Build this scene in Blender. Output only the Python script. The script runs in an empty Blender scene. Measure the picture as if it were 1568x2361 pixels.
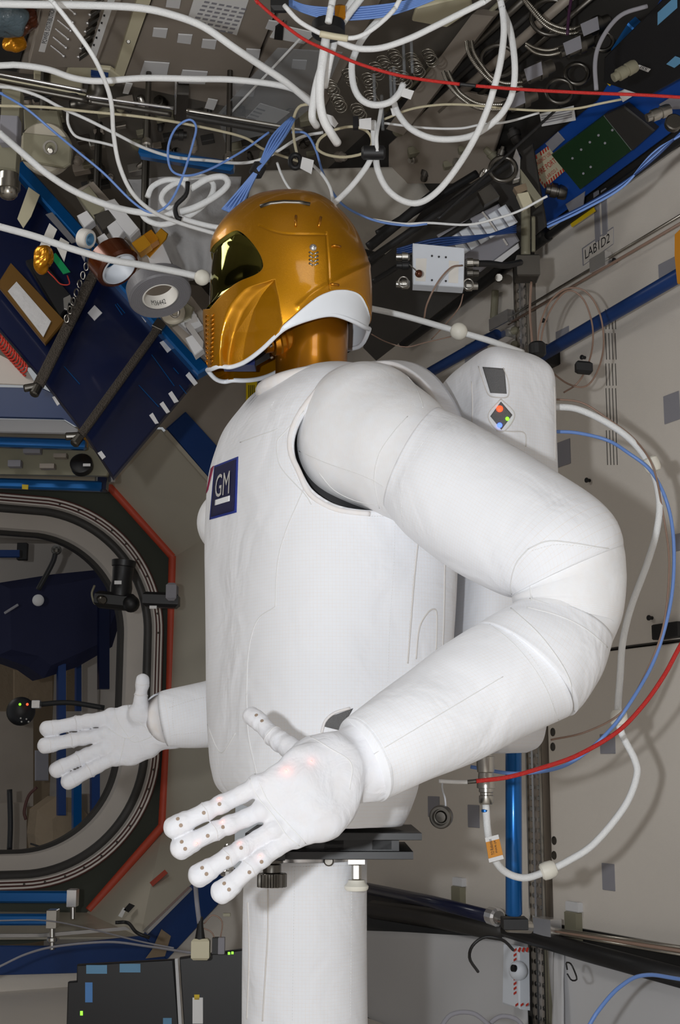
import bpy, math, random
import numpy as np
from mathutils import Vector
from mathutils.bvhtree import BVHTree
random.seed(7); rng = np.random.default_rng(7)
S = bpy.context.scene
COL = S.collection
# ---------------------------------------------------------------- camera
FPX = 3100.0; CX = 784.0; CY = 1180.5
PITCH = math.radians(10.7); YAW = math.radians(25.6)
CAM = np.array([0.0, 0.0, 0.68])
Fv = np.array([math.sin(YAW), math.cos(YAW), 0.0]); Rv = np.array([math.cos(YAW), -math.sin(YAW), 0.0])
Zv = np.array([0.0, 0.0, 1.0]); cP, sP = math.cos(PITCH), math.sin(PITCH)
cd = bpy.data.cameras.new('camera'); cam = bpy.data.objects.new('camera', cd); COL.objects.link(cam)
cam.location = CAM; cam.rotation_euler = (math.pi/2 + PITCH, 0, -YAW)
cd.sensor_fit = 'VERTICAL'; cd.sensor_height = 36.0; cd.lens = FPX/2361*36.0; cd.clip_start = 0.05
S.camera = cam
# ---------------------------------------------------------------- world, lights, exposure
w = bpy.data.worlds.new('world'); S.world = w; w.use_nodes = True
w.node_tree.nodes['Background'].inputs[0].default_value = (0.92, 0.96, 1.0, 1)
w.node_tree.nodes['Background'].inputs[1].default_value = 0.30
def lamp(name, kind, loc, power, size, color=(1, 1, 1), aim=None):
    l = bpy.data.lights.new(name, kind); o = bpy.data.objects.new(name, l); COL.objects.link(o)
    o.location = loc; l.energy = power; l.color = color
    if kind == 'AREA': l.size = size
    else: l.shadow_soft_size = size
    if aim is not None:
        o.rotation_euler = Vector(np.array(aim)-np.array(loc)).to_track_quat('-Z', 'Y').to_euler()
    return o
# the photographer's flash, to the left of the upright-held camera
lamp('camera_flash', 'POINT', tuple(CAM - Rv*0.26 + Zv*0.05 - Fv*0.03), 87.0, 0.026, (0.94, 0.97, 1.0))
# unseen fill lights, added overhead for ambient in the closed module
lamp('module_fill', 'AREA', (0.3, -0.3, 2.30), 8.0, 0.7, (1.0, 0.98, 0.95), aim=(0.5, 0.9, 0.0))
lamp('module_fill', 'AREA', (-0.2, 2.9, 2.30), 8.0, 0.6, (1.0, 0.98, 0.94), aim=(0.3, 3.0, 0.0))
lamp('node_fill', 'AREA', (0.6, 6.0, 1.60), 1.6, 0.5, (1.0, 0.94, 0.86), aim=(0.6, 6.0, 0.0))  # unseen fill, added to lighten the space past the hatch
S.view_settings.view_transform = 'Standard'; S.view_settings.look = 'None'
S.view_settings.exposure = 0.0; S.view_settings.gamma = 1.0; S.view_settings.use_curve_mapping = False
# ---------------------------------------------------------------- projection helpers
def P(px, py, D):
    u = (px-CX)/FPX; v = (CY-py)/FPX; f = cP - v*sP; t = D/f
    return CAM + t*(u*Rv + f*Fv + (v*cP+sP)*Zv)
def ray(px, py):
    u = (px-CX)/FPX; v = (CY-py)/FPX; d = u*Rv + (cP-v*sP)*Fv + (v*cP+sP)*Zv
    return d/np.linalg.norm(d)
def proj(V):
    V = np.asarray(V, float); q = V-CAM
    R = q@Rv; F = q@Fv; Z = q[..., 2]; dep = F*cP+Z*sP; up = Z*cP-F*sP
    return CX+FPX*R/dep, CY-FPX*up/dep, F
class Plane:
    def __init__(s, p, n):
        s.p = np.array(p, float); s.n = np.array(n, float)/np.linalg.norm(n)
        if s.n@(CAM-s.p) < 0: s.n = -s.n
    def hit(s, px, py, lift=0.0):
        d = ray(px, py); p = s.p+s.n*lift
        t = ((p-CAM)@s.n)/(d@s.n)
        return CAM+d*t
def plane3(a, b, c):
    A, B, C = P(*a), P(*b), P(*c)
    return Plane(A, np.cross(B-A, C-A))
# ---------------------------------------------------------------- materials
def lin(h):
    h = h.lstrip('#'); r = [int(h[i:i+2], 16)/255 for i in (0, 2, 4)]
    return tuple(((c+0.055)/1.055)**2.4 if c > 0.04045 else c/12.92 for c in r)
MATS = {}
def mat(name, color, rough=0.5, metal=0.0, bump=0.0, bscale=200.0, emit=None, estr=0.0, vary=0.0, vscale=12.0, coat=0.0, alpha=1.0, ior=None):
    if name in MATS: return MATS[name]
    m = bpy.data.materials.new(name); m.use_nodes = True; nt = m.node_tree; N = nt.nodes; L = nt.links
    b = N['Principled BSDF']; c = lin(color) if isinstance(color, str) else color
    b.inputs['Base Color'].default_value = (*c, 1); b.inputs['Roughness'].default_value = rough; b.inputs['Metallic'].default_value = metal
    if coat: b.inputs['Coat Weight'].default_value = coat; b.inputs['Coat Roughness'].default_value = 0.08
    if ior: b.inputs['IOR'].default_value = ior
    if alpha < 1: b.inputs['Alpha'].default_value = alpha
    if emit is not None:
        b.inputs['Emission Color'].default_value = (*(lin(emit) if isinstance(emit, str) else emit), 1); b.inputs['Emission Strength'].default_value = estr
    tc = N.new('ShaderNodeTexCoord')
    if vary:
        n = N.new('ShaderNodeTexNoise'); n.inputs['Scale'].default_value = vscale; n.inputs['Detail'].default_value = 5
        L.new(tc.outputs['Object'], n.inputs['Vector'])
        mx = N.new('ShaderNodeMix'); mx.data_type = 'RGBA'
        mx.inputs[6].default_value = (*[x*(1-vary) for x in c], 1); mx.inputs[7].default_value = (*[min(1, x*(1+vary*0.6)) for x in c], 1)
        L.new(n.outputs['Fac'], mx.inputs[0]); L.new(mx.outputs[2], b.inputs['Base Color'])
    if bump:
        n = N.new('ShaderNodeTexNoise'); n.inputs['Scale'].default_value = bscale; n.inputs['Detail'].default_value = 3
        L.new(tc.outputs['Object'], n.inputs['Vector'])
        bp = N.new('ShaderNodeBump'); bp.inputs['Strength'].default_value = bump; bp.inputs['Distance'].default_value = 0.01
        L.new(n.outputs['Fac'], bp.inputs['Height']); L.new(bp.outputs[0], b.inputs['Normal'])
    MATS[name] = m; return m
def fabric(name, color, cell=0.0056, line=0.07, dark=0.968, fold=0.25, fscale=9.0, rough=0.75):
    m = bpy.data.materials.new(name); m.use_nodes = True; nt = m.node_tree; N = nt.nodes; L = nt.links
    b = N['Principled BSDF']; b.inputs['Roughness'].default_value = rough; b.inputs['Specular IOR Level'].default_value = 0.25
    b.inputs['Sheen Weight'].default_value = 0.05
    uv = N.new('ShaderNodeUVMap'); sep = N.new('ShaderNodeSeparateXYZ'); L.new(uv.outputs[0], sep.inputs[0])
    def M(op, a, bb=None):
        n = N.new('ShaderNodeMath'); n.operation = op
        for i, x in enumerate((a, bb)):
            if x is None: continue
            if isinstance(x, (int, float)): n.inputs[i].default_value = x
            else: L.new(x, n.inputs[i])
        return n.outputs[0]
    lines = []
    for k in (0, 1):
        fr = M('FRACT', M('DIVIDE', sep.outputs[k], cell)); lines.append(M('LESS_THAN', fr, line))
    g = M('MAXIMUM', lines[0], lines[1])
    tc = N.new('ShaderNodeTexCoord')
    nz = N.new('ShaderNodeTexNoise'); nz.inputs['Scale'].default_value = 60; L.new(tc.outputs['Object'], nz.inputs['Vector'])
    fac = M('MULTIPLY', g, nz.outputs['Fac'])
    c = lin(color); mx = N.new('ShaderNodeMix'); mx.data_type = 'RGBA'
    mx.inputs[6].default_value = (*c, 1); mx.inputs[7].default_value = (*[x*dark*(1-0.1*i) for i, x in enumerate(c)], 1)
    L.new(fac, mx.inputs[0]); L.new(mx.outputs[2], b.inputs['Base Color'])
    wv = N.new('ShaderNodeTexNoise'); wv.inputs['Scale'].default_value = 900; wv.inputs['Detail'].default_value = 1; L.new(tc.outputs['Object'], wv.inputs['Vector'])
    fo = N.new('ShaderNodeTexNoise'); fo.inputs['Scale'].default_value = fscale; fo.inputs['Detail'].default_value = 3; fo.inputs['Distortion'].default_value = 0.6
    L.new(tc.outputs['Object'], fo.inputs['Vector'])
    b1 = N.new('ShaderNodeBump'); b1.inputs['Strength'].default_value = fold; b1.inputs['Distance'].default_value = 0.03; L.new(fo.outputs['Fac'], b1.inputs['Height'])
    b2 = N.new('ShaderNodeBump'); b2.inputs['Strength'].default_value = 0.25; b2.inputs['Distance'].default_value = 0.0006
    hs = M('ADD', wv.outputs['Fac'], M('MULTIPLY', g, 0.6)); L.new(hs, b2.inputs['Height']); L.new(b1.outputs[0], b2.inputs['Normal'])
    L.new(b2.outputs[0], b.inputs['Normal'])
    MATS[name] = m; return m
def sparkle(name, color):
    m = mat(name, color, rough=0.36, metal=0.72, coat=0.35); nt = m.node_tree; N = nt.nodes; L = nt.links; b = N['Principled BSDF']
    tc = N.new('ShaderNodeTexCoord'); v = N.new('ShaderNodeTexVoronoi'); v.inputs['Scale'].default_value = 900
    L.new(tc.outputs['Object'], v.inputs['Vector'])
    bp = N.new('ShaderNodeBump'); bp.inputs['Strength'].default_value = 0.35; bp.inputs['Distance'].default_value = 0.0012
    L.new(v.outputs['Color'], bp.inputs['Height']); L.new(bp.outputs[0], b.inputs['Normal'])
    return m
# ---------------------------------------------------------------- object helpers
WLOC = {}
def wl(o): return WLOC.get(o.name, np.zeros(3))
def tag(o, label=None, cat=None, group=None, kind=None):
    if label: o['label'] = label
    if cat: o['category'] = cat
    if group: o['group'] = group
    if kind: o['kind'] = kind
    return o
def empty(name, loc, label, cat, group=None, kind=None):
    o = bpy.data.objects.new(name, None); COL.objects.link(o); o.location = loc; o.empty_display_size = 0.05
    WLOC[o.name] = np.array(loc, float); return tag(o, label, cat, group, kind)
def mk(name, geo, m, parent=None, smooth=False, label=None, cat=None, group=None, kind=None, mods=None):
    """geo = (V, faces[, uv per vertex]); a mesh object, child of parent or top-level"""
    V = np.asarray(geo[0], float); F = geo[1]; me = bpy.data.meshes.new(name)
    if parent is not None: base = wl(parent)
    else: base = np.array([*( (V[:, :2].min(0)+V[:, :2].max(0))/2), V[:, 2].min()])
    if isinstance(F, np.ndarray): F = F.tolist()
    me.from_pydata((V-base).tolist(), [], F)
    if len(geo) > 2 and geo[2] is not None:
        uv = np.asarray(geo[2], float); lay = me.uv_layers.new(name='UVMap')
        idx = np.empty(len(me.loops), int); me.loops.foreach_get('vertex_index', idx)
        lay.data.foreach_set('uv', uv[idx].ravel())
    ms = m if isinstance(m, (list, tuple)) else [m]
    for x in ms: me.materials.append(MATS[x] if isinstance(x, str) else x)
    if smooth: me.polygons.foreach_set('use_smooth', [True]*len(me.polygons))
    if smooth == 'auto': me.set_sharp_from_angle(angle=0.7)
    me.update(); o = bpy.data.objects.new(name, me); COL.objects.link(o)
    if parent is not None:
        o.parent = parent; WLOC[o.name] = base
    else:
        o.location = base; WLOC[o.name] = base
    return tag(o, label, cat, group, kind)
def join(*gs):
    V = []; F = []; n = 0
    for g in gs:
        v = np.asarray(g[0], float); V.append(v); F += [[int(i)+n for i in f] for f in g[1]]; n += len(v)
    return (np.vstack(V), F)
def nrm(v): v = np.asarray(v, float); return v/(np.linalg.norm(v)+1e-12)
def box(c, size, ax=(np.array([1., 0, 0]), np.array([0, 1., 0]), np.array([0, 0, 1.])), bev=0.0):
    c = np.array(c, float); h = np.array(size, float)/2; X, Y, Z = ax
    b = min(bev if bev else min(h)*0.12, min(h)*0.8)
    V = []
    def ring(z, i):
        for sx, sy in ((-1, -1), (1, -1), (1, 1), (-1, 1)):
            V.append(c+X*sx*(h[0]-i)+Y*sy*(h[1]-i)+Z*z)
    ring(-h[2], b); ring(-h[2]+b, 0); ring(h[2]-b, 0); ring(h[2], b)
    F = [[3, 2, 1, 0], [12, 13, 14, 15]]
    for k in range(3):
        for i in range(4):
            j = (i+1) % 4; F.append([k*4+i, k*4+j, k*4+4+j, k*4+4+i])
    return (np.array(V), F)
def slab(pts, n, th, bev=None):
    """prism: outline pts (world) is the face towards n*th"""
    pts = np.array(pts, float); n = np.array(n); k = len(pts)
    if np.dot(sum(np.cross(pts[i], pts[(i+1) % k]) for i in range(k)), n) < 0: pts = pts[::-1]
    c = pts.mean(0); size = np.linalg.norm(pts-c, axis=1).mean(); b = bev if bev is not None else min(th*0.35, size*0.08, 0.004)
    ins = pts + (c-pts)/np.linalg.norm(c-pts, axis=1)[:, None]*b
    V = np.vstack([pts, pts+n*(th-b), ins+n*th]); F = [list(range(k))[::-1], list(range(2*k, 3*k))]
    for q in (0, 1):
        for i in range(k):
            j = (i+1) % k; F.append([q*k+i, q*k+j, q*k+k+j, q*k+k+i])
    return (V, F)
def pslab(pl, pp, th, lift=0.0, bev=None):
    return slab([pl.hit(x, y, lift) for x, y in pp], pl.n, th, bev)
def cr(pts, n):
    """Catmull-Rom through rows of any width; n samples"""
    p = np.asarray(pts, float)
    if len(p) < 3:
        t = np.linspace(0, 1, n)[:, None]; return p[0]*(1-t)+p[-1]*t
    q = np.vstack([2*p[0]-p[1], p, 2*p[-1]-p[-2]]); m = len(p)-1
    t = np.linspace(0, m-1e-9, n); i = t.astype(int); f = (t-i)[:, None]
    a, b, c, d = q[i], q[i+1], q[i+2], q[i+3]
    return 0.5*((2*b)+(-a+c)*f+(2*a-5*b+4*c-d)*f*f+(-a+3*b-3*c+d)*f**3)
def tube(pts, r, seg=10, closed=False, cap=True):
    p = np.asarray(pts, float); n = len(p)
    r = np.full(n, r) if np.isscalar(r) else np.asarray(r, float)
    T = np.gradient(p, axis=0) if not closed else (np.roll(p, -1, 0)-np.roll(p, 1, 0))
    T = T/(np.linalg.norm(T, axis=1)[:, None]+1e-12)
    a = np.array([0, 0, 1.]) if abs(T[0, 2]) < 0.9 else np.array([1., 0, 0])
    N = nrm(np.cross(T[0], a)); th = np.linspace(0, 2*np.pi, seg, endpoint=False); V = []
    for i in range(n):
        N = nrm(N-T[i]*(N@T[i])); B = np.cross(T[i], N)
        V.append(p[i]+r[i]*(np.cos(th)[:, None]*N+np.sin(th)[:, None]*B))
    V = np.vstack(V); F = []
    for i in range(n if closed else n-1):
        a0 = i*seg; b0 = ((i+1) % n)*seg
        for k in range(seg):
            l = (k+1) % seg; F.append([a0+k, a0+l, b0+l, b0+k])
    if cap and not closed: F.append(list(range(seg))[::-1]); F.append(list(range((n-1)*seg, n*seg)))
    return (V, F)
def lathe(p0, ax, prof, seg=24, cap=True, squash=None):
    """prof: (distance along ax, radius)"""
    ax = nrm(ax); a = np.array([0, 0, 1.]) if abs(ax[2]) < 0.9 else np.array([1., 0, 0])
    N = nrm(np.cross(ax, a)); B = np.cross(ax, N); th = np.linspace(0, 2*np.pi, seg, endpoint=False); V = []
    for t, r in prof: V.append(np.array(p0)+ax*t+r*(np.cos(th)[:, None]*N+np.sin(th)[:, None]*B))
    V = np.vstack(V); F = []
    for i in range(len(prof)-1):
        for k in range(seg):
            l = (k+1) % seg; F.append([i*seg+k, i*seg+l, (i+1)*seg+l, (i+1)*seg+k])
    if cap: F.append(list(range(seg))[::-1]); F.append(list(range((len(prof)-1)*seg, len(prof)*seg)))
    return (V, F)
def rod(a, b, r, seg=14, bev=None):
    a = np.array(a, float); b = np.array(b, float); L = np.linalg.norm(b-a); e = bev if bev is not None else min(r*0.25, L*0.2)
    return lathe(a, b-a, [(0, r-e), (e, r), (L-e, r), (L, r-e)], seg)
def ball(c, r, seg=16, rings=10):
    return lathe(np.array(c)-np.array([0, 0, r]), (0, 0, 1), [(r-r*math.cos(t), max(1e-4, r*math.sin(t))) for t in np.linspace(0.01, math.pi-0.01, rings)], seg)
def washer(c, ax, ro, ri, th, seg=32):
    return lathe(np.array(c)-nrm(ax)*th/2, ax, [(0, ri), (0, ro-th*0.1), (th*0.1, ro), (th*0.9, ro), (th, ro-th*0.1), (th, ri), (0, ri)], seg, cap=False)
def tris(F):
    out = []
    for f in F:
        for i in range(1, len(f)-1): out.append((f[0], f[i], f[i+1]))
    return np.array(out, int)
def clip(V, T, g):
    """keep the part of a triangle mesh (V: n x k, extra columns interpolated) with g>0, cut exactly at g=0"""
    V = np.asarray(V, float); g = np.where(np.abs(g) < 1e-9, 1e-9, g); s = g > 0; newv = []; cache = {}; out = []
    n = len(V); cnt = s[T].sum(1); out += T[cnt == 3].tolist()
    for t in T[(cnt == 1) | (cnt == 2)]:
        poly = []
        for a, b in ((t[0], t[1]), (t[1], t[2]), (t[2], t[0])):
            if s[a]: poly.append(int(a))
            if s[a] != s[b]:
                k = (min(a, b), max(a, b))
                if k not in cache:
                    q = g[a]/(g[a]-g[b]); cache[k] = n+len(newv); newv.append(V[a]+(V[b]-V[a])*q)
                poly.append(cache[k])
        for i in range(1, len(poly)-1): out.append([poly[0], poly[i], poly[i+1]])
    VV = np.vstack([V, np.array(newv)]) if newv else V
    out = np.array(out, int); used = np.unique(out); mp = np.full(len(VV), -1); mp[used] = np.arange(len(used))
    return VV[used], mp[out]
def sdpoly(x, y, poly):
    """signed distance to polygon, positive inside"""
    P_ = np.asarray(poly, float); d = np.full(np.shape(x), 1e9); ins = np.zeros(np.shape(x), bool); n = len(P_)
    for i in range(n):
        ax, ay = P_[i]; bx, by = P_[(i+1) % n]; ex, ey = bx-ax, by-ay
        t = np.clip(((x-ax)*ex+(y-ay)*ey)/(ex*ex+ey*ey+1e-12), 0, 1)
        d = np.minimum(d, np.hypot(x-ax-t*ex, y-ay-t*ey))
        with np.errstate(divide='ignore', invalid='ignore'):
            c = ((ay > y) != (by > y)) & (x < (bx-ax)*(y-ay)/(by-ay+1e-12)+ax)
        ins ^= c
    return np.where(ins, d, -d)
def bvh(geo):
    return BVHTree.FromPolygons([tuple(v[:3]) for v in np.asarray(geo[0], float)], [tuple(int(i) for i in f) for f in geo[1]])
def cast(tree, px, py, off=0.0):
    h = tree.ray_cast(Vector(CAM), Vector(ray(px, py)))
    if h[0] is None: return None, None
    n = np.array(h[1]); d = ray(px, py)
    if n@d > 0: n = -n
    return np.array(h[0])+n*off, n
def castr(tree, px, py, off=0.0):
    for k in range(30):
        h, n = cast(tree, px+k*1.5, py, off)
        if h is not None: return h, n
    return P(px, py, 2.2), -Fv
def seam_pts(tree, pts, off=0.0004, n=None):
    q = cr(pts, n or max(12, int(sum(np.hypot(pts[i+1][0]-pts[i][0], pts[i+1][1]-pts[i][1]) for i in range(len(pts)-1))/6)))
    out = []
    for x, y in q:
        h, _ = cast(tree, x, y, off)
        if h is not None: out.append(h)
    if len(out) < 4: return None
    o = np.array(out); 
    for _ in range(2): o[1:-1] = (o[:-2]+2*o[1:-1]+o[2:])/4
    return o
def seams(tree, paths, r=0.0009, off=0.0004, seg=6):
    gs = []
    for p in paths:
        q = seam_pts(tree, p, off)
        if q is not None: gs.append(tube(q, r, seg))
    return join(*gs)
def mkseams(name, tree, paths, m, parent, r, off):
    for p in paths:
        q = seam_pts(tree, p, off)
        if q is not None: mk(name, tube(q, r, 6), m, parent, True)
def dashes(tree, paths, r=0.00035, dash=0.0026, gap=0.0018, off=0.0003):
    gs = []
    for p in paths:
        q = seam_pts(tree, p, off)
        if q is None: continue
        L = np.r_[0, np.cumsum(np.linalg.norm(np.diff(q, axis=0), axis=1))]; s = 0
        while s+dash < L[-1]:
            a = [np.interp(x, L, q[:, k]) for x in (s, s+dash) for k in range(3)]
            gs.append(tube([a[:3], a[3:]], r, 4)); s += dash+gap
    return join(*gs)
def smooth_geo(geo, it=1):
    return geo
# ---- surface nets on a voxel grid
def sgrid(lo, hi, h):
    lo = np.array(lo, float); n = np.ceil((np.array(hi)-lo)/h).astype(int)+1
    return lo, n, np.full(n, 0.05, np.float32)
def smin(a, b, k):
    h = np.clip(0.5+0.5*(b-a)/k, 0, 1); return b*(1-h)+a*h-k*h*(1-h)
def cap_into(G, lo, h, a, b, ra, rb, k=0.0, sc=None):
    """union (smooth when k>0) of a tapering capsule into the field"""
    a = np.asarray(a, float); b = np.asarray(b, float); R = max(ra, rb)+k+3*h+0.006
    i0 = np.maximum(0, ((np.minimum(a, b)-R-lo)/h).astype(int)); i1 = np.minimum(G.shape, ((np.maximum(a, b)+R-lo)/h).astype(int)+2)
    if np.any(i1 <= i0): return
    X = (lo[0]+h*np.arange(i0[0], i1[0]))[:, None, None]; Y = (lo[1]+h*np.arange(i0[1], i1[1]))[None, :, None]; Z = (lo[2]+h*np.arange(i0[2], i1[2]))[None, None, :]
    e = b-a; L2 = e@e+1e-12
    t = np.clip(((X-a[0])*e[0]+(Y-a[1])*e[1]+(Z-a[2])*e[2])/L2, 0, 1)
    dx = X-a[0]-t*e[0]; dy = Y-a[1]-t*e[1]; dz = Z-a[2]-t*e[2]
    if sc is not None:      # flatten along direction sc[0] by factor sc[1]
        n, f = sc; dn = dx*n[0]+dy*n[1]+dz*n[2]; d = np.sqrt(np.maximum(0, dx*dx+dy*dy+dz*dz-dn*dn)+(dn*f)**2)
    else: d = np.sqrt(dx*dx+dy*dy+dz*dz)
    d = (d-(ra+(rb-ra)*t)).astype(np.float32); sl = tuple(slice(p, q) for p, q in zip(i0, i1))
    G[sl] = smin(G[sl], d, k) if k > 0 else np.minimum(G[sl], d)
def nets(G, lo, h):
    s = G < 0; nx, ny, nz = G.shape
    c = np.zeros((nx-1, ny-1, nz-1), np.int8)
    for i in (0, 1):
        for j in (0, 1):
            for k in (0, 1): c += s[i:nx-1+i, j:ny-1+j, k:nz-1+k]
    I = np.argwhere((c > 0) & (c < 8)); idx = np.full(c.shape, -1, int); idx[tuple(I.T)] = np.arange(len(I))
    acc = np.zeros((len(I), 3)); cnt = np.zeros(len(I))
    for ax in range(3):
        for u in (0, 1):
            for v in (0, 1):
                o = [0, 0, 0]; o2 = [a for a in range(3) if a != ax]; o[o2[0]] = u; o[o2[1]] = v
                A = I+o; B = A.copy(); B[:, ax] += 1
                ga = G[tuple(A.T)]; gb = G[tuple(B.T)]; m = (ga < 0) != (gb < 0)
                t = ga[m]/(ga[m]-gb[m]); q = A[m].astype(float); q[:, ax] += t; acc[m] += q; cnt[m] += 1
    V = lo+h*acc/cnt[:, None]; F = []
    for ax in range(3):
        b1, b2 = [(1, 2), (2, 0), (0, 1)][ax]
        sl0 = [slice(None)]*3; sl1 = [slice(None)]*3; sl0[ax] = slice(0, -1); sl1[ax] = slice(1, None)
        d = s[tuple(sl0)].astype(int)-s[tuple(sl1)].astype(int); E = np.argwhere(d != 0)
        E = E[(E[:, b1] > 0) & (E[:, b2] > 0) & (E[:, b1] < G.shape[b1]-1) & (E[:, b2] < G.shape[b2]-1)]
        sg = d[tuple(E.T)]
        def cell(o1, o2):
            q = E.copy(); q[:, b1] -= o1; q[:, b2] -= o2; return idx[tuple(q.T)]
        f = np.stack([cell(1, 1), cell(0, 1), cell(0, 0), cell(1, 0)], 1)
        f[sg < 0] = f[sg < 0][:, ::-1]; F.append(f)
    return V, np.vstack(F)
def relax(V, F, it=2, lam=0.5):
    E = np.vstack([F[:, [0, 1]], F[:, [1, 2]], F[:, [2, 3]], F[:, [3, 0]]]); n = len(V)
    deg = np.bincount(E[:, 0], minlength=n)+np.bincount(E[:, 1], minlength=n)
    for _ in range(it):
        A = np.zeros_like(V)
        for k in range(3): A[:, k] = np.bincount(E[:, 0], V[E[:, 1], k], n)+np.bincount(E[:, 1], V[E[:, 0], k], n)
        V = V*(1-lam)+lam*A/deg[:, None]
    return V
def blob(c, r, amp, seed=0, sc=(1, 1, 1), seg=28, rings=18):
    V, F = ball((0, 0, 0), 1.0, seg, rings); q = np.random.default_rng(seed).normal(size=(6, 3))*2.2; d = sum(np.sin(V@k+i) for i, k in enumerate(q))/6
    return (np.array(c)+V*(1+amp*d)[:, None]*np.array(sc)*r, F)
def planar_uv(V):
    V = np.asarray(V); return np.stack([(V-CAM)@Rv+0.25*((V-CAM)@Fv), V[:, 2]], 1)
def text_geo(s, bold=False):
    c = bpy.data.curves.new('t', 'FONT'); c.body = s; c.size = 1; c.resolution_u = 3; c.align_x = 'LEFT'
    o = bpy.data.objects.new('t', c); COL.objects.link(o); dg = bpy.context.evaluated_depsgraph_get()
    me = bpy.data.meshes.new_from_object(o.evaluated_get(dg)); V = np.array([v.co[:] for v in me.vertices]); F = [list(p.vertices) for p in me.polygons]
    bpy.data.objects.remove(o); bpy.data.meshes.remove(me); bpy.data.curves.remove(c)
    V[:, 0] = (V[:, 0]-V[:, 0].min())/(np.ptp(V[:, 0])+1e-9); V[:, 1] = (V[:, 1]-V[:, 1].min())/(np.ptp(V[:, 1])+1e-9)
    return V[:, :2], F
def bil(q, u, v):
    """q = tl, tr, br, bl; u right, v down"""
    q = [np.asarray(a, float) for a in q]
    return (q[0]*(1-u)+q[1]*u)*(1-v)+(q[3]*(1-u)+q[2]*u)*v
def text_on(parent, corners, s, m, n, box4=(0.1, 0.1, 0.9, 0.9), th=0.0005):
    """text stretched into a sub-box of a world quad (tl,tr,br,bl)"""
    V, F = text_geo(s); u0, v0, u1, v1 = box4
    W = np.array([bil(corners, u0+(u1-u0)*x, v1-(v1-v0)*y) for x, y in V])+np.array(n)*th
    return mk('lettering', (W, F), m, parent)
# ================================================================ materials
fabric('suit_fabric', '#eff1f6', fold=.32)
fabric('stretch_fabric', '#edf0f5', cell=0.0011, line=0.3, dark=0.97, fold=0.12, fscale=14)
fabric('glove_fabric', '#dfe2e9', cell=0.0016, line=0.3, dark=0.985, fold=0.2, fscale=30)
mat('thread', '#e2e2e2', 0.8); mat('piping_cloth', '#d8d4d0', 0.9)  # second one: slightly greyer cloth for piping and some seams
sparkle('gold_paint', '#bf8200'); mat('gold_neck', '#b87812', 0.3, 0.8, coat=0.4)
mat('visor_glass', (0.30, 0.29, 0.075), 0.045, 1.0, bump=0.02, bscale=9)
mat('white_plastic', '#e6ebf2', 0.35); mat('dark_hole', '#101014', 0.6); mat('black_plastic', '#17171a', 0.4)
mat('steel', '#b9b6b0', 0.28, 1.0); mat('dark_steel', '#6a6762', 0.35, 1.0); mat('bright_metal', '#e4e4e6', 0.25, 0.9)
mat('rivet_tan', '#9a8674', 0.6); mat('patch_navy', '#171848', 0.75, bump=0.5, bscale=900); mat('patch_blue', '#2a3fa6', 0.6, bump=0.6, bscale=900)
mat('patch_thread', '#d3d1ce', 0.4, bump=0.4, bscale=900); mat('patch_white', '#f2f4f8', 0.6); mat('patch_red', '#8d1f45', 0.6)
mat('led_red', '#ff3b1e', emit='#ff4a28', estr=2.2); mat('led_green', '#7bdc2a', emit='#7bdc2a', estr=2.0); mat('led_blue', '#3c5cff', emit='#4a66ff', estr=3.0)
mat('glow_red', '#f3e2e0', 0.8, emit='#ff5a48', estr=0.28)
mat('mesh_grey', '#6f6f70', 0.5, bump=0.5, bscale=700); mat('nylon', '#e9e6da', 0.45)
mat('blue_board', '#13235c', 0.4)
# ================================================================ the robot
FA = math.radians(25); fh = -math.cos(FA)*Rv-math.sin(FA)*Fv; sh = math.sin(FA)*Rv-math.cos(FA)*Fv
robot = empty('humanoid_robot', P(705, 2361, 2.25)*np.array([1, 1, 0]), 'white fabric-suited humanoid robot with gold helmet, arms held out, standing on a white pedestal', 'robot')
def sgn(x, p): return np.sign(x)*np.abs(x)**p
def body_loft(levels, D0, a, b, ex, nseg=96, nrow=140, skew=None):
    """levels: (py, leftpx, rightpx, depthscale); horizontal superellipse sections fitted to those silhouettes"""
    rows = cr(np.array([list(l) for l in levels], float), nrow); V = []; UV = []
    t = np.linspace(0, 2*np.pi, nseg, endpoint=False)
    base = np.outer(sgn(np.cos(t), 2/ex)*b, fh[:2])+np.outer(sgn(np.sin(t), 2/ex)*a, sh[:2])
    r0 = base@Rv[:2]; f0 = base@Fv[:2]
    for py, L, R, ds in rows:
        z = P((L+R)/2, py, D0)[2]; sc, c = 1.0, 0.0
        f = f0*ds; r = r0.copy()
        for _ in range(8):
            r = r0*sc+c; q = CAM+np.outer(r, Rv)+np.outer(D0+f, Fv); q[:, 2] = z
            px, _, _ = proj(q); w = np.ptp(px); sc *= max(R-L, 4)/w; r = r0*sc+c
            q = CAM+np.outer(r, Rv)+np.outer(D0+f, Fv); q[:, 2] = z; px, _, _ = proj(q)
            c += ((L+R)/2-(px.min()+px.max())/2)*D0/FPX
        r = r0*sc+c; q = CAM+np.outer(r, Rv)+np.outer(D0+f, Fv); q[:, 2] = z
        d = np.linalg.norm(np.diff(np.vstack([q, q[:1]]), axis=0), axis=1)
        V.append(q); UV.append(np.stack([np.r_[0, np.cumsum(d)[:-1]], np.full(nseg, z)], 1))
    V = np.vstack(V); UV = np.vstack(UV); F = []
    for i in range(nrow-1):
        for k in range(nseg):
            l = (k+1) % nseg; F.append([i*nseg+k, i*nseg+l, (i+1)*nseg+l, (i+1)*nseg+k])
    F.append(list(range(nseg))[::-1]); F.append(list(range((nrow-1)*nseg, nrow*nseg)))
    return V, F, UV
def solid(o, th, rim=None, off=-1):
    md = o.modifiers.new('solid', 'SOLIDIFY'); md.thickness = th; md.offset = off; md.use_even_offset = False
    if rim is not None: md.material_offset_rim = rim
    return o
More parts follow.
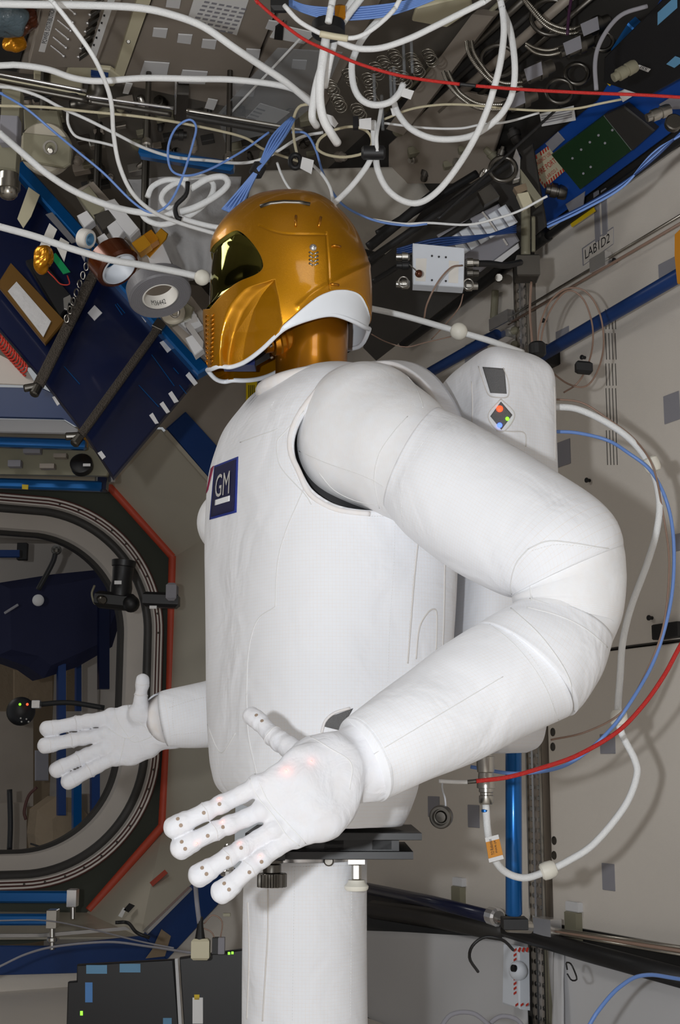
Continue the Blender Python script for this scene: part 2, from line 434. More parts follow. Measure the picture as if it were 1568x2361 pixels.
# ---- vest (torso cover)
LV = [(1893, 700, 925, .8), (1862, 590, 940, .9), (1822, 514, 955, 1), (1772, 493, 968, 1), (1700, 486, 1005, 1), (1600, 482, 1028, 1), (1400, 480, 1045, 1), (1250, 478, 1048, 1),
      (1150, 481, 1035, 1), (1080, 487, 1020, 1), (1020, 504, 1000, .97), (980, 521, 990, .93), (940, 552, 970, .86), (912, 578, 940, .76), (888, 618, 905, .6), (874, 650, 860, .4)]
TV, TF, TU = body_loft(LV, 2.26, .205, .15, 3.0)
tree_full = bvh((TV, TF))
px, py, _ = proj(TV); near = (TV-P(745, 1300, 2.26))@sh
HOLE = [(868, 850), (800, 868), (745, 903), (705, 955), (682, 1005), (681, 1050), (700, 1095), (722, 1130), (760, 1158), (800, 1172), (850, 1178), (900, 1180), (960, 1180), (1005, 1130), (1030, 1040), (1020, 950), (960, 880)]
g = -sdpoly(px, py, cr(HOLE+HOLE[:1], 120)[:-1]); g = np.where(near < 0.0, 50, g)
VV, TT = clip(np.hstack([TV, TU]), tris(TF), g)
# neck opening
gx, gy, _ = proj(VV[:, :3]); zt = VV[:, 2]
g2 = -(np.minimum(zt-(P(718, 900, 2.2)[2]-0.004), 0.078-np.linalg.norm(VV[:, :2]-P(718, 880, 2.2)[:2], axis=1)))
VV, TT = clip(VV, TT, np.where(np.isfinite(g2), g2, 1))
vest = mk('vest', (VV[:, :3], TT, VV[:, 3:]), ['suit_fabric'], robot, smooth=True); solid(vest, 0.005, off=1)
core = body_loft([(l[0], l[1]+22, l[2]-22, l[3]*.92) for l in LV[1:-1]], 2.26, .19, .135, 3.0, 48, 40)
mk('torso_core', core, 'dark_hole', robot, smooth=True, label='near-black inner core showing inside the armhole')  # near-black core put in so the armhole gap reads dark
vt = bvh((VV[:, :3]*1.0, TT)); vt5 = vt
def offp(l): return l
SEAM_V = [[(748, 903), (700, 955), (660, 1000), (644, 1020), (646, 1060), (660, 1090), (705, 1140), (720, 1165)],
          [(560, 1022), (600, 1008), (645, 992)], [(712, 1108), (690, 1160), (662, 1230), (645, 1300), (640, 1400)],
          [(640, 1400), (600, 1430), (580, 1500), (575, 1600)],
          [(575, 1600), (580, 1700), (600, 1790)], [(480, 1655), (515, 1735), (550, 1690)]]
mkseams('seam', vt, SEAM_V, 'thread', robot, 0.0009, 0.0052)
ST_V = [[(770, 905), (715, 960), (675, 1010), (670, 1060), (690, 1110), (720, 1150), (770, 1178), (830, 1190), (900, 1192)],
        [(908, 1200), (905, 1300), (898, 1400), (893, 1500), (890, 1580)], [(955, 1240), (945, 1380), (935, 1520)],
        [(640, 925), (628, 945), (640, 952), (660, 925), (676, 898)]]
mk('stitching', dashes(vt, ST_V, off=0.0054), 'thread', robot, kind='stuff')
mkseams('piping', vt, [[(962, 1235), (952, 1330), (944, 1430), (936, 1530)], [(1020, 1290), (1018, 1400), (1014, 1500)], [(955, 1520), (962, 1450), (980, 1415), (995, 1405), (1002, 1420), (1000, 1500)]], 'piping_cloth', robot, 0.0014, 0.0052)
# armhole edge binding
hb = [cast(vt5, x, y, 0.004) for x, y in cr([(p[0]+(-8 if p[0] < 820 else 0), p[1]+(8 if p[1] > 1100 else -6)) for p in HOLE[2:11]], 60)]
hb = np.array([h[0] for h in hb if h[0] is not None])
for _ in range(4): hb[1:-1] = (hb[:-2]+2*hb[1:-1]+hb[2:])/4
mk('armhole_binding', tube(hb, 0.0045, 10), 'suit_fabric', robot, smooth=True)
# collar roll around the neck and strap over the back of the shoulder
nc = P(718, 878, 2.2)
cpts = [nc+0.083*(math.cos(a)*Rv+math.sin(a)*Fv)+Zv*(-0.006+0.014*math.cos(a-0.35)) for a in np.linspace(0, 2*np.pi, 64, endpoint=False)]
mk('collar', tube(cpts, 0.012, 12, closed=True), 'suit_fabric', robot, smooth=True)
def ribbon(rows, th, n=50, m=7, wav=0.0):
    """rows of (ax,ay,aD,bx,by,bD): a band between two edges, bulged"""
    R_ = cr(np.array(rows, float), n); top = []; 
    for r in R_:
        A = P(*r[:3]); B = P(*r[3:]); 
        for k in range(m):
            t = k/(m-1); top.append(A*(1-t)+B*t)
    V = np.array(top); F = []
    for i in range(n-1):
        for k in range(m-1): F.append([i*m+k, i*m+k+1, (i+1)*m+k+1, (i+1)*m+k])
    u = np.array([[k*0.01, i*0.01] for i in range(n) for k in range(m)])
    return V, F, u
strap = mk('shoulder_strap', ribbon([(758, 905, 2.13, 700, 890, 2.2), (800, 868, 2.19, 770, 862, 2.25), (850, 846, 2.25, 845, 842, 2.32), (905, 843, 2.26, 935, 840, 2.33), (965, 880, 2.24, 995, 868, 2.32), (1005, 935, 2.22, 1045, 935, 2.30), (1030, 1010, 2.2, 1075, 1020, 2.28), (1040, 1100, 2.2, 1090, 1110, 2.3)], 0.004), 'suit_fabric', robot, smooth=True)
solid(strap, 0.012, off=0)
# ---- chest patches
def patch(name, q, m, parent, tree, inset=(0, 0, 1, 1), off=0.0062, n=12, th=0.0012, lbl=None):
    V = []; Q = [np.array(c, float) for c in q]
    u0, v0, u1, v1 = inset
    for j in range(n+1):
        for i in range(n+1):
            x, y = bil(Q, u0+(u1-u0)*i/n, v0+(v1-v0)*j/n); h, nn = castr(tree, x, y, off)
            V.append(h)
    last = None
    for i, v in enumerate(V):
        if v is None: V[i] = last
        else: last = v
    F = []; m1 = n+1
    for j in range(n):
        for i in range(n): F.append([j*m1+i, j*m1+i+1, (j+1)*m1+i+1, (j+1)*m1+i])
    o = mk(name, (np.array(V), F), m, parent, smooth=True, label=lbl); solid(o, th, off=1); return o
GQ = [(501, 1076), (556, 1054), (552, 1182), (490, 1199)]
pb = patch('chest_patch', GQ, 'patch_blue', robot, vt, off=0.0058, lbl='navy square chest patch with silver GM lettering')
patch('patch_field', GQ, 'patch_navy', pb, vt, inset=(0.07, 0.04, 0.93, 0.96), off=0.0070)
patch('patch_bar', GQ, 'patch_white', pb, vt, inset=(0.20, 0.665, 0.76, 0.765), off=0.0078)
tvs, tfs = text_geo('GM'); Q = [np.array(c, float) for c in GQ]; W = []
for x, y in tvs:
    a = bil(Q, 0.20+0.56*x, 0.63-0.42*y); h, _ = castr(vt, a[0], a[1], 0.0090); W.append(h)
mk('patch_lettering', (np.array(W), tfs), 'patch_thread', pb)
NQ = [(485, 1090), (500, 1075), (486, 1170), (477, 1225)]
nb = patch('agency_patch', [(484, 1086), (494, 1078), (484, 1175), (479, 1222)], 'patch_blue', robot, vt, off=0.004, n=8, lbl='blue round chest patch with a red stroke at the far edge of the chest')
patch('red_stroke', [(494, 1082), (500, 1076), (487, 1130), (483, 1138)], 'patch_red', nb, vt, off=0.0066, n=4)
patch('mesh_window', [(745, 1675), (762, 1652), (812, 1633), (785, 1685)], 'mesh_grey', robot, vt, off=0.0056, n=6, lbl='dark grey mesh window low on the vest beside the wrist')
mkseams('piping', vt, [[(742, 1690), (750, 1662), (772, 1643), (805, 1633)]], 'suit_fabric', robot, .0022, .0058)
# ---- limbs as ring lofts from silhouette pairs
def limb(rows, ratio=1.0, n=70, nseg=72, disp=None, cap=(1, 1)):
    R_ = cr(np.array(rows, float), n); C = []; E1 = []
    for ax, ay, bx, by, D in R_:
        A = P(ax, ay, D); B = P(bx, by, D); C.append((A+B)/2); E1.append((A-B)/2)
    C = np.array(C); E1 = np.array(E1); T = np.gradient(C, axis=0); T /= np.linalg.norm(T, axis=1)[:, None]
    th = np.linspace(0, 2*np.pi, nseg, endpoint=False); V = []; UV = []; s = 0
    for i in range(n):
        r = np.linalg.norm(E1[i]); e2 = -Fv+T[i]*(Fv@T[i]); e2 -= nrm(E1[i])*(e2@nrm(E1[i])); e2 = nrm(e2)*r*ratio
        k = np.ones(nseg) if disp is None else 1+disp(i/(n-1), th)
        V.append(C[i]+(np.cos(th)*k)[:, None]*E1[i]+(np.sin(th)*k)[:, None]*e2)
        if i: s += np.linalg.norm(C[i]-C[i-1])
        UV.append(np.stack([th*r, np.full(nseg, s)], 1))
    V = np.vstack(V); UV = np.vstack(UV); F = []
    for i in range(n-1):
        for k in range(nseg):
            l = (k+1) % nseg; F.append([i*nseg+k, i*nseg+l, (i+1)*nseg+l, (i+1)*nseg+k])
    if cap[0]: F.append(list(range(nseg))[::-1])
    if cap[1]: F.append(list(range((n-1)*nseg, n*nseg)))
    return V, F, UV
def wr(amp, f1, f2, ph=0): return lambda s, th: amp*(np.sin(f1*th+ph+5*s)*np.sin(f2*s*6.28+2*np.sin(th+ph))+0.5*np.sin((f1*2+1)*th-ph+9*s))
h = 0.003; lo, n_, G = sgrid(P(850, 1020, 2.08)-0.19, P(850, 1020, 2.08)+0.19, h)
G[:] = 0.05
s_ = lambda x, y, D, r: (P(x, y, D), r*D/FPX)
chain = [s_(843, 986, 2.11, 157), s_(905, 1036, 2.07, 147), s_(985, 1092, 2.03, 136)]
for (a, ra), (b, rb) in zip(chain, chain[1:]): cap_into(G, lo, h, a, b, ra, rb, 0.02)
a, ra = s_(820, 1030, 2.10, 136); cap_into(G, lo, h, a, a+1e-4, ra, ra, 0.02)
SV, SF = nets(G, lo, h); SV = relax(SV, SF, 3)
sho = mk('shoulder', (SV, SF, planar_uv(SV)), 'stretch_fabric', robot, smooth=True)
st = bvh((SV, SF))
mkseams('seam', st, [[(690, 1040), (760, 1070), (820, 1090), (862, 1108), (885, 1122)], [(940, 960), (905, 1000), (873, 1050), (863, 1108), (875, 1172)],
                      [(850, 829), (905, 842), (950, 880), (972, 925), (975, 940)], [(735, 1090), (770, 1130), (820, 1155), (870, 1165)]], 'thread', robot, 0.0008, 0.0002)
UA = [(1019, 948, 886, 1170, 2.02), (1050, 962, 912, 1205, 2.015), (1095, 982, 950, 1243, 2.005), (1200, 1041, 1040, 1310, 1.98), (1310, 1112, 1115, 1347, 1.95), (1388, 1168, 1158, 1362, 1.93), (1424, 1213, 1176, 1369, 1.925), (1434, 1262, 1181, 1373, 1.925)]
ug = limb(UA, 0.98, disp=wr(0.006, 2, 1.5)); mk('upper_arm_sleeve', ug, 'suit_fabric', robot, smooth=True)
EL = [(1420, 1205, 1190, 1345, 1.93), (1434, 1250, 1184, 1362, 1.93), (1441, 1310, 1181, 1374, 1.93), (1442, 1350, 1182, 1384, 1.93), (1436, 1410, 1184, 1392, 1.93), (1420, 1462, 1180, 1398, 1.93), (1392, 1520, 1165, 1410, 1.92)]
def ed(s, th):
    cr_ = sum(a*np.exp(-((s-s0-.02*np.sin(th*2+s0*9))/w_)**2) for s0, a, w_ in ((.17, -.03, .014), (.24, .02, .018), (.33, -.016, .012), (.60, -.014, .012), (.68, -.022, .014), (.74, .014, .015), (.84, -.018, .012)))*np.clip(.35-.65*np.cos(th), 0, 1)
    return cr_+0.008*np.sin(6*th+3*s)*np.sin(s*9)+0.015*np.exp(-((s-0.45)/0.12)**2)*np.maximum(0, np.sin(th))-0.012*np.exp(-((s-0.2)/0.03)**2)
eg = limb(EL, 0.99, disp=ed); mk('elbow_joint_cover', eg, 'stretch_fabric', robot, smooth=True)
FB = [(1408, 1488, 1182, 1398, 1.925), (1384, 1560, 1150, 1412, 1.915), (1352, 1612, 1120, 1428, 1.905), (1324, 1647, 1096, 1441, 1.9)]
fbg = limb(FB, 1.0, n=30, disp=wr(0.004, 3, 1)); mk('forearm_cuff', fbg, 'suit_fabric', robot, smooth=True)
FR = [(1310, 1652, 1100, 1444, 1.9), (1285, 1664, 1080, 1452, 1.895), (1200, 1703, 1000, 1503, 1.875), (1095, 1757, 938, 1551, 1.85), (985, 1800, 868, 1602, 1.82), (900, 1838, 808, 1648, 1.80), (884, 1847, 795, 1660, 1.795)]
fg = limb(FR, 0.96, n=80, disp=wr(0.005, 2, 2, 1)); mk('forearm_sleeve', fg, 'suit_fabric', robot, smooth=True)
ut = bvh(ug); ft = bvh(fg); et = bvh(eg); fbt = bvh(fbg)
mkseams('seam', ut, [[(1218, 1266), (1190, 1300), (1178, 1345), (1180, 1370)], [(1218, 1266), (1262, 1248), (1320, 1252), (1380, 1262), (1432, 1268)]], 'thread', robot, 0.001, 0.0003)
mkseams('seam', et, [[(1220, 1272), (1222, 1330), (1226, 1390)], [(1222, 1380), (1280, 1400), (1340, 1430), (1400, 1490)]], 'thread', robot, 0.001, 0.0003)
mkseams('seam', fbt, [[(1178, 1402), (1250, 1470), (1310, 1560), (1325, 1640)], [(1215, 1400), (1290, 1420), (1350, 1450), (1400, 1492)]], 'thread', robot, 0.001, 0.0003)
mkseams('seam', ft, [[(1120, 1432), (1190, 1490), (1250, 1570), (1288, 1660)], [(860, 1740), (960, 1680), (1060, 1620), (1160, 1560)]], 'thread', robot, 0.0005, 0.0002)
mk('stitching', join(dashes(ut, [[(1040, 970), (975, 1020), (935, 1090), (925, 1160), (930, 1215)], [(1226, 1270), (1280, 1256), (1340, 1260), (1425, 1274)]]),
                     dashes(ft, [[(1150, 1430), (1215, 1500), (1265, 1580), (1280, 1660)], [(805, 1662), (845, 1710), (878, 1780), (892, 1835)]])), 'thread', robot)
# ---- hands
def hand(name, fingers, palm, wrist, h, kp, flat, fat=1.0, label=None, wrdisp=None):
    allp = [P(*q[:3]) for f in fingers for q in f]+[P(*q[:3]) for c in palm+wrist for q in c]
    A = np.array(allp); lo, n_, G = sgrid(A.min(0)-0.05, A.max(0)+0.05, h); G2 = np.full(G.shape, 0.05, np.float32)
    rings_ = []
    for f in fingers:
        q = cr(np.array(f, float), 42); thumb = len(f) > 4 and f[-1][3] == 'T'
        pts = [(P(a, b, D), r*fat*D/FPX) for a, b, D, r in q]
        for i in range(len(pts)-1):
            def mod(i):
                s = i/41.0; m = 0.95+.05*(s > .74)
                for c, wd, am in ((0.05, .03, .10), (0.12, .02, -.04), (0.40, .028, .075), (0.455, .018, -.05), (0.51, .03, .06), (0.735, .02, .07), (0.77, .014, -.06), (0.85, .09, .05), (0.26, .02, .03)):
                    m += 1.7*am*math.exp(-((s-c)/wd)**2)
                return m
            cap_into(G2, lo, h, pts[i][0], pts[i+1][0], pts[i][1]*mod(i), pts[i+1][1]*mod(i+1))
        e_ = nrm(pts[-1][0]-pts[-6][0]); w_ = nrm(np.cross(e_, Fv)); rt_ = pts[-1][1]
        for sg_ in (-1, 1): cap_into(G2, lo, h, pts[-6][0]+w_*sg_*rt_*.22, pts[-1][0]+e_*rt_*.12+w_*sg_*rt_*.28, rt_*.78, rt_*.76)
        rings_.append([(pts[k][0], nrm(pts[k+1][0]-pts[k-1][0]), pts[k][1]*mod(k)) for k in (21, 31, 32)])
    for c in palm+wrist:
        pts = [(P(a, b, D), r*D/FPX) for a, b, D, r in c]
        for (a, ra), (b, rb) in zip(pts, pts[1:]): cap_into(G, lo, h, a, b, ra, rb, kp, sc=(Fv, flat))
    G = smin(G, G2, kp*0.32)
    V, F = nets(G, lo, h); V = relax(V, F, 2)
    if wrdisp is not None: V = wrdisp(V)
    o = mk(name, (V, F, planar_uv(V)), 'glove_fabric', robot, smooth=True, label=label)
    for fr in rings_:
        for c, ax, r in fr:
            a_ = nrm(np.cross(ax, Fv)); b2_ = np.cross(ax, a_)
            mk('finger_seam', tube([c+(r*.985)*(math.cos(t)*a_+math.sin(t)*b2_)+ax*.0012*math.sin(3*t) for t in np.linspace(0, 2*np.pi, 36, endpoint=False)], .00075*h/.0018, 6, closed=True), 'glove_fabric', o, smooth=True)
    return V, F, bvh((V, F))
D = 1.74
near_f = [[(600, 1806, D, 24), (560, 1830, D, 22), (478, 1870, D-.01, 21.5), (425, 1896, D-.01, 23), (402, 1908, D-.01, 25)],
          [(610, 1866, D, 24), (570, 1885, D, 22), (500, 1914, D-.01, 22), (440, 1943, D-.01, 23), (418, 1955, D-.01, 25.5)],
          [(640, 1908, D, 25), (598, 1934, D, 23), (530, 1974, D-.01, 22.5), (480, 2006, D-.01, 23.5), (460, 2018, D-.01, 26)],
          [(690, 1925, D, 25), (640, 1952, D, 23), (580, 1998, D-.01, 22), (532, 2042, D-.01, 23.5), (512, 2056, D-.01, 26)],
          [(710, 1758, D+.03, 38), (668, 1724, D+.05, 27), (632, 1699, D+.07, 23), (598, 1664, D+.09, 20.5), (580, 1651, D+.10, 21)]]
near_p = [[(770, 1760, D+.02, 62), (700, 1772, D+.01, 48), (640, 1806, D, 34), (612, 1822, D, 28)], [(775, 1790, D+.02, 64), (700, 1820, D, 48), (630, 1868, D, 32)],
          [(765, 1830, D+.02, 64), (715, 1865, D, 48), (665, 1902, D, 30)], [(750, 1860, D+.02, 66), (735, 1880, D+.01, 58), (700, 1915, D, 32)],
          [(760, 1745, D+.03, 50), (720, 1740, D+.03, 42)]]
near_w = [[(760, 1770, D+.03, 72), (800, 1768, D+.045, 78), (850, 1755, D+.055, 86), (880, 1740, D+.06, 84)]]
nv, nf, nt_ = hand('hand', near_f, near_p, near_w, 0.0016, 0.014, 1.75, 0.985)
mkseams('seam', nt_, [[(572, 1782), (592, 1835), (630, 1880), (660, 1925), (690, 1950)], [(585, 1778), (620, 1850), (660, 1895), (705, 1945)], [(705, 1692), (760, 1725), (810, 1760), (806, 1820)]], 'thread', robot, 0.0007, 0.0002)
DOTS = [(410, 1888), (417, 1903), (470, 1874), (506, 1854), (419, 1941), (427, 1957), (479, 1927), (514, 1907), (466, 2001), (476, 2015), (525, 1978), (556, 1955), (517, 2037), (528, 2051), (575, 2011), (603, 1987), (591, 1649), (604, 1662)]
for x, y in DOTS:
    p, nn = cast(nt_, x, y, 0.0)
    if p is not None: mk('rivet', lathe(p-nn*0.0008, nn, [(0, .0024), (.0013, .0024), (.0016, .0019)], 14), 'rivet_tan', robot)
for x, y, r in [(660, 1777, .0065), (718, 1755, .0055), (505, 1842, .003), (513, 1894, .003), (552, 1944, .003), (600, 1974, .003), (453, 1944, .0022)]:
    p, nn = cast(nt_, x, y, 0.0)
    if p is not None:
        mk('indicator_light', lathe(p-nn*0.001, nn, [(0, .0016), (.0013, .0014), (.0018, .0006)], 12), 'glow_red', robot, smooth=True)
        lamp('glove_glow', 'POINT', tuple(p+nn*r*.9), {.0065: .0019, .0055: .0007}.get(r, .0004), 0.0012, (1.0, 0.16, 0.08))
Df = 2.6
far_f = [[(262, 1650, Df, 17), (232, 1658, Df, 16), (180, 1667, Df, 15.5), (125, 1678, Df, 15.5), (108, 1680, Df, 16)],
         [(250, 1692, Df, 17), (222, 1696, Df, 16), (170, 1706, Df, 15.5), (120, 1716, Df, 16), (104, 1719, Df, 16.5)],
         [(250, 1722, Df, 17), (222, 1732, Df, 16), (185, 1748, Df, 15.5), (145, 1767, Df, 15.5), (131, 1775, Df, 16.5)],
         [(270, 1745, Df, 17), (245, 1755, Df, 16), (210, 1774, Df, 15.5), (172, 1795, Df, 15.5), (158, 1802, Df, 16.5)],
         [(322, 1655, Df-.01, 26), (324, 1625, Df-.02, 17), (325, 1604, Df-.02, 13.5), (328, 1580, Df-.02, 14), (329, 1568, Df-.02, 14)]]
far_p = [[(340, 1660, Df, 40), (290, 1660, Df, 30), (258, 1665, Df, 21)], [(340, 1680, Df, 42), (290, 1690, Df, 30), (250, 1695, Df, 20)],
         [(335, 1700, Df, 42), (290, 1712, Df, 30), (255, 1724, Df, 20)], [(330, 1712, Df, 40), (300, 1732, Df, 30), (272, 1744, Df, 20)]]
far_w = [[(335, 1675, Df, 46), (360, 1668, Df, 50), (395, 1662, Df, 60), (430, 1656, Df, 60)]]
fv, ff, ftt = hand('hand', far_f, far_p, far_w, 0.0026, 0.014, 1.75, 1.08)
mkseams('seam', ftt, [[(262, 1630), (270, 1660), (290, 1690), (312, 1712), (372, 1688)], [(288, 1702), (280, 1740), (272, 1765)], [(295, 1626), (300, 1650), (330, 1672), (345, 1690)], [(250, 1680), (288, 1702), (310, 1696)]], 'thread', robot, 0.0008, 0.0002)
ffa = limb([(860, 1360, 880, 1540, 2.72), (700, 1470, 715, 1630, 2.68), (560, 1542, 570, 1695, 2.64), (480, 1568, 490, 1722, 2.62), (378, 1592, 398, 1724, 2.6), (372, 1600, 392, 1718, 2.6)], 0.95, disp=wr(.006, 2, 2))
mk('forearm_sleeve', ffa, 'suit_fabric', robot, smooth=True); fat = bvh(ffa)
mk('stitching', join(dashes(fat, [[(400, 1610), (398, 1660), (408, 1715)], [(390, 1632), (440, 1615), (485, 1605)], [(395, 1695), (440, 1690), (485, 1688)]], r=.0004)), 'thread', robot, kind='stuff')
fua = limb([(545, 1120, 545, 1285, 2.56), (640, 1150, 600, 1310, 2.6), (760, 1270, 690, 1430, 2.68), (880, 1370, 780, 1500, 2.72), (900, 1430, 850, 1540, 2.72)], 1.0, n=40)
mk('upper_arm_sleeve', fua, 'suit_fabric', robot, smooth=True)
mk('shoulder', (lambda b: (b[0], b[1], planar_uv(b[0])))(ball(P(533, 1205, 2.55), 80*2.55/FPX, 40, 30)), 'stretch_fabric', robot, smooth=True)
mk('elbow_joint_cover', (lambda b: (b[0], b[1], planar_uv(b[0])))(ball(P(880, 1450, 2.72), 95*2.72/FPX, 30, 24)), 'stretch_fabric', robot, smooth=True)
# ---- backpack
BL = [(838, 1100, 1170, .5), (842, 1055, 1215, .7), (856, 1030, 1250, .85), (884, 1010, 1276, .97), (930, 1004, 1282, 1), (1000, 1004, 1283, 1), (1300, 978, 1290, 1), (1600, 985, 1268, 1), (1690, 1035, 1258, 1), (1722, 1075, 1243, .9), (1736, 1110, 1215, .7)]
bg = body_loft(BL[::-1], 2.40, .15, .11, 4.5, 96, 120); bt = bvh(bg)
bp_ = mk('backpack', bg, 'suit_fabric', robot, smooth=True, label='squared white fabric backpack behind the shoulder')
WQ = [(1113, 846), (1163, 850), (1168, 908), (1131, 906)]
o = patch('window_strip', WQ, 'mesh_grey', bp_, bt, off=0.0008, th=0.001)
DQ = [(1155, 926), (1181, 957), (1156, 991), (1131, 960)]
o = patch('diamond_window', DQ, 'mesh_grey', bp_, bt, off=0.0008, th=0.001)
for nm_, x, y, r, m_ in (('indicator_light', 1152, 943, .0058, 'led_red'), ('indicator_light', 1169, 966, .0035, 'led_green'), ('indicator_light', 1152, 981, .0045, 'led_blue')):
    p, nn = cast(bt, x, y, 0.002); mk(nm_, lathe(p-nn*.001, nn, [(0, r), (.001, r), (.002, r*.7), (.0026, r*.2)], 18), m_, bp_, smooth=True, label={'led_red': 'red round light', 'led_green': 'small green light', 'led_blue': 'small blue light'}[m_])
mkseams('seam', bt, [[(1104, 845), (1118, 890), (1128, 912), (1150, 917), (1172, 914), (1172, 880), (1160, 848)], [(1155, 920), (1187, 957), (1156, 997), (1125, 960), (1155, 920)],
                      [(1088, 880), (1090, 930), (1089, 975)], [(1145, 993), (1180, 995), (1210, 998), (1212, 1030)], [(1278, 890), (1280, 960), (1280, 1060)]], 'piping_cloth', bp_, 0.0011, 0.0004)
# ---- neck
nk = P(718, 900, 2.2); zt = P(718, 720, 2.2)[2]; rn = 90*2.2/FPX
H = zt-nk[2]
neck = mk('neck', lathe(nk-Zv*0.02, Zv, [(0, rn*1.02), (.025, rn*1.02), (.027, rn*.98), (.030, rn*.98), (.032, rn*.965), (H*.55, rn*.955), (H*.9, rn*.98), (H+.05, rn*.9)], 64), 'gold_neck', robot, smooth=True)
for x, y in ((640, 779), (702, 852)):
    ntree = bvh(lathe(nk-Zv*0.02, Zv, [(0, rn), (H+.05, rn*.95)], 64)); p, nn = cast(ntree, x, y, 0.0)
    if p is not None: mk('screw', lathe(p-nn*.001, nn, [(0, .0036), (.002, .0036), (.0026, .0026), (.0014, .0014), (.0014, .0004)], 16), 'steel', neck)
d0 = P(640, 788, 2.17); dd = nrm(-0.8*Rv-0.25*Zv-0.25*Fv)
mk('pivot_disc', join(lathe(d0-dd*.02, dd, [(0, .03), (.006, .033), (.012, .033), (.014, .028), (.02, .028), (.022, .024), (.03, .022)], 36), lathe(d0+dd*.012, dd, [(0, .016), (.012, .015), (.014, .006)], 24)), 'gold_neck', neck, smooth='auto')
for k in range(4):
    a = k*1.4; q = d0+dd*.009+0.024*(math.cos(a)*Zv+math.sin(a)*Fv); mk('screw', lathe(q, dd, [(0, .003), (.003, .003), (.004, .002)], 10), 'steel', neck)
# ---- helmet: half-profile swept to a superelliptic shell, mirrored
DH = 2.2
PR = [(484, 868), (477, 838), (472, 790), (469, 745), (469, 722), (475, 712), (477, 660), (481, 618), (485, 585), (490, 556), (512, 520), (545, 489), (583, 466), (620, 456), (665, 452), (712, 456), (752, 470), (790, 500), (820, 537), (840, 580), (852, 615), (857, 655), (858, 700), (856, 745), (850, 800), (830, 850), (780, 900), (700, 930), (600, 930), (520, 900)]
pr = cr(PR+PR[:1], 721)[:-1]; hc = np.array([668, 668])
def s2d(px, py):   # pixel -> (r, z) in the plane at DH
    q = P(px, py, DH)-CAM; return q@Rv, q[2]
prm = np.array([s2d(x, y) for x, y in pr]); hm = np.array(s2d(*hc)); WH = 0.122
NT, NR = len(prm), 200; rho = np.r_[0, np.sin(np.linspace(0.035, 1, NR-1)*np.pi/2)]; V2 = []; 
dirv = prm-hm
for r in rho:
    q = hm+dirv*r; wloc = WH*(1.0-0.22*np.clip((hm[0]-q[:, 0])/0.14, 0, 1)**2)
    V2.append(np.column_stack([q, wloc*np.maximum(0, 1-r**2.35)**(1/2.35)]))
V2 = np.array(V2)   # NR,NT,3 (r,z,s)
def toW(q): return CAM[None]+q[:, :1]*Rv+(DH-q[:, 2:3])*Fv+np.column_stack([np.zeros(len(q)), np.zeros(len(q)), q[:, 1]])
flat = V2.reshape(-1, 3); hx, hy, _ = proj(toW(flat))
OUT = [(633, 645), (604, 652), (566, 663), (543, 684), (525, 707), (513, 737), (507, 772), (505, 801), (505, 837), (505, 900), (640, 900), (660, 760), (650, 743), (642, 690)]
INN = [(631, 648), (612, 656), (587, 676), (563, 705), (546, 740), (534, 772), (527, 807), (525, 837), (525, 900), (640, 900), (655, 760), (648, 743), (640, 690)]
def yc(tab, y): tab = np.array(tab, float); yy = np.linspace(tab[0, 1], tab[-1, 1], 200); xs = np.interp(yy, tab[:, 1], tab[:, 0]); ker = np.ones(9)/9; xp = np.pad(xs, 4, 'edge'); return np.interp(y, yy, np.convolve(xp, ker, 'valid'))
xo = yc([(632, 645), (604, 652), (566, 663), (543, 684), (525, 707), (513, 737), (507, 772), (505, 801), (505, 900)], hy)
xi = yc([(633, 645), (614, 656), (587, 677), (563, 706), (546, 740), (534, 772), (527, 807), (525, 837), (525, 900)], hy)
xr = yc([(634, 645), (635, 655), (642, 684), (650, 743), (652, 760), (652, 900)], hy)
t = np.clip((hx-xo)/np.maximum(xi-xo, 3), 0, 1); t = t*t*(3-2*t)
tr0 = np.clip((xr-hx)/np.maximum(2.0, .75*(xr-xi)), 0, 1)
deep = 0.026*np.clip((hy-644)/110, 0, 1)**0.6
sdrop = deep*t*tr0**.8*(hy > 645); disp = np.zeros(len(hx))
VIS = [(440, 575), (484, 580), (492, 566), (510, 551), (525, 540), (540, 532), (552, 533), (569, 546), (587, 567), (600, 588), (606, 608), (603, 622), (587, 634), (557, 646), (537, 658), (516, 675), (499, 693), (483, 712), (440, 716)]
VIS = [tuple(q) for q in cr(VIS[1:18], 140)]+[(440, 716), (440, 575)]; dV = sdpoly(hx, hy, VIS); disp -= 0.006*np.clip(dV/3.0, 0, 1)
GE = [(430, 890), (500, 890), (560, 850), (601, 806), (639, 769), (651, 752), (675, 731), (704, 706), (733, 684), (757, 673), (777, 668), (807, 669), (833, 680), (849, 706), (858, 735), (900, 735), (900, 1000), (430, 1000)]
GE = [tuple(q) for q in cr(GE[1:15], 120)]+[(900, 735), (900, 1000), (430, 1000), (430, 890)]; dW = sdpoly(hx, hy, GE); disp -= 0.004*np.clip((dW+1)/2.0, 0, 1)
for seam in ([(752, 536), (757, 600), (760, 665)], [(598, 520), (630, 533), (670, 540), (752, 541)], [(690, 706), (730, 672), (790, 640), (853, 612)]):
    q = cr(seam, 160); dd_ = np.min([np.hypot(hx-a, hy-b) for a, b in q], 0); disp -= (0.0009 if seam[0][0] != 690 else -0.0016)*np.exp(-(dd_/(2.3 if seam[0][0] != 690 else 7))**2)
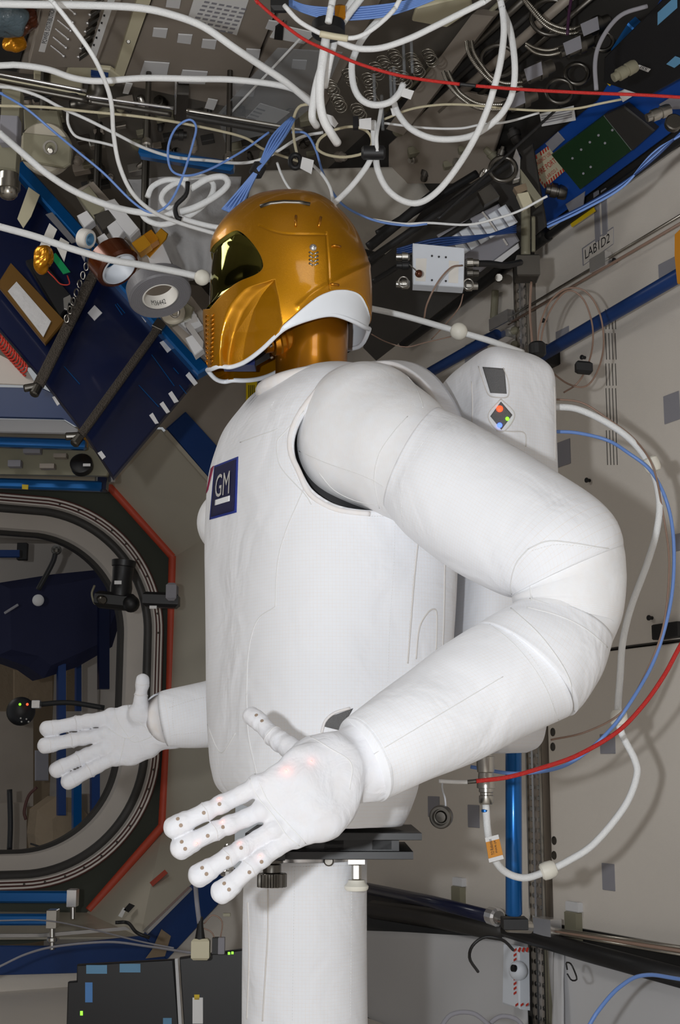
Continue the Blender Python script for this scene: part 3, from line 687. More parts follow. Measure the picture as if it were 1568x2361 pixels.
# normals of the smooth shell
du = np.roll(V2, -1, 1)-np.roll(V2, 1, 1); dr = np.gradient(V2, axis=0); nn_ = np.cross(du, dr); nn_ /= (np.linalg.norm(nn_, axis=2)[:, :, None]+1e-9)
cen = np.array([hm[0], hm[1], 0]); sg = np.sign(((V2-cen)*nn_).sum(2))[:, :, None]; nn_ = nn_*np.where(sg == 0, 1, sg); nn_[-1, :, 2] = 0; nn_[:2] = nn_[3].mean(0)/np.linalg.norm(nn_[3].mean(0))
V3 = (V2+nn_*disp.reshape(NR, NT)[:, :, None]).reshape(-1, 3); V3[:, 2] = np.maximum(V3[:, 2]-np.minimum(sdrop, .45*flat[:, 2]), 0); V3[-NT:, 2] = 0
FQ = []
ii, kk = np.meshgrid(np.arange(1, NR-1), np.arange(NT), indexing='ij'); ll = (kk+1) % NT
Q4 = np.stack([ii*NT+kk, ii*NT+ll, (ii+1)*NT+ll, (ii+1)*NT+kk], -1).reshape(-1, 4)
T0 = np.column_stack([np.zeros(NT, int), NT+(np.arange(NT)+1) % NT, NT+np.arange(NT)])
TR = np.vstack([Q4[:, [0, 1, 2]], Q4[:, [0, 2, 3]], T0])
CUT = [(420, 870), (484, 853), (507, 843), (557, 827), (601, 800), (642, 765), (675, 747), (719, 732), (751, 725), (777, 725), (807, 735), (830, 746), (850, 758), (900, 775), (900, 1100), (420, 1100)]
CUT = [tuple(q) for q in cr(CUT[:13], 160)]+[(900, 775), (900, 1100), (420, 1100)]; dC = -sdpoly(hx, hy, CUT)
full = np.column_stack([V3, hx, hy, dV, -dW])
full = np.column_stack([full, dC]); A, TA = clip(full, TR, dC); dC_A = A[:, 7]
def part(Am, Tm, gcol, sign):
    return clip(Am, Tm, gcol*sign)
vis, tv = clip(A, TA, A[:, 5]); rest, tr_ = clip(A, TA, -A[:, 5])
gold, tg = clip(rest, tr_, rest[:, 6]); white, tw = clip(rest, tr_, -rest[:, 6])
def mirror(A, T):
    B = A.copy(); B[:, 2] *= -1; n = len(A); V = np.vstack([A, B]); F = np.vstack([T, T[:, ::-1]+n]); 
    key = np.round(V[:, :3]/1e-5).astype(np.int64); on = np.abs(V[:, 2]) < 1e-6
    mp = np.arange(2*n); mp[n:][on[:n]] = np.arange(n)[on[:n]]; F = mp[F]
    W = toW(V[:, :3]); used = np.unique(F); m2 = np.full(len(W), -1); m2[used] = np.arange(len(used)); F = m2[F]; W = W[used]
    return W, F
gv, gf = mirror(gold, tg)
c0 = toW(np.array([[hm[0], hm[1], 0]]))[0]
a_, b_, c_ = gv[gf[:, 0]], gv[gf[:, 1]], gv[gf[:, 2]]; fl = np.mean(((a_+b_+c_)/3-c0)*np.cross(b_-a_, c_-a_)) < 0
def orient(F): return F[:, ::-1] if fl else F
helmet = mk('helmet_shell', (gv, orient(gf)), ['gold_paint', 'white_plastic'], robot, smooth=True, label='gold metallic helmet shell'); solid(helmet, 0.004)
vv_, vf_ = mirror(vis, tv); mk('visor', (vv_, orient(vf_)), 'visor_glass', helmet, smooth=True, label='dark mirrored visor')
wv_, wf_ = mirror(white, tw); o = mk('helmet_collar', (wv_, orient(wf_)), 'white_plastic', helmet, smooth=True, label='white rim band of the helmet'); solid(o, 0.004)
bm_ = np.abs(dC_A) < 0.02
q = A[bm_][:, :3]; q = q[np.argsort(q[:, 0])]; xs_ = np.linspace(q[0, 0], q[-1, 0], 70); nz_ = np.interp(xs_, q[:, 0], q[:, 1]); ns_ = np.interp(xs_, q[:, 0], q[:, 2])
rimp = np.column_stack([xs_, nz_, ns_]); ends = lambda i: np.array([[rimp[i, 0]+(.002 if i else -.002), rimp[i, 1], s_] for s_ in (rimp[i, 2]*.6, 0, -rimp[i, 2]*.6)])
inn = rimp*[1, 1, .965]; loop = np.vstack([inn, ends(-1), inn[::-1]*[1, 1, -1], ends(0)[::-1]]); loop = toW(loop)
for _ in range(3): loop = (np.roll(loop, 1, 0)+2*loop+np.roll(loop, -1, 0))/4
mk('rim_edge', tube(loop+Zv*.001, .0040, 10, closed=True), 'white_plastic', helmet, smooth=True, label='white rounded lower rim')
ht = bvh((gv, gf)); 
allv, allf = mirror(A, TA); hat = bvh((allv, allf))
def frame_at(x, y):
    p, n = cast(hat, x, y, 0); X = ray(x+1, y)-ray(x, y); X = nrm(X-n*(X@n)); Y = np.cross(n, X); Y = Y if Y[2] > 0 else -Y; return p, n, X, Y
p, n, X, Y = frame_at(722, 571)
mk('screw', join(lathe(p-n*.001, n, [(0, .0065), (.0015, .0065), (.0045, .0048), (.006, .002)], 24)), 'bright_metal', helmet, smooth=True, label='domed silver screw')
for x, y, ln, ang in ((682, 510, 15, 88), (737, 512, 15, 80), (775, 568, 11, 5), (771, 656, 11, -5)):
    p, n, X, Y = frame_at(x, y); d = math.cos(math.radians(ang))*X+math.sin(math.radians(ang))*Y; l = ln*DH/FPX
    mk('vent_slot', tube([p-d*l+n*.0006, p+n*.0018, p+d*l+n*.0006], .0022, 8), 'gold_neck', helmet, smooth=True)
for k in range(4):
    y = 584+k*8.5
    for s1 in (-1, 1):
        p, n, X, Y = frame_at(723+s1*6, y); d = X*s1*.72+Y*.45; mk('vent_chevron', tube([p-d*.0046+n*.0004, p+d*.0046+n*.0004], .0016, 6), 'steel', helmet, smooth=True)
for k in range(11):
    y = 730+k*10.5
    p, n, X, Y = frame_at(490-(k > 5)*1.5, y)
    if p is not None: d = nrm(X+Y*.8); mk('chin_vent', tube([p-d*.006, p+n*.0012, p+d*.006], .0015, 6), 'gold_neck', helmet, smooth=True)
    p, n, X, Y = frame_at(477, y)
    if p is not None: mk('chin_vent', tube([p-Y*.001-X*.004, p+n*.001+Y*.003, p+X*.006], .0014, 6), 'gold_neck', helmet, smooth=True)
# sensor boards under the chin
cb = P(552, 842, 2.2); mk('sensor_board', box(cb, (.055, .04, .011), (Rv, Fv, Zv)), 'blue_board', helmet, label='blue sensor box under the chin')
mk('sensor_board', box(P(600, 822, 2.2), (.03, .03, .014), (nrm(Rv+.6*Zv), Fv, nrm(Zv-.6*Rv))), 'black_plastic', helmet)
mk('crown_vent', tube([frame_at(x, y)[0] for x, y in ((600, 477), (625, 469), (655, 466), (690, 467), (715, 472))], .004, 8), 'dark_steel', helmet, smooth=True)
# ---- base plate and pedestal
pc = P(705, 1990, 2.25)
base_ = mk('base_plate', join(box(P(770, 1918, 2.26), (.27, .30, .011), (Rv, Fv, Zv)), box(P(770, 1960, 2.26), (.245, .27, .012), (Rv, Fv, Zv)), box(P(800, 1940, 2.26), (.16, .24, .03), (Rv, Fv, Zv)), *[box(P(x, 1940, D_), (.03, .02, .026), (Rv, Fv, Zv)) for x in (690, 770, 880) for D_ in (2.15, 2.37)]), 'black_plastic', robot, smooth='auto')
mk('waist_column', rod(P(705, 1930, 2.26), P(705, 1800, 2.26), .07, 40), 'dark_hole', robot)
rp = .098
mk('mount_ring', lathe(P(705, 1990, 2.25)*[1, 1, 0]+Zv*(P(705, 1990, 2.25)[2]-.02), Zv, [(0, rp), (.046, rp), (.047, rp-.005)], 72), 'bright_metal', robot, smooth='auto')
zt = P(705, 1990, 2.15)[2]; nS = 96; V = []; UV = []; th = np.linspace(0, 2*np.pi, nS, endpoint=False)
nz = 60
for j in range(nz):
    z = zt*j/(nz-1)
    k = 1+0.012*np.sin(3*th+4*z)*np.sin(9*z+1)+0.01*np.exp(-((np.cos(th-3.6)-1)/.02)**2)*np.sin(14*z)-0.014*np.exp(-((th-4.15)/.05)**2)
    q = pc*[1, 1, 0]+Zv*z+(rp+.002)*(np.cos(th)*k)[:, None]*Rv+(rp+.002)*(np.sin(th)*k)[:, None]*Fv; V.append(q); UV.append(np.stack([th*rp, np.full(nS, z)], 1))
V = np.vstack(V); F = [[i*nS+k, i*nS+(k+1) % nS, (i+1)*nS+(k+1) % nS, (i+1)*nS+k] for i in range(nz-1) for k in range(nS)]
ped = mk('pedestal_cover', (V, F, np.vstack(UV)), 'suit_fabric', robot, smooth=True); pt = bvh((V, F))
mkseams('seam', pt, [[(618, 2050), (618, 2150), (612, 2250), (606, 2355)], [(572, 2080), (575, 2200), (570, 2350)]], 'piping_cloth', ped, .0014, .0004)
mk('stitching', dashes(pt, [[(672, 1999), (740, 1997), (812, 1996)], [(679, 2005), (677, 2150), (674, 2355)], [(811, 2050), (810, 2200), (808, 2350)]], r=.0004), 'thread', ped, kind='stuff')
mk('pedestal_core', rod(pc*[1, 1, 0], pc*[1, 1, 0]+Zv*(zt-.01), rp-.004, 40), 'dark_steel', robot)
def knurl(p0, ax, r, th, k=16):
    n = nrm(ax); a = nrm(np.cross(n, Fv)); b = np.cross(n, a); pts = []
    for i in range(k*4):
        t = i/(k*4)*2*math.pi; rr = r*(1 if (i % 4) in (0, 1) else .88); pts.append(np.array(p0)+rr*(math.cos(t)*a+math.sin(t)*b))
    return slab(pts, n, th, .001)
kb = P(627, 2045, 2.10)
kn = mk('clamp_knob', knurl(kb, Zv, .0225, .020), 'dark_steel', robot, smooth=False, label='fluted steel clamp knob')
mk('knob_stem', join(rod(kb+Zv*.018, kb+Zv*.036, .014, 20), rod(kb+Zv*.034, kb+Zv*.040, .017, 20)), 'dark_steel', robot, smooth='auto'); mk('knob_bracket', box(kb+Zv*.046+Fv*.02, (.04, .06, .014), (Rv, Fv, Zv)), 'black_plastic', robot)
kb2 = P(528, 2020, 2.2); mk('clamp_knob', join(rod(kb2, kb2+Zv*.05, .008, 16), rod(kb2, kb2+Zv*.01, .014, 16)), 'steel', robot); 
s0 = P(822, 2035, 2.16)
mk('standoff_foot', lathe(s0-Zv*.012, Zv, [(0, .016), (.003, .0185), (.007, .019), (.012, .014), (.016, .013)], 30), 'nylon', robot, smooth='auto', label='white nylon foot')
mk('standoff_post', join(rod(s0+Zv*.004, s0+Zv*.028, .008, 6), box(s0+Zv*.036, (.026, .02, .018), (Rv, Fv, Zv))), 'steel', robot)
mk('ring_screw', lathe(P(758, 1985, 2.155), -Fv, [(0, .008), (.003, .008), (.004, .006)], 20), 'dark_steel', robot)
# ---- connector and cap under the backpack
cp = lambda y: P(1122, y, 2.33)
con = mk('power_connector', lathe(cp(1880), Zv, [((cp(y)[2]-cp(1880)[2]), r) for y, r in ((1855, .010), (1850, .0125), (1835, .0125), (1833, .010), (1828, .010), (1826, .0125), (1818, .0125), (1817, .0155), (1800, .016), (1799, .0125), (1792, .0135), (1782, .0125), (1780, .0145), (1765, .0155), (1745, .0155), (1744, .013), (1715, .013))], 32), 'steel', robot, smooth='auto', label='steel round power connector under the backpack')
cc = P(1018, 1883, 2.2); cax = nrm(-Fv*.9-Rv*.35-Zv*.1)
mk('dust_cap', lathe(cc-cax*.012, cax, [(0, .012), (.002, .0165), (.006, .0175), (.009, .0165), (.012, .0185), (.018, .0185), (.020, .0165), (.020, .013), (.014, .012), (.014, .010), (.017, .008), (.0175, .001)], 36), 'dark_steel', robot, smooth='auto', label='round steel dust cap hanging on a clear lanyard')
mat('clear_cord', '#c9ccd2', 0.2, alpha=0.7)
mk('lanyard', tube(cr([P(1028, 1862, 2.2), P(1026, 1840, 2.2), P(1020, 1820, 2.2), P(1020, 1800, 2.2)], 16), .0016, 8), 'clear_cord', robot, smooth=True)
# ================================================================ the module
X0 = 1.85; ZC = CAM[2]; YE = 4.36
WALL = Plane((X0, 0, 0), (-1, 0, 0)); CEIL = Plane((0, 0, ZC+1.67), (0, 0, -1)); DIAG = Plane((X0, 0, ZC+1.34), (-1, 0, -1)); LDIAG = Plane((X0, 0, ZC-.41), (-1, 0, 1)); FLOOR = Plane((0, 0, 0), (0, 0, 1))
def EP(Y): return Plane((0, Y, 0), (0, -1, 0))
AX3 = (np.array([1., 0, 0]), np.array([0, 1., 0]), np.array([0, 0, 1.]))
mat('rack_beige', '#dad3ca', 0.55, bump=0.15, bscale=500, vary=0.05, vscale=3); mat('panel_grey', '#9b9186', 0.5, 0.12, vary=0.12); mat('ceiling_grey', '#7a746c', 0.5, 0.4, vary=0.2, vscale=5)
mat('frame_dark', '#3a3836', 0.5, 0.3, vary=0.3); mat('rail_blue', '#0b5fa5', 0.28, 0.55, coat=0.3); mat('navy_paint', '#0a1538', 0.33, 0.1, coat=0.3, vary=.25, vscale=6); mat('strip_blue', '#10356e', 0.4, vary=.1); mat('panel_blue', '#11479c', 0.4, vary=.12)
mat('cable_white', '#eceeef', 0.55, bump=.25, bscale=600); mat('cable_beige', '#cfc6a8', 0.6, bump=.4, bscale=900); mat('cable_blue', '#6f93d6', 0.4); mat('cable_red', '#c4231d', 0.35, bump=.4, bscale=800); mat('cable_brown', '#8f7566', 0.4); mat('cable_black', '#141416', 0.5)
mat('velcro_white', '#d2d2d4', 0.95); mat('velcro_grey', '#8e8d94', 0.95); mat('label_paper', '#e2e2e2', 0.6); mat('ink', '#1b1b1d', 0.6); mat('ink_red', '#c03526', 0.6)
mat('cone_metal', '#b9b2a2', 0.42, 0.25, vary=.12, vscale=4); mat('seal_red', '#b8432a', 0.55, vary=.15); mat('hatch_silver', '#d5cfc9', 0.45, 0.2); mat('gasket_brown', '#4a231c', 0.5); mat('collar_white', '#b9b2ab', 0.7, vary=.06)
mat('dark_green', '#3b3f36', 0.5, 0.3); mat('beige_paint', '#cfc8ac', 0.5); mat('kapton', '#c98416', 0.25, 0.6); mat('kapton_dark', '#5a2a12', 0.22, 0.4, coat=.5); mat('brass_gold', '#e0a22c', 0.3, 0.8)
mat('tape_grey', '#77767a', 0.45, bump=.1, bscale=300); mat('paper_core', '#e9e6e0', 0.6); mat('green_tape', '#0b8a52', 0.5); mat('green_board', '#1d3a20', 0.4, vary=.2, vscale=300); mat('green_lit_edge', '#5fc98c', 0.3)
mat('webbing', '#4b433b', 0.7, bump=1.0, bscale=260, vary=.35, vscale=300); mat('cloth_grey', '#c2c1c2', 0.95, bump=.5, bscale=40, vary=.08, vscale=30); mat('cloth_white', '#c6c6c8', 0.9, bump=.3, bscale=7); mat('plastic_clear', '#aab0b6', 0.12, alpha=0.28)
mat('blue_cloth', '#0b1136', 0.8, bump=.4, bscale=12); mat('yellow_paint', '#d9b90f', 0.5); mat('amber', '#d38a10', 0.5); mat('olive', '#8c8874', 0.5, .2); mat('sheet_pale', '#b3ada3', 0.8, bump=.4, bscale=20, vary=.15, vscale=9); mat('box_white', '#dfe5ee', 0.4); mat('cyan_label', '#5f93b8', 0.5); mat('screen_blue', '#4d86c8', 0.4)
mat('led_lime', '#8dff3a', emit='#8dff3a', estr=1.5); mat('purple_cord', '#3a1436', 0.6); mat('tan_bag', '#8b7a64', 0.8, bump=.5, bscale=30); mat('hose_metal', '#a9a59c', 0.25, 1.0)
MATSET = MATS
def st(name, geo, m, parent=None, smooth=False): return mk(name, geo, m, parent, smooth, kind='structure' if parent is None else None)
def rect(x0, x1, y0, y1, z0, z1): return box(((x0+x1)/2, (y0+y1)/2, (z0+z1)/2), (x1-x0, y1-y0, z1-z0), AX3, .002)
# ---- shell
st('floor', rect(-1.3, 1.75, -1.6, YE+.02, -.05, 0), 'rack_beige')
wall = st('wall_right', rect(X0+.03, X0+.09, -1.6, YE+.02, ZC-.42, ZC+1.35), 'frame_dark')
ceil = st('ceiling', rect(-1.3, 1.56, -1.6, YE+.02, ZC+1.69, ZC+1.74), 'ceiling_grey')
def strip45(p0, p1, ya, yb, th, nrm_): 
    return slab([(p0[0], ya, p0[1]), (p1[0], ya, p1[1]), (p1[0], yb, p1[1]), (p0[0], yb, p0[1])], nrm(nrm_), th, .001)
up_ = st('trim_1', strip45((1.92, ZC+1.33), (1.52, ZC+1.73), -1.6, YE+.02, .02, (-1, 0, -1)), 'frame_dark')
lo_ = st('trim_2', strip45((2.05, ZC-.42), (1.75, ZC-.72), -1.6, YE+.02, .02, (-1, 0, 1)), 'frame_dark')
# ---- far side and back of the module, behind and left of the camera
wl_ = st('wall_left', rect(-1.36, -1.30, -1.6, YE+.02, 0, ZC+1.70), 'frame_dark'); wb_ = st('wall_back', rect(-1.36, 1.95, -1.66, -1.6, 0, ZC+1.70), 'frame_dark')
for i in range(5):
    ya = -1.5+i*1.17
    for j, (za, zb) in enumerate(((.05, .75), (.80, 1.45), (1.50, 2.25))): mk('panel', rect(-1.30, -1.27, ya, ya+1.1, za, zb), ('rack_beige', 'panel_grey', 'navy_paint', 'rack_beige')[(i*2+j) % 4], wl_)
for i in range(3): mk('panel', rect(-1.2+i, -.3+i, -1.6, -1.57, .3, 2.1), ('panel_grey', 'frame_dark', 'rack_beige')[i], wb_)
# ---- rack faces on the right wall
def wy(px, py): return WALL.hit(px, py)[1]
z_lo, z_hi = ZC-.36, ZC+1.33
yp = wy(1240, 1700)     # seat track line
for i, (ya, yb) in enumerate(((-1.0, yp-.045), (yp+.035, yp+1.09), (yp+1.12, YE))):
    for (za, zb) in ((z_lo, WALL.hit(1500, 1486)[2]-.003), (WALL.hit(1500, 1486)[2]+.003, z_hi)):
        mk('panel', rect(X0, X0+.03, ya, yb, za, zb), 'rack_beige', wall)
def wq(x, y, wpx, hpx, m, name, lift=0.0, th=.002, parent=wall, dx=0, lbl=None):
    """rectangle standing upright on the wall, pixel centre and size"""
    c = WALL.hit(x, y); a = WALL.hit(x-wpx/2, y); b = WALL.hit(x+wpx/2, y); t = WALL.hit(x, y-hpx/2); d = WALL.hit(x, y+hpx/2)
    return mk(name, rect(X0-lift-th, X0-lift, min(a[1], b[1]), max(a[1], b[1]), d[2], t[2]), m, parent, label=lbl)
for x, y, a, b, m in ((1300, 1045, 32, 58, 'velcro_grey'), (1550, 940, 36, 66, 'velcro_grey'), (1540, 625, 40, 50, 'velcro_grey'), (1404, 2022, 28, 62, 'velcro_grey'), (1093, 1882, 26, 52, 'velcro_grey'), (1402, 1715, 34, 46, 'velcro_grey'), (1298, 775, 30, 34, 'velcro_grey'), (1001, 1860, 26, 48, 'velcro_grey'), (1245, 520, 30, 62, 'frame_dark'), (1566, 1250, 20, 40, 'velcro_grey')):
    wq(x, y, a, b, m, 'hook_patch')
for x, y in ((1361, 1108), (1424, 602), (1260, 740), (1505, 1425), (1350, 825)):
    p = WALL.hit(x, y); mk('stud', join(rod(p, p-np.array([.012, 0, 0]), .004, 10), rod(p-np.array([.008, 0, 0]), p-np.array([.013, 0, 0]), .006, 10)), 'cable_black', wall)
for x, y in ((1275, 1688), (1275, 1722), (1278, 1938), (1278, 1972)):
    p = WALL.hit(x, y); mk('latch_hole', lathe(p+np.array([.001, 0, 0]), (-1, 0, 0), [(0, .010), (.002, .010), (.0025, .0085), (.0012, .008), (.0012, .001)], 16), 'dark_steel', wall)
for k in range(4):
    for y0, y1 in ((713, 760), (768, 830), (838, 890), (895, 985), (992, 1073)):
        x = 1396+k*7.4; p = WALL.hit(x+3*(y0-700)/370, y0); q = WALL.hit(x+3*(y1-700)/370, y1)
        mk('grille_slot', rect(X0-.0008, X0, p[1]-.0009, p[1]+.0009, q[2], p[2]), 'frame_dark', wall)
s = wq(1500, 1484, 180, 3.5, 'frame_dark', 'seam_gap', th=.0012)
wq(1550, 1455, 60, 36, 'cable_black', 'hinge_latch', th=.02)
# seat track
tr = empty('seat_track', (X0, yp, ZC-.68), 'upright steel seat track with holes along the right wall behind the backpack', 'track')
zt0, zt1 = .02, WALL.hit(1222, 600)[2]
mk('rail', rect(X0-.012, X0+.02, yp-.030, yp+.030, zt0, zt1), 'panel_grey', tr)
mk('lip', rect(X0-.020, X0-.011, yp-.006, yp+.002, zt0, zt1), 'bright_metal', tr); mk('lip', rect(X0-.018, X0-.011, yp-.030, yp-.025, zt0, zt1), 'steel', tr); mk('lip', rect(X0-.018, X0-.011, yp+.025, yp+.030, zt0, zt1), 'steel', tr)
z = zt0+.01
while z < zt1-.01:
    for dy in (-.0165, .0145): mk('notch', rod((X0-.0125, yp+dy, z), (X0-.0155, yp+dy, z), .0055, 8), 'steel', tr)
    z += .025
mk('side_flange', rect(X0-.004, X0+.02, yp+.032, yp+.062, .1, WALL.hit(1222, 1760)[2]), 'rack_beige', tr)
mk('post', rect(X0-.01, X0+.02, yp-.085, yp-.032, .02, WALL.hit(1250, 2170)[2]), 'olive', tr); mk('lip', rect(X0-.016, X0-.009, yp-.062, yp-.056, .02, WALL.hit(1250, 2170)[2]), 'bright_metal', tr)
def handrail(label, a, b, r, m='rail_blue', ends=True, group=None):
    a = np.array(a); b = np.array(b); t = empty('handrail', (a+b)/2, label, 'handrail', group)
    d = nrm(b-a); mk('grip', lathe(a, d, [(0, r*.8), (.004, r), (np.linalg.norm(b-a)-.004, r), (np.linalg.norm(b-a), r*.8)], 20), m, t, smooth='auto'); return t, d
t, d = handrail('upright blue handrail in front of the right wall below the backpack', P(1184, 1690, 2.55), P(1185, 2112, 2.55), 18.5*2.55/FPX)
mk('end_bracket', box(P(1186, 2128, 2.57), (.045, .05, .02), (Rv, Fv, Zv)), 'cable_black', t); mk('end_bracket', box(P(1184, 1680, 2.57), (.04, .05, .02), (Rv, Fv, Zv)), 'cable_black', t); mk('standoff', rod(P(1224, 2138, 2.6), P(1168, 2134, 2.57), .012, 12), 'steel', t)
# blue diagonal rails along the wall
wallrail = Plane((X0-.055, 0, 0), (-1, 0, 0))
t, d = handrail('long dark blue rail running along the right wall above the backpack', wallrail.hit(1605, 612), wallrail.hit(1203, 846), .0155, 'strip_blue')
mk('end_cap', rod(wallrail.hit(1212, 841), wallrail.hit(1180, 860), .022, 14), 'cable_black', t)
mk('bracket', box(wallrail.hit(1232, 820)+np.array([.03, 0, 0]), (.05, .06, .05), AX3), 'cable_black', t)
t, d = handrail('dark blue rail passing behind the robot shoulder', wallrail.hit(1148, 770), wallrail.hit(930, 893), .0145, 'strip_blue'); mk('clip', box(wallrail.hit(1146, 772)+np.array([.025, 0, 0]), (.03, .05, .02), AX3), 'bright_metal', t)
# clear-sleeved conduits along the wall
cw = Plane((X0-.02, 0, 0), (-1, 0, 0)); k = 0
for (a, b, m, nm) in (((1600, 478), (1170, 735), 'hose_metal', 'upper'), ((1600, 497), (1172, 747), 'cable_brown', 'lower')):
    mk('conduit', tube([cw.hit(*a), cw.hit(*b)], .0035, 10), m, None, True, '%s thin metal conduit sloping along the right wall under the location plate' % nm, 'conduit')
mk('conduit_clamp', box(cw.hit(1385, 605), (.02, .06, .035), AX3), 'bright_metal', label='silver clamp holding the two conduits beside the location plate', cat='clamp')
mk('conduit_clamp', box(cw.hit(1160, 740), (.03, .09, .035), AX3), 'bright_metal', label='silver clamp at the lower end of the two conduits', cat='clamp')
# location plate
def plate(pl, q, m, name='plate', parent=None, th=.0015, lift=0, **kw):
    return mk(name, slab([pl.hit(x, y, lift) for x, y in q], pl.n, th, .0004), m, parent, **kw)
LQ = [(1343, 573), (1415, 523), (1415, 563), (1345, 613)]
lp = plate(WALL, LQ, 'velcro_grey', 'location_plate', None, .002, 0, label='grey location plate reading LAB1D2 on the right wall', cat='sign')
WALLt = lambda q, pl=WALL, lift=.0022: [pl.hit(x, y, lift) for x, y in q]
mk('plate_face', slab(WALLt([(1345, 574), (1413.5, 526), (1413.5, 562), (1346.5, 610)]), WALL.n, .0006, .0001), 'rack_beige', lp)
text_on(lp, WALLt(LQ, lift=.003), 'LAB1D2', 'ink', WALL.n, (.08, .18, .88, .72))
wq(1378, 500, 11, 120, 'velcro_grey', 'strap', th=.003, parent=lp); wq(1395, 490, 11, 110, 'velcro_grey', 'strap', th=.003, parent=lp)
pl2 = plate(WALL, [(1073, 797), (1124, 768), (1124, 806), (1073, 838)], 'velcro_grey', 'location_plate', None, label='second location plate lower on the wall behind the white bundle', cat='sign')
text_on(pl2, WALLt([(1073, 797), (1124, 768), (1124, 806), (1073, 838)], lift=.002), 'LAB1', 'ink', WALL.n, (.05, .0, .7, .6))
mk('yellow_tag', slab(WALLt([(1316, 512), (1370, 478), (1374, 487), (1320, 524)], lift=.03), WALL.n, .004), 'yellow_paint', label='yellow tag along the top edge of the right wall', cat='tag')
mk('warning_strap', slab(WALLt([(1094, 838), (1126, 812), (1127, 838), (1139, 829), (1139, 852), (1095, 866)], lift=.02), WALL.n, .004), 'amber', label='amber strap sticking up behind the backpack', cat='strap')
mk('warning_strap', slab(WALLt([(1559, 540), (1580, 520), (1580, 655), (1565, 655), (1558, 590)], lift=.08), WALL.n, .004), 'amber', label='amber strap at the right edge of the wall', cat='strap')
for x, y in ((1187, 762), (1187, 795)): mk('knob_tag', ball(cw.hit(x, y), .011, 10, 8), 'olive', label='small olive knob on the wall beside the seat track, %s of two' % ('upper' if y < 780 else 'lower'), cat='knob')
for x, y, hh in ((1064, 2068, 60), (1330, 2140, 80)):
    p = WALL.hit(x, y); t = mk('latch', rect(X0-.018, X0, p[1]-.022, p[1]+.022, p[2]-hh*2.8/FPX/2, p[2]+hh*2.8/FPX/2), 'olive', label='olive rack latch low on the wall %s the seat track' % ('left of' if x < 1200 else 'right of'), cat='latch')
    mk('pad', rect(X0-.014, X0, p[1]-.026, p[1]+.022, p[2]+hh*2.8/FPX/2, p[2]+hh*2.8/FPX/2+.022), 'velcro_white', t)
# lower clear tube and dark pipe along the wall foot
lowp = Plane((X0-.06, 0, 0), (-1, 0, 0))
for dy, m, nm in ((0, 'hose_metal', 'upper'), (9, 'cable_brown', 'middle'), (18, 'hose_metal', 'lowest')):
    mk('conduit', tube([lowp.hit(1600, 2188+dy), lowp.hit(1262, 2140+dy*.5), lowp.hit(1140, 2119+dy*.4)], .0035, 8), m, None, True, '%s of the three conduits along the wall foot' % nm, 'conduit')
mk('conduit_clamp', box(lowp.hit(1262, 2137), (.03, .07, .04), AX3), 'bright_metal', label='silver clamp on the wall foot conduits by the seat track', cat='clamp')
mk('pipe', tube([lowp.hit(1600, 2262), lowp.hit(1350, 2195), lowp.hit(1170, 2142)], .020, 14), 'cable_black', None, True, 'black sleeve running along the foot of the right wall', 'pipe')
mk('pipe', tube([lowp.hit(1135, 2115), lowp.hit(1000, 2080), lowp.hit(845, 2048)], .016, 14), 'navy_paint', None, True, 'dark navy pipe behind the pedestal', 'pipe')
mk('conduit_clamp', rod(lowp.hit(1150, 2116), lowp.hit(1130, 2110), .022, 14), 'bright_metal', label='silver end collar of the dark navy pipe', cat='clamp')
mk('duct', tube([lowp.hit(1140, 2148)+[.03,0,0], lowp.hit(1000, 2122)+[.03,0,0], lowp.hit(840, 2098)+[.03,0,0]], .026, 14), 'frame_dark', None, True, 'dark corrugated duct under the navy pipe behind the pedestal', 'duct')
# white soft covers on the lower standoff
def cloth(name, pl, corners, m, label, amp, nx=40, ny=24, lift=.01, cat='cover', seed=0, th=.004, pin=None):
    """wavy sheet over a plane; corners are pixels tl,tr,br,bl"""
    q = [pl.hit(x, y, lift) for x, y in corners]; V = []; r = np.random.default_rng(seed); ph = r.uniform(0, 6, 8)
    for j in range(ny+1):
        for i in range(nx+1):
            u, v = i/nx, j/ny; p = bil(q, u, v)
            wv_ = math.sin(9*u+ph[0]+3*math.sin(3*v+ph[1]))*.4+math.sin(17*u*(.6+.8*v)+ph[2])*.3+math.sin(7*v+5*u+ph[3])*.3
            V.append(p+pl.n*(amp*(wv_+1.0)))
    F = [[j*(nx+1)+i, j*(nx+1)+i+1, (j+1)*(nx+1)+i+1, (j+1)*(nx+1)+i] for j in range(ny) for i in range(nx)]
    o = mk(name, (np.array(V), F), m, None, True, label, cat); solid(o, th, off=0); return o
LD = Plane((X0-.02, 0, ZC-.43), (-1, 0, .18))
cloth('fabric_cover', LD, [(835, 2146), (1228, 2165), (1228, 2620), (835, 2560)], 'cloth_white', 'white soft fabric cover below the wall, left of the seat track', .012, seed=2)
cloth('fabric_cover', LD, [(1282, 2172), (1900, 2358), (1900, 2900), (1282, 2640)], 'cloth_white', 'white soft fabric cover below the wall, right of the seat track', .012, seed=5)
cloth('fabric_strip', LD, [(1280, 2195), (1302, 2200), (1300, 2400), (1275, 2400)], 'cloth_white', 'white binding strip beside the seat track foot', .002, 6, 10, .03)
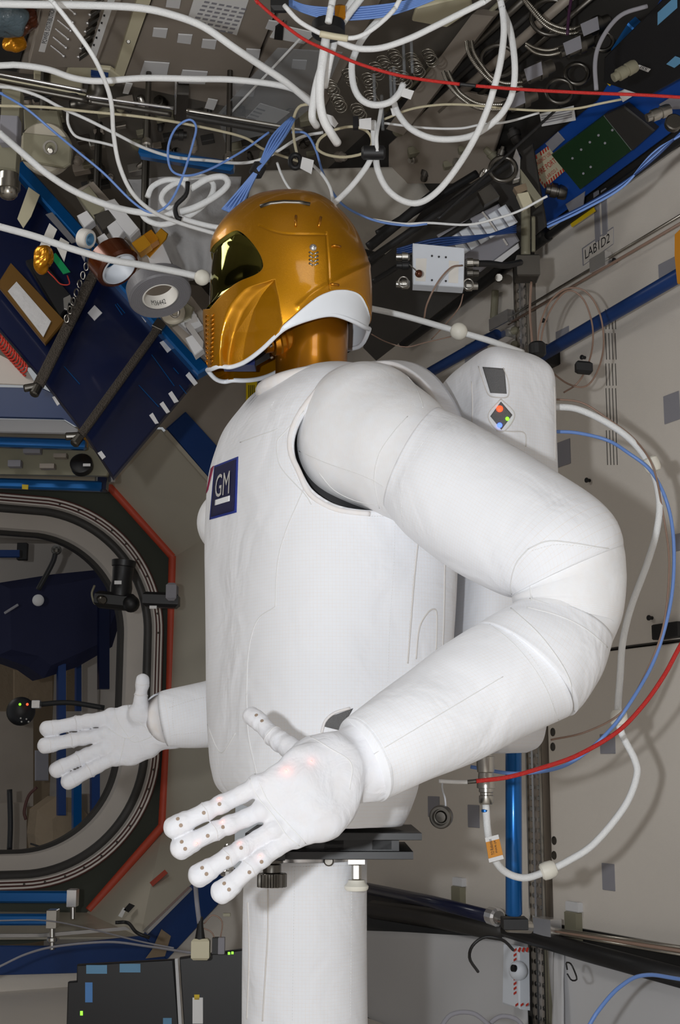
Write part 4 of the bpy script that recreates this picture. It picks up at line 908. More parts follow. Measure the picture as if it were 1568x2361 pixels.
# red-striped switch box with black lead
sb = empty('utility_box', LD.hit(1195, 2280, .05), 'white utility box with red striped border beside the seat track foot', 'box')
mk('casing', slab([LD.hit(x, y, .03) for x, y in ((1185, 2178), (1220, 2185), (1222, 2330), (1183, 2318))], LD.n, .03), 'box_white', sb)
mk('socket', ball(LD.hit(1195, 2238, .062), .022, 16, 10), 'box_white', sb, smooth=True); mk('socket_hole', lathe(LD.hit(1188, 2233, .078), LD.n, [(0, .008), (.008, .008), (.009, .006)], 12), 'cable_black', sb)
for k in range(13):
    y = 2190+k*11 if k < 10 else 2316; x = 1186 if k < 10 else 1190+(k-10)*12
    mk('red_stripe', slab([LD.hit(a, b, .061) for a, b in ((x-1, y), (x+5, y-4), (x+5, y+1), (x-1, y+5))], LD.n, .001, .0002), 'ink_red', sb)
for k in range(3): mk('red_stripe', slab([LD.hit(a, b, .061) for a, b in ((1194+k*9, 2193), (1198+k*9, 2184), (1202+k*9, 2186), (1198+k*9, 2196))], LD.n, .001, .0002), 'ink_red', sb)
def C(label, pts, rpx, m, D=2.4, group=None, name='cable', cat='cable', seg=10, wob=0.0, parent=None):
    p3 = []
    for q in pts: p3.append(P(q[0], q[1], q[2] if len(q) > 2 else D))
    for e, i, j in ((0, 0, 1), (-1, -1, -2)):      # runs that leave the frame go on outside it
        if not (-5 < pts[i][0] < 1573) or pts[i][1] < -5:
            x_ = p3[i]+nrm(p3[i]-p3[j])*.35; p3 = [x_]+p3 if e == 0 else p3+[x_]
    n = max(16, int(sum(np.hypot(pts[i+1][0]-pts[i][0], pts[i+1][1]-pts[i][1]) for i in range(len(pts)-1))/9))
    p = cr(np.array(p3), n); Dm = np.mean([q[2] if len(q) > 2 else D for q in pts])
    return mk(name, tube(p, rpx*Dm/FPX, seg), m, parent, True, label, cat, group)
C('black curled lead plugged into the red-striped box', [(1183, 2190, 2.55), (1160, 2168, 2.5), (1120, 2160, 2.5), (1090, 2180, 2.5), (1083, 2210, 2.52), (1102, 2240, 2.6)], 3.5, 'cable_black')
C('blue cable at the lower right corner', [(1350, 2380, 2.5), (1380, 2330, 2.5), (1430, 2275, 2.52), (1490, 2248, 2.55), (1600, 2262, 2.6)], 4.5, 'cable_blue')
C('grey wire loop hanging on the right fabric cover', [(1308, 2235, 2.7), (1306, 2220, 2.68), (1316, 2222, 2.66), (1325, 2240, 2.66), (1330, 2258, 2.68), (1318, 2260, 2.7), (1308, 2245, 2.7)], 1.8, 'cable_black')
C('grey coiled hose at the bottom, left coil', [(1010, 2380, 2.5), (1040, 2340, 2.5), (1090, 2336, 2.5), (1130, 2365, 2.5)], 5, 'velcro_grey'); C('grey coiled hose at the bottom, right coil', [(1110, 2380, 2.52), (1150, 2345, 2.52), (1190, 2350, 2.52), (1215, 2380, 2.52)], 5, 'velcro_grey')
# ---- end bulkhead
def R(x, y, Y): return EP(Y).hit(x, y)
def quad(name, pts, th, m, parent=None, label=None, cat=None, kind=None):
    pts = [np.array(p) for p in pts]; n = nrm(sum(np.cross(pts[i]-pts[0], pts[i+1]-pts[0]) for i in range(1, len(pts)-1)))
    if n@(CAM-pts[0]) < 0: n = -n
    return mk(name, slab(pts, n, th), m, parent, label=label, cat=cat, kind=kind)
endw = quad('wall_end', [R(230, 600, YE), R(700, 600, YE), R(700, 1325, YE), R(375, 985, YE), R(200, 985, YE), R(150, 600, YE)], .01, 'panel_grey', kind='structure')
E0 = 4.72
for nm, pts, m in (('panel', [R(255, 1120, E0), R(402, 1285, E0), R(557, 1190, YE), R(372, 990, YE)], 'cone_metal'), ('panel', [R(402, 1285, E0), R(376, 1920, E0), R(540, 1990, YE), R(557, 1190, YE)], 'cone_metal'),
                   ('panel', [R(376, 1920, E0), R(200, 2108, E0), R(325, 2165, YE), R(540, 1990, YE)], 'cone_metal'), ('panel', [R(200, 2108, E0), R(-600, 2100, E0), R(-600, 2170, YE), R(325, 2165, YE)], 'cone_metal'),
                   ('panel', [R(255, 1120, E0), R(-600, 1105, E0), R(-600, 960, YE), R(372, 990, YE)], 'cone_metal')):
    quad(nm, pts, .006, m, endw)
for pts in ([(250, 1118), (398, 1283)], [(398, 1283), (392, 1600), (374, 1905)], [(374, 1905), (205, 2100)]):
    mk('seal_strip', tube([R(*p, E0-.006) for p in pts], .0155, 12), 'seal_red', endw, 'auto')
mk('panel', rect(-1.30, -.05, YE, YE+.03, 0, ZC+1.68), 'panel_grey', endw); mk('panel', rect(-.05, 1.2, YE, YE+.03, ZC+1.32, ZC+1.68), 'panel_grey', endw); mk('panel', rect(-.05, .83, YE, YE+.03, ZC+1.10, ZC+1.32), 'panel_grey', endw)
quad('panel', [(-.05, YE, .1), (-.05, YE, 1.95), (.02, 4.78, 1.85), (.02, 4.78, .1)], .006, 'cone_metal', endw)
hx0, hz0 = .86, ZC+.268
def rr(half, r, n=24):
    pts = []
    for (cx, cz, a0) in ((1, 1, 0), (-1, 1, 90), (-1, -1, 180), (1, -1, 270)):
        for a in np.linspace(a0, a0+90, n, endpoint=False): pts.append((hx0+cx*(half-r)+r*math.cos(math.radians(a)), hz0+cz*(half-r)+r*math.sin(math.radians(a))))
    return np.array(pts)
def ringsweep(prof, rcorner=.47):
    V = []; n = 96
    for half, Y in prof:
        q = rr(half, rcorner+(half-.68)); V.append(np.column_stack([q[:, 0], np.full(n, Y), q[:, 1]]))
    V = np.vstack(V); F = [[i*n+k, i*n+(k+1) % n, (i+1)*n+(k+1) % n, (i+1)*n+k] for i in range(len(prof)-1) for k in range(n)]
    return V, F
hatch = st('door_1', ringsweep([(.68, 4.75), (.86, 4.75), (.86, 4.77), (.68, 4.77), (.68, 4.75)]), 'dark_green')
mk('hatch_ring', ringsweep([(.645, 4.735), (.648, 4.715), (.678, 4.712), (.684, 4.735)]), 'hatch_silver', hatch, smooth='auto')
for hh in (.652, .664, .676): mk('gasket', ringsweep([(hh, 4.7125), (hh+.003, 4.710), (hh+.006, 4.7125)]), 'gasket_brown', hatch, smooth=True)
mk('gasket', ringsweep([(.618, 4.75), (.622, 4.728), (.645, 4.735)]), 'frame_dark', hatch, smooth=True)
mk('collar', ringsweep([(.622, 4.745), (.605, 4.775), (.572, 4.80), (.568, 4.83)]), 'collar_white', hatch, smooth='auto')
mk('vestibule_rim', ringsweep([(.568, 4.83), (.556, 4.84), (.556, 4.88), (.565, 4.89)]), 'frame_dark', hatch, smooth='auto')
q = rr(.662, .452, 10)
for i in range(0, 40, 1):
    mk('ring_screw', rod((q[i, 0], 4.712, q[i, 1]), (q[i, 0], 4.708, q[i, 1]), .004, 8), 'dark_steel', hatch)
# module beyond the hatch
bey = st('wall_beyond', rect(-.6, 2.3, 7.2, 7.25, -.6, 2.4), 'tan_bag'); mk('panel', rect(-.6, 2.2, 5.2, 7.2, -.55, -.5), 'frame_dark', bey); mk('panel', quad and rect(1.75, 1.8, 5.0, 7.2, -.55, 2.1), 'collar_white', bey)
mk('panel', rect(-.6, 2.2, 5.3, 7.2, ZC+1.0, ZC+1.03), 'collar_white', bey)
def F_(name, x0, y0, x1, y1, Y, m, label, cat, th=.03, **k): return mk(name, slab([R(x0, y0, Y), R(x1, y0, Y), R(x1, y1, Y), R(x0, y1, Y)], np.array([0, -1., 0]), th), m, None, label=label, cat=cat, **k)
F_('stowage_locker', -20, 1255, 235, 1350, 6.0, 'collar_white', 'pale panel at the top of the opening beyond the hatch', 'panel')
mk('stowage_bag', slab([R(x, y, 5.6) for x, y in ((-30, 1358), (95, 1338), (252, 1322), (262, 1390), (228, 1500), (150, 1545), (75, 1570), (40, 1545), (-30, 1520))], np.array([0, -1., 0]), .25, .05), 'blue_cloth', label='large dark navy cloth bag hanging beyond the hatch', cat='bag')
for x0, x1, y0, y1, Y, m, nm in ((224, 248, 1380, 1590, 5.3, 'navy_paint', 'wide navy post right of the bag beyond the hatch'), (130, 148, 1530, 1880, 5.4, 'strip_blue', 'long blue post beyond the far hand'), (172, 184, 1515, 1640, 5.7, 'strip_blue', 'short blue post under the navy bag'),
                            (165, 184, 1800, 1912, 5.3, 'rail_blue', 'bright blue post end below the far hand'), (207, 226, 1770, 1930, 5.3, 'strip_blue', 'blue post nearest the hatch rim below the far hand'), (-20, 95, 1975, 2000, 5.3, 'navy_paint', 'low navy bar at the bottom of the opening')):
    F_('post', x0, y0, x1, y1, Y, m, nm, 'post', .03)
for x0, x1, y0, y1, Y, m, nm in ((150, 172, 1540, 1640, 6.2, 'tan_bag', 'narrow tan panel under the navy bag'), (186, 222, 1500, 1700, 6.3, 'collar_white', 'grey panel between the blue posts'), (30, 120, 1545, 1625, 6.5, 'tan_bag', 'tan panel left of the long blue post'), (-20, 75, 1640, 1860, 6.2, 'panel_grey', 'grey cabinet door at the far left beyond the hatch'),
                            (80, 110, 1730, 1800, 6.0, 'velcro_grey', 'small grey box left of the far hand fingers'), (185, 206, 1830, 1900, 5.8, 'panel_grey', 'small grey panel between the lower blue posts'), (-20, 60, 1850, 1960, 5.9, 'panel_grey', 'low grey panel at the far left beyond the hatch')):
    F_('stowage_locker', x0, y0, x1, y1, Y, m, nm, 'panel', .02)
mk('cargo_bag', slab([R(x, y, 5.7) for x, y in ((68, 1865), (110, 1835), (150, 1838), (205, 1905), (225, 1960), (150, 2010), (70, 1990), (62, 1920))], np.array([0, -1., 0]), .2, .06), 'tan_bag', label='tan cargo bag low beyond the hatch', cat='bag')
mk('floodlight', ball(P(48, 1640, 5.2), .055, 20, 14), 'cable_black', None, True, 'round black lamp with tiny lights beyond the hatch', 'lamp'); fl_ = bpy.data.objects['floodlight']
for x, y, m in ((46, 1624, 'led_green'), (63, 1624, 'led_red')): mk('indicator', ball(P(x, y, 5.14), .005, 8, 6), m, fl_)
for x, y in ((48, 1656), (50, 1664), (61, 1658), (66, 1664)): mk('glint_knob', ball(P(x, y, 5.14), .004, 8, 6), 'steel', fl_)
mk('clamp_block', box(P(84, 1624, 5.15), (.03, .03, .03), (Rv, Fv, Zv)), 'bright_metal', label='shiny clamp block beside the round black lamp', cat='clamp')
C('black horizontal arm behind the far hand', [(90, 1624, 5.2), (160, 1620, 5.2), (240, 1632, 5.2)], 6, 'cable_black', name='jointed_boom', cat='boom')
C('black articulated arm hanging from the top of the opening', [(128, 1275, 5.1), (120, 1300, 5.1), (88, 1360, 5.1)], 6, 'cable_black', name='jointed_boom', cat='boom'); mk('boom_pivot', ball(P(130, 1268, 5.1), .02, 14, 10), 'dark_steel', label='grey pivot at the top of the articulated arm', cat='pivot'); mk('ball_end', ball(P(88, 1384, 5.0), .022, 16, 12), 'velcro_white', None, True, 'round white knob on the arm in front of the navy bag', 'knob')
mk('grey_wand', rod(P(10, 1414, 5.1), P(42, 1394, 5.1), .005, 8), 'velcro_grey', label='thin grey wand in front of the navy bag', cat='rod')
C('black upright stand low beyond the hatch', [(22, 1820, 5.3), (24, 1900, 5.3), (22, 1960, 5.3)], 6, 'cable_black', name='support_stand', cat='stand')
C('red lead low beyond the hatch', [(85, 1815, 5.3), (66, 1835, 5.3), (56, 1870, 5.3), (60, 1890, 5.3)], 3.5, 'gasket_brown')
C('dark cord across the lower opening', [(70, 1945, 5.2), (100, 1955, 5.2), (150, 1972, 5.2)], 2, 'cable_black')
F_('handle_block', -20, 1270, 42, 1286, 5.2, 'strip_blue', 'blue handle at the top left of the opening', 'handle', .03); mk('handle_mount', box(P(52, 1272, 5.4), (.04, .03, .07), (Rv, Fv, Zv)), 'cable_black', label='black mount beside the blue handle at the top left', cat='mount')
# camera in front of the hatch ring
ct = empty('stills_camera', P(290, 1370, 4.55), 'black camera with upright lens clamped in front of the hatch rim', 'camera')
l0 = P(278, 1368, 4.55); la = nrm(Zv+.08*Rv)
mk('lens', lathe(l0, la, [(-.01, .036), (.02, .038), (.045, .034), (.075, .036), (.09, .036), (.092, .040), (.112, .042), (.114, .038), (.108, .033), (.10, .02), (.10, .002)], 30), 'black_plastic', ct, smooth='auto')
mk('body', box(P(268, 1386, 4.55), (.14, .07, .055), (nrm(Rv-.1*Zv), Fv, nrm(Zv+.1*Rv)), .012), 'cable_black', ct); mk('grip', ball(P(302, 1392, 4.53), .03, 14, 10), 'cable_black', ct, smooth=True); mk('dial', rod(P(230, 1380, 4.53), P(238, 1384, 4.5), .015, 14), 'dark_steel', ct)
mk('flash_unit', box(P(372, 1384, 4.5), (.12, .06, .05), (nrm(Rv-.04*Zv), Fv, Zv), .01), 'black_plastic', ct); mk('flash_head', box(P(397, 1366, 4.48), (.035, .06, .06), (Rv, Fv, Zv), .008), 'velcro_grey', ct)
mk('tag', box(P(272, 1343, 4.495), (.024, .002, .012), (Rv, Fv, Zv)), 'label_paper', ct); mk('tag', box(P(353, 1400, 4.46), (.024, .002, .010), (Rv, Fv, Zv)), 'label_paper', ct); mk('strap_loop', tube(cr([P(218, 1350, 4.55), P(212, 1370, 4.54), P(220, 1392, 4.55), P(232, 1370, 4.56)], 24), .004, 8), 'olive', ct, smooth=True)
# blue edge strips of the octagon frame
def strip(poly, Y, th, m, label, name='edge_strip'): return mk(name, slab([R(x, y, Y) for x, y in poly], np.array([0, -1., 0]), th), m, None, label=label, cat='trim')
strip([(381, 990), (424, 952), (640, 1190), (560, 1200)], YE-.02, .02, 'strip_blue', 'upper diagonal blue edge strip left of the robot chest')
strip([(376, 1000), (382, 992), (560, 1196), (545, 1190)], YE-.03, .012, 'cone_metal', 'thin metal lip beside the upper diagonal blue strip')
strip([(432, 2048), (500, 1985), (560, 2010), (494, 2090), (380, 2212), (325, 2158)], YE-.02, .02, 'strip_blue', 'lower diagonal blue edge strip below the hatch')
strip([(329, 2146), (434, 2044), (438, 2048), (334, 2152)], YE-.03, .03, 'bright_metal', 'pale lip along the lower diagonal blue strip')
strip([(-420, 2176), (110, 2180), (328, 2156), (382, 2210), (340, 2232), (175, 2242), (-420, 2258)], YE-.02, .02, 'strip_blue', 'wide blue edge strip along the bottom left')
st('trim_3', slab([R(x, y, YE) for x, y in ((-60, 2235), (382, 2205), (500, 2085), (560, 2010), (720, 1900), (720, 2420), (-60, 2420))], np.array([0, -1., 0]), .008), 'rack_beige')
strip([(-420, 2155), (95, 2152), (290, 2136), (300, 2143), (100, 2160), (-420, 2163)], YE-.03, .012, 'bright_metal', 'pale metal lip above the bottom blue strip')
p = R(285, 2100, YE+.05)
mk('tape_piece', slab([R(x, y, YE-.045) for x, y in ((350, 2190), (372, 2142), (394, 2158), (380, 2205), (335, 2210))], np.array([0, -1., 0]), .002), 'tan_bag', label='tan tape piece on the corner of the lower blue strip', cat='tape')
quad('hazard_mark', [R(272, 2112, 4.5), R(284, 2092, 4.5), R(291, 2096, 4.5), R(281, 2116, 4.5)], .002, 'label_paper', label='white mark on the metal panel below the hatch', cat='mark'); quad('hazard_mark', [R(284, 2098, 4.5), R(298, 2082, 4.5), R(311, 2088, 4.5), R(296, 2104, 4.5)], .002, 'cable_black', label='black mark beside the white mark below the hatch', cat='mark')
cpl = Plane(R(376, 1920, E0), np.cross(R(200, 2108, E0)-R(376, 1920, E0), R(325, 2165, YE)-R(376, 1920, E0)))
lt = mk('stencil', slab([cpl.hit(x, y, .008) for x, y in ((345, 2035), (380, 2005), (387, 2013), (352, 2044))], cpl.n, .0004, .0001), 'seal_red', label='small faded red stencil on the metal panel below the hatch', cat='lettering')
# hatch-side rails (blue, boxy) left
def railbox(label, a, b, hpx, D, m='rail_blue', th=.03):
    A, B = P(*a, D), P(*b, D); d = nrm(B-A); h_ = hpx*D/FPX; t = empty('handrail', (A+B)/2, label, 'handrail')
    n = nrm(np.cross(d, Fv)); n = n if n[2] > 0 else -n
    mk('grip', box((A+B)/2, (np.linalg.norm(B-A), th, h_), (d, np.cross(n, d), n), .006), m, t); return t, d, n
t, d, n = railbox('upper blue handrail at the left edge above the hatch', (-420, 1006), (198, 1026), 24, 4.2); mk('bracket', box(P(190, 1010, 4.25), (.03, .05, .05), (d, Fv, n)), 'brass_gold', t)
t, d, n = railbox('lower blue handrail at the left edge above the hatch', (-420, 1102), (236, 1122), 24, 4.4); mk('bracket', box(P(238, 1112, 4.42), (.03, .05, .06), (d, Fv, n)), 'navy_paint', t); mk('standoff', join(rod(P(224, 1075, 4.42), P(224, 1112, 4.42), .009, 12), rod(P(258, 1112, 4.42), P(258, 1090, 4.42), .012, 12)), 'bright_metal', t)
t, d, n = railbox('upper blue handrail at the left edge below the hatch', (-420, 2066), (160, 2068), 26, 4.5); mk('bracket', box(P(168, 2070, 4.5), (.03, .05, .055), (d, Fv, n)), 'bright_metal', t); mk('standoff', rod(P(168, 2080, 4.5), P(168, 2120, 4.5), .009, 12), 'steel', t)
t, d, n = railbox('lower blue handrail at the left edge below the hatch', (-420, 2120), (112, 2120), 24, 4.3); mk('bracket', box(P(122, 2118, 4.3), (.03, .05, .055), (d, Fv, n)), 'steel', t); mk('standoff', join(rod(P(120, 2130, 4.3), P(120, 2190, 4.3), .009, 12), rod(P(120, 2160, 4.3), P(120, 2172, 4.3), .016, 12)), 'steel', t)
mk('equipment_cover', slab([P(x, y, 4.05) for x, y in ((-420, 888), (100, 898), (205, 948), (195, 995), (150, 968), (-420, 955))], -Fv, .02), 'strip_blue', label='wide blue panel at the left edge above the handrails', cat='panel')
mk('lit_strip', slab([P(x, y, 4.15) for x, y in ((-420, 962), (150, 972), (182, 992), (180, 1002), (-420, 990))], -Fv, .02), 'velcro_white', label='pale strip painted as lit between blue panel and handrail', cat='lit strip')  # pale sheet whose colour stands in for a lit strip
mk('grey_shelf', slab([P(x, y, 4.35) for x, y in ((-420, 1020), (210, 1032), (260, 1070), (250, 1100), (-420, 1090))], -Fv, .02), 'olive', label='grey equipment shelf between the two left handrails', cat='shelf')
mk('yellow_mark', slab([P(x, y, 4.36) for x, y in ((51, 1117), (66, 1118), (65, 1129), (51, 1128))], -Fv, .003), 'yellow_paint', label='small yellow square below the lower left handrail', cat='tag')
mk('cable_spool', lathe(P(190, 1078, 4.3), nrm(-Fv+.3*Zv), [(0, .03), (.004, .036), (.03, .036), (.034, .03)], 24), 'cable_black', None, 'auto', 'flat black cap on the shelf between the handrails', 'cap'); mk('tag', box(P(200, 1072, 4.25), (.024, .002, .009), (Rv, Fv, Zv)), 'label_paper', None, label='tiny white tag on the flat black cap', cat='tag')
for i, (x, y, ww, hh) in enumerate(((75, 1040, 40, 14), (140, 1052, 30, 10), (35, 1070, 30, 16), (110, 1076, 34, 12))): mk('shelf_box', box(P(x, y, 4.28), (ww*4.28/FPX, .03, hh*4.28/FPX), (Rv, Fv, Zv)), 'panel_grey' if i % 2 else 'velcro_grey', label='small grey box on the shelf between the left handrails', cat='box', group='small grey boxes on the shelf')
# laptops bottom left
def laptop(label, poly, D, extra):
    t = empty('laptop', P(poly[0][0], poly[0][1], D), label, 'laptop'); mk('lid', slab([P(x, y, D) for x, y in poly], -Fv, .022), 'black_plastic', t)
    for (x, y, w_, h_, m) in extra: mk('sticker' if m != 'led_lime' else 'indicator', slab([P(x-w_/2, y-h_/2, D-.022), P(x+w_/2, y-h_/2, D-.022), P(x+w_/2, y+h_/2, D-.022), P(x-w_/2, y+h_/2, D-.022)], -Fv, .0012, .0002), m, t)
    return t
laptop('large black laptop lid at the bottom left with blue stickers', [(181, 2222), (403, 2210), (420, 2420), (155, 2420), (160, 2262), (180, 2260)], 3.4, [(223, 2235, 48, 20, 'cyan_label'), (300, 2232, 48, 20, 'cyan_label'), (205, 2288, 17, 46, 'screen_blue'), (188, 2336, 6, 10, 'led_lime'), (386, 2355, 20, 16, 'cyan_label')])
laptop('black laptop left of the pedestal with green lights', [(416, 2206), (575, 2184), (590, 2420), (430, 2420)], 3.2, [(528, 2198, 5, 6, 'led_lime'), (536, 2197, 5, 6, 'led_lime'), (456, 2330, 24, 60, 'label_paper'), (454, 2299, 12, 12, 'yellow_paint')])
mk('laptop_gap_strip', slab([P(x, y, 3.35) for x, y in ((404, 2210), (411, 2209), (424, 2420), (416, 2420))], -Fv, .01), 'velcro_white', label='pale strip between the two laptops', cat='strip')
ad = empty('power_adapter', P(465, 2200, 3.1), 'beige plug adapter with upright lead on top of the laptop', 'adapter'); mk('body', box(P(463, 2188, 3.1), (.04, .03, .045), (Rv, Fv, Zv), .005), 'beige_paint', ad); mk('strain_relief', lathe(P(461, 2168, 3.1), Zv, [(0, .012), (.03, .007), (.05, .006)], 14), 'cable_black', ad); mk('lead', tube(cr([P(460, 2130, 3.1), P(454, 2080, 3.1), P(450, 2030, 3.2)], 14), .0055, 8), 'velcro_grey', ad, smooth=True)
mk('plug', box(P(497, 2180, 3.1), (.014, .02, .035), (Rv, Fv, Zv)), 'cable_black', label='black plug beside the beige adapter, left of two', cat='plug'); mk('plug', box(P(511, 2180, 3.1), (.014, .02, .035), (Rv, Fv, Zv)), 'velcro_grey', label='grey plug beside the beige adapter, right of two', cat='plug')
C('thin grey lead looping up from the plugs', [(470, 2130, 3.1), (490, 2110, 3.1), (512, 2125, 3.1), (508, 2165, 3.1)], 1.6, 'cable_brown'); C('second thin lead looping from the plugs', [(470, 2140, 3.1), (488, 2150, 3.1), (497, 2170, 3.1)], 1.6, 'cable_brown'); mk('toggle', box(P(523, 2109, 3.1), (.016, .01, .007), (Rv, Fv, Zv)), 'olive', label='small olive tab above the plugs', cat='tab')
C('long pale lead sweeping across the bottom left', [(-30, 2240, 3.6), (0, 2228, 3.6), (60, 2200, 3.6), (130, 2182, 3.55), (250, 2172, 3.5), (340, 2182, 3.45), (440, 2197, 3.3)], 2.6, 'velcro_grey'); C('second thin pale lead across the bottom left', [(-30, 2123, 4.0), (100, 2122, 4.0), (200, 2140, 3.8), (320, 2170, 3.5), (400, 2186, 3.4)], 1.8, 'velcro_grey')
C('black lead crossing the lower blue strip', [(266, 2127, 3.9), (295, 2128, 3.9), (315, 2150, 3.8), (345, 2162, 3.8)], 4, 'cable_black')
mat('bag_blue', '#5b6b74', 0.25, bump=.6, bscale=60, vary=.5, vscale=40)
mat('film_amber', '#6b4d22', 0.4, 0.2)
# ================================================================ ceiling and clutter
def SL(name, label, cat, pl, poly, th, m, lift=0.0, group=None, parent=None): return mk(name, pslab(pl, poly, th, lift), m, parent, label=label if parent is None else None, cat=cat if parent is None else None, group=group)
C1 = CEIL
# ceiling racks: panels
for i, (poly, m) in enumerate((([(-60, -60), (100, -60), (40, 150), (-60, 140)], 'frame_dark'), ([(103, -60), (335, -60), (258, 175), (43, 152)], 'panel_grey'), ([(368, -60), (665, -60), (545, 235), (280, 178)], 'panel_grey'), ([(672, -60), (900, -60), (740, 250), (552, 236)], 'panel_grey'))):
    mk('panel', pslab(C1, poly, .02, -.02), m, ceil)
SL('divider_strip', 'beige divider strip between the ceiling panels', 'strip', C1, [(318, -20), (352, -20), (283, 175), (262, 163)], .012, 'beige_paint', .0)
mk('screw', rod(C1.hit(296, 96, .011), C1.hit(296, 96, .015), .005, 10), 'dark_steel', bpy.data.objects['divider_strip'])
pb_ = empty('power_box', C1.hit(130, 70), 'grey power distribution box with a row of toggles on the ceiling', 'box')
mk('casing', pslab(C1, [(105, -30), (282, -30), (222, 132), (66, 128)], .03, .0), 'panel_grey', pb_)
LBQ = [(120, 10), (134, 12), (103, 120), (89, 118)]
mk('name_strip', pslab(C1, LBQ, .001, .0305), 'label_paper', pb_)
text_on(pb_, [C1.hit(x, y, .032) for x, y in [(89, 118), (115, 16), (130, 18), (104, 120)]], 'POWER DISTRIBUTION', 'ink', C1.n, (.2, .15, 1.0, .85))
mk('switch_strip', pslab(C1, [(252, -10), (268, -10), (222, 130), (208, 118)], .001, .0305), 'label_paper', pb_)
for k in range(7):
    x, y = 178-5.2*k, 12+19.5*k; a = C1.hit(x-26+8, y-6, .03); 
    mk('toggle', tube([C1.hit(x-30, y-24, .032), C1.hit(x, y, .05)], .0022, 8), 'bright_metal', pb_); mk('toggle_tip', ball(C1.hit(x, y, .05), .0042, 10, 8), 'bright_metal', pb_, smooth=True)
    mk('breaker', pslab(C1, [(x+36, y-6), (x+62, y-22), (x+60, y-14), (x+36, y+4)], .01, .03), 'dark_steel', pb_); mk('breaker_tip', ball(C1.hit(x+34, y+2, .045), .004, 10, 8), 'bright_metal', pb_, smooth=True)
    mk('legend', pslab(C1, [(245-6*k, 16+17*k), (249-6*k, 17+17*k), (248-6*k, 22+17*k), (244-6*k, 20+17*k)], .0006, .0318), 'ink', pb_)
for i, (x, y) in enumerate(((369, 72), (426, 86), (482, 98), (400, 4), (583, 120), (690, 145))):
    mk('hook_square', pslab(C1, [(x-15, y-9), (x+18, y-7), (x+14, y+14), (x-18, y+10)], .003, .001), 'velcro_white', ceil)
for x, y in ((355, 156), (443, 176), (555, 205)): mk('hook_square', pslab(C1, [(x-22, y-16), (x+36, y-12), (x+30, y+16), (x-32, y+14)], .003, .001), 'velcro_white', ceil)
mk('hook_square', pslab(C1, [(620, 45), (650, 50), (640, 72), (612, 64)], .003, .001), 'velcro_white', ceil)
# data label sheet
sh_ = SL('data_sheet', 'white printed data sheet on the ceiling panel near the top', 'label', C1, [(452, -20), (580, -20), (546, 80), (432, 44)], .002, 'label_paper', .002)
for r_ in range(7):
    for c_ in range(6):
        x = 472+c_*17-r_*5.2; y = 2+r_*9+c_*3.2; mk('print_block', pslab(C1, [(x, y), (x+12, y+2), (x+10, y+6), (x-2, y+4)], .0004, .0042), 'velcro_grey', sh_)
sh2 = SL('card', 'white printed card hanging under the ceiling above the helmet', 'label', C1, [(567, 272), (600, 237), (668, 258), (625, 292)], .002, 'label_paper', .05)
for k in range(4): mk('print_block', pslab(C1, [(592-k*7, 248+k*7), (612-k*7, 254+k*7), (610-k*7, 257+k*7), (590-k*7, 251+k*7)], .0004, .0524), 'velcro_grey', sh2)
SL('card', 'white card with perforated edge behind the dark strap near the red cable', 'label', C1, [(622, 85), (640, 55), (730, 75), (700, 100)], .002, 'label_paper', .03)
SL('dark_strap', 'dark strap hanging over the white card near the red cable', 'strap', C1, [(635, 60), (655, 45), (652, 90), (632, 88)], .004, 'cable_black', .04)
for i, (q, l) in enumerate((([(783+0, 0)], ''),)): pass
SL('clear_bag', 'clear plastic sheet stretched under the ceiling near the coils', 'sheet', C1, [(500, 265), (640, 110), (790, 120), (740, 230), (650, 300), (520, 330)], .002, 'plastic_clear', .08)
mk('white_rod', rod(C1.hit(534, 258, .10), C1.hit(695, 86, .10), .0028, 8), 'cable_white', label='thin straight white rod under the ceiling', cat='rod')
for i, q in enumerate(([(283, 214), (290, 190), (306, 192), (296, 216)], [(472, 248), (480, 226), (502, 230), (493, 253)])): SL('tag', 'small white tag on the pipe bank, %s of two' % ('left' if i == 0 else 'right'), 'tag', C1, q, .002, 'label_paper', .03)
# pipe banks across the ceiling (run along x)
for (a, b, r, m, l) in (((-30, 165), (200, 210), 4, 'bright_metal', 'first bright pipe at the far left of the pipe bank'), ((-30, 176), (198, 219), 2.5, 'beige_paint', 'thin beige pipe under the first bright pipe'), ((-30, 188), (205, 232), 8, 'dark_steel', 'broad grey pipe at the left of the pipe bank'),
                        ((200, 222), (400, 250), 4, 'bright_metal', 'bright pipe left of the tall bracket'), ((205, 234), (395, 264), 7, 'dark_steel', 'grey pipe left of the tall bracket'), ((430, 255), (700, 300), 5, 'steel', 'steel pipe right of the tall bracket'), ((430, 268), (640, 305), 8, 'frame_dark', 'dark pipe under the steel pipe'), ((-30, 235), (190, 215), 4, 'cable_black', 'black hose crossing the left pipe bank')):
    C(l, [(a[0], a[1], 2.85), (b[0], b[1], 2.9)], r, m, name='pipe', cat='pipe', seg=12)
SL('bracket', 'tall bronze bracket standing on the pipe bank', 'bracket', C1, [(402, 190), (436, 192), (434, 272), (405, 268)], .03, 'dark_steel', .0); mk('pipe', tube([C1.hit(406, 185, .04), C1.hit(404, 262, .04)], .003, 8), 'bright_metal', None, True, 'thin bright tube along the tall bracket', 'pipe')
e0 = C1.hit(225, 180, .02); mk('elbow_duct', tube(cr([C1.hit(228, 185, .0), C1.hit(226, 215, .03), C1.hit(210, 235, .05), C1.hit(170, 245, .05)], 24), [.026]*20+[.02]*4, 18), 'dark_steel', None, True, 'dark shiny elbow duct under the thin hanging cable', 'duct')
SL('mount_plate', 'beige mounting plate with knobs at the end of the ceiling box', 'plate', C1, [(160, 142), (255, 152), (280, 170), (262, 192), (150, 172)], .01, 'beige_paint', .005)
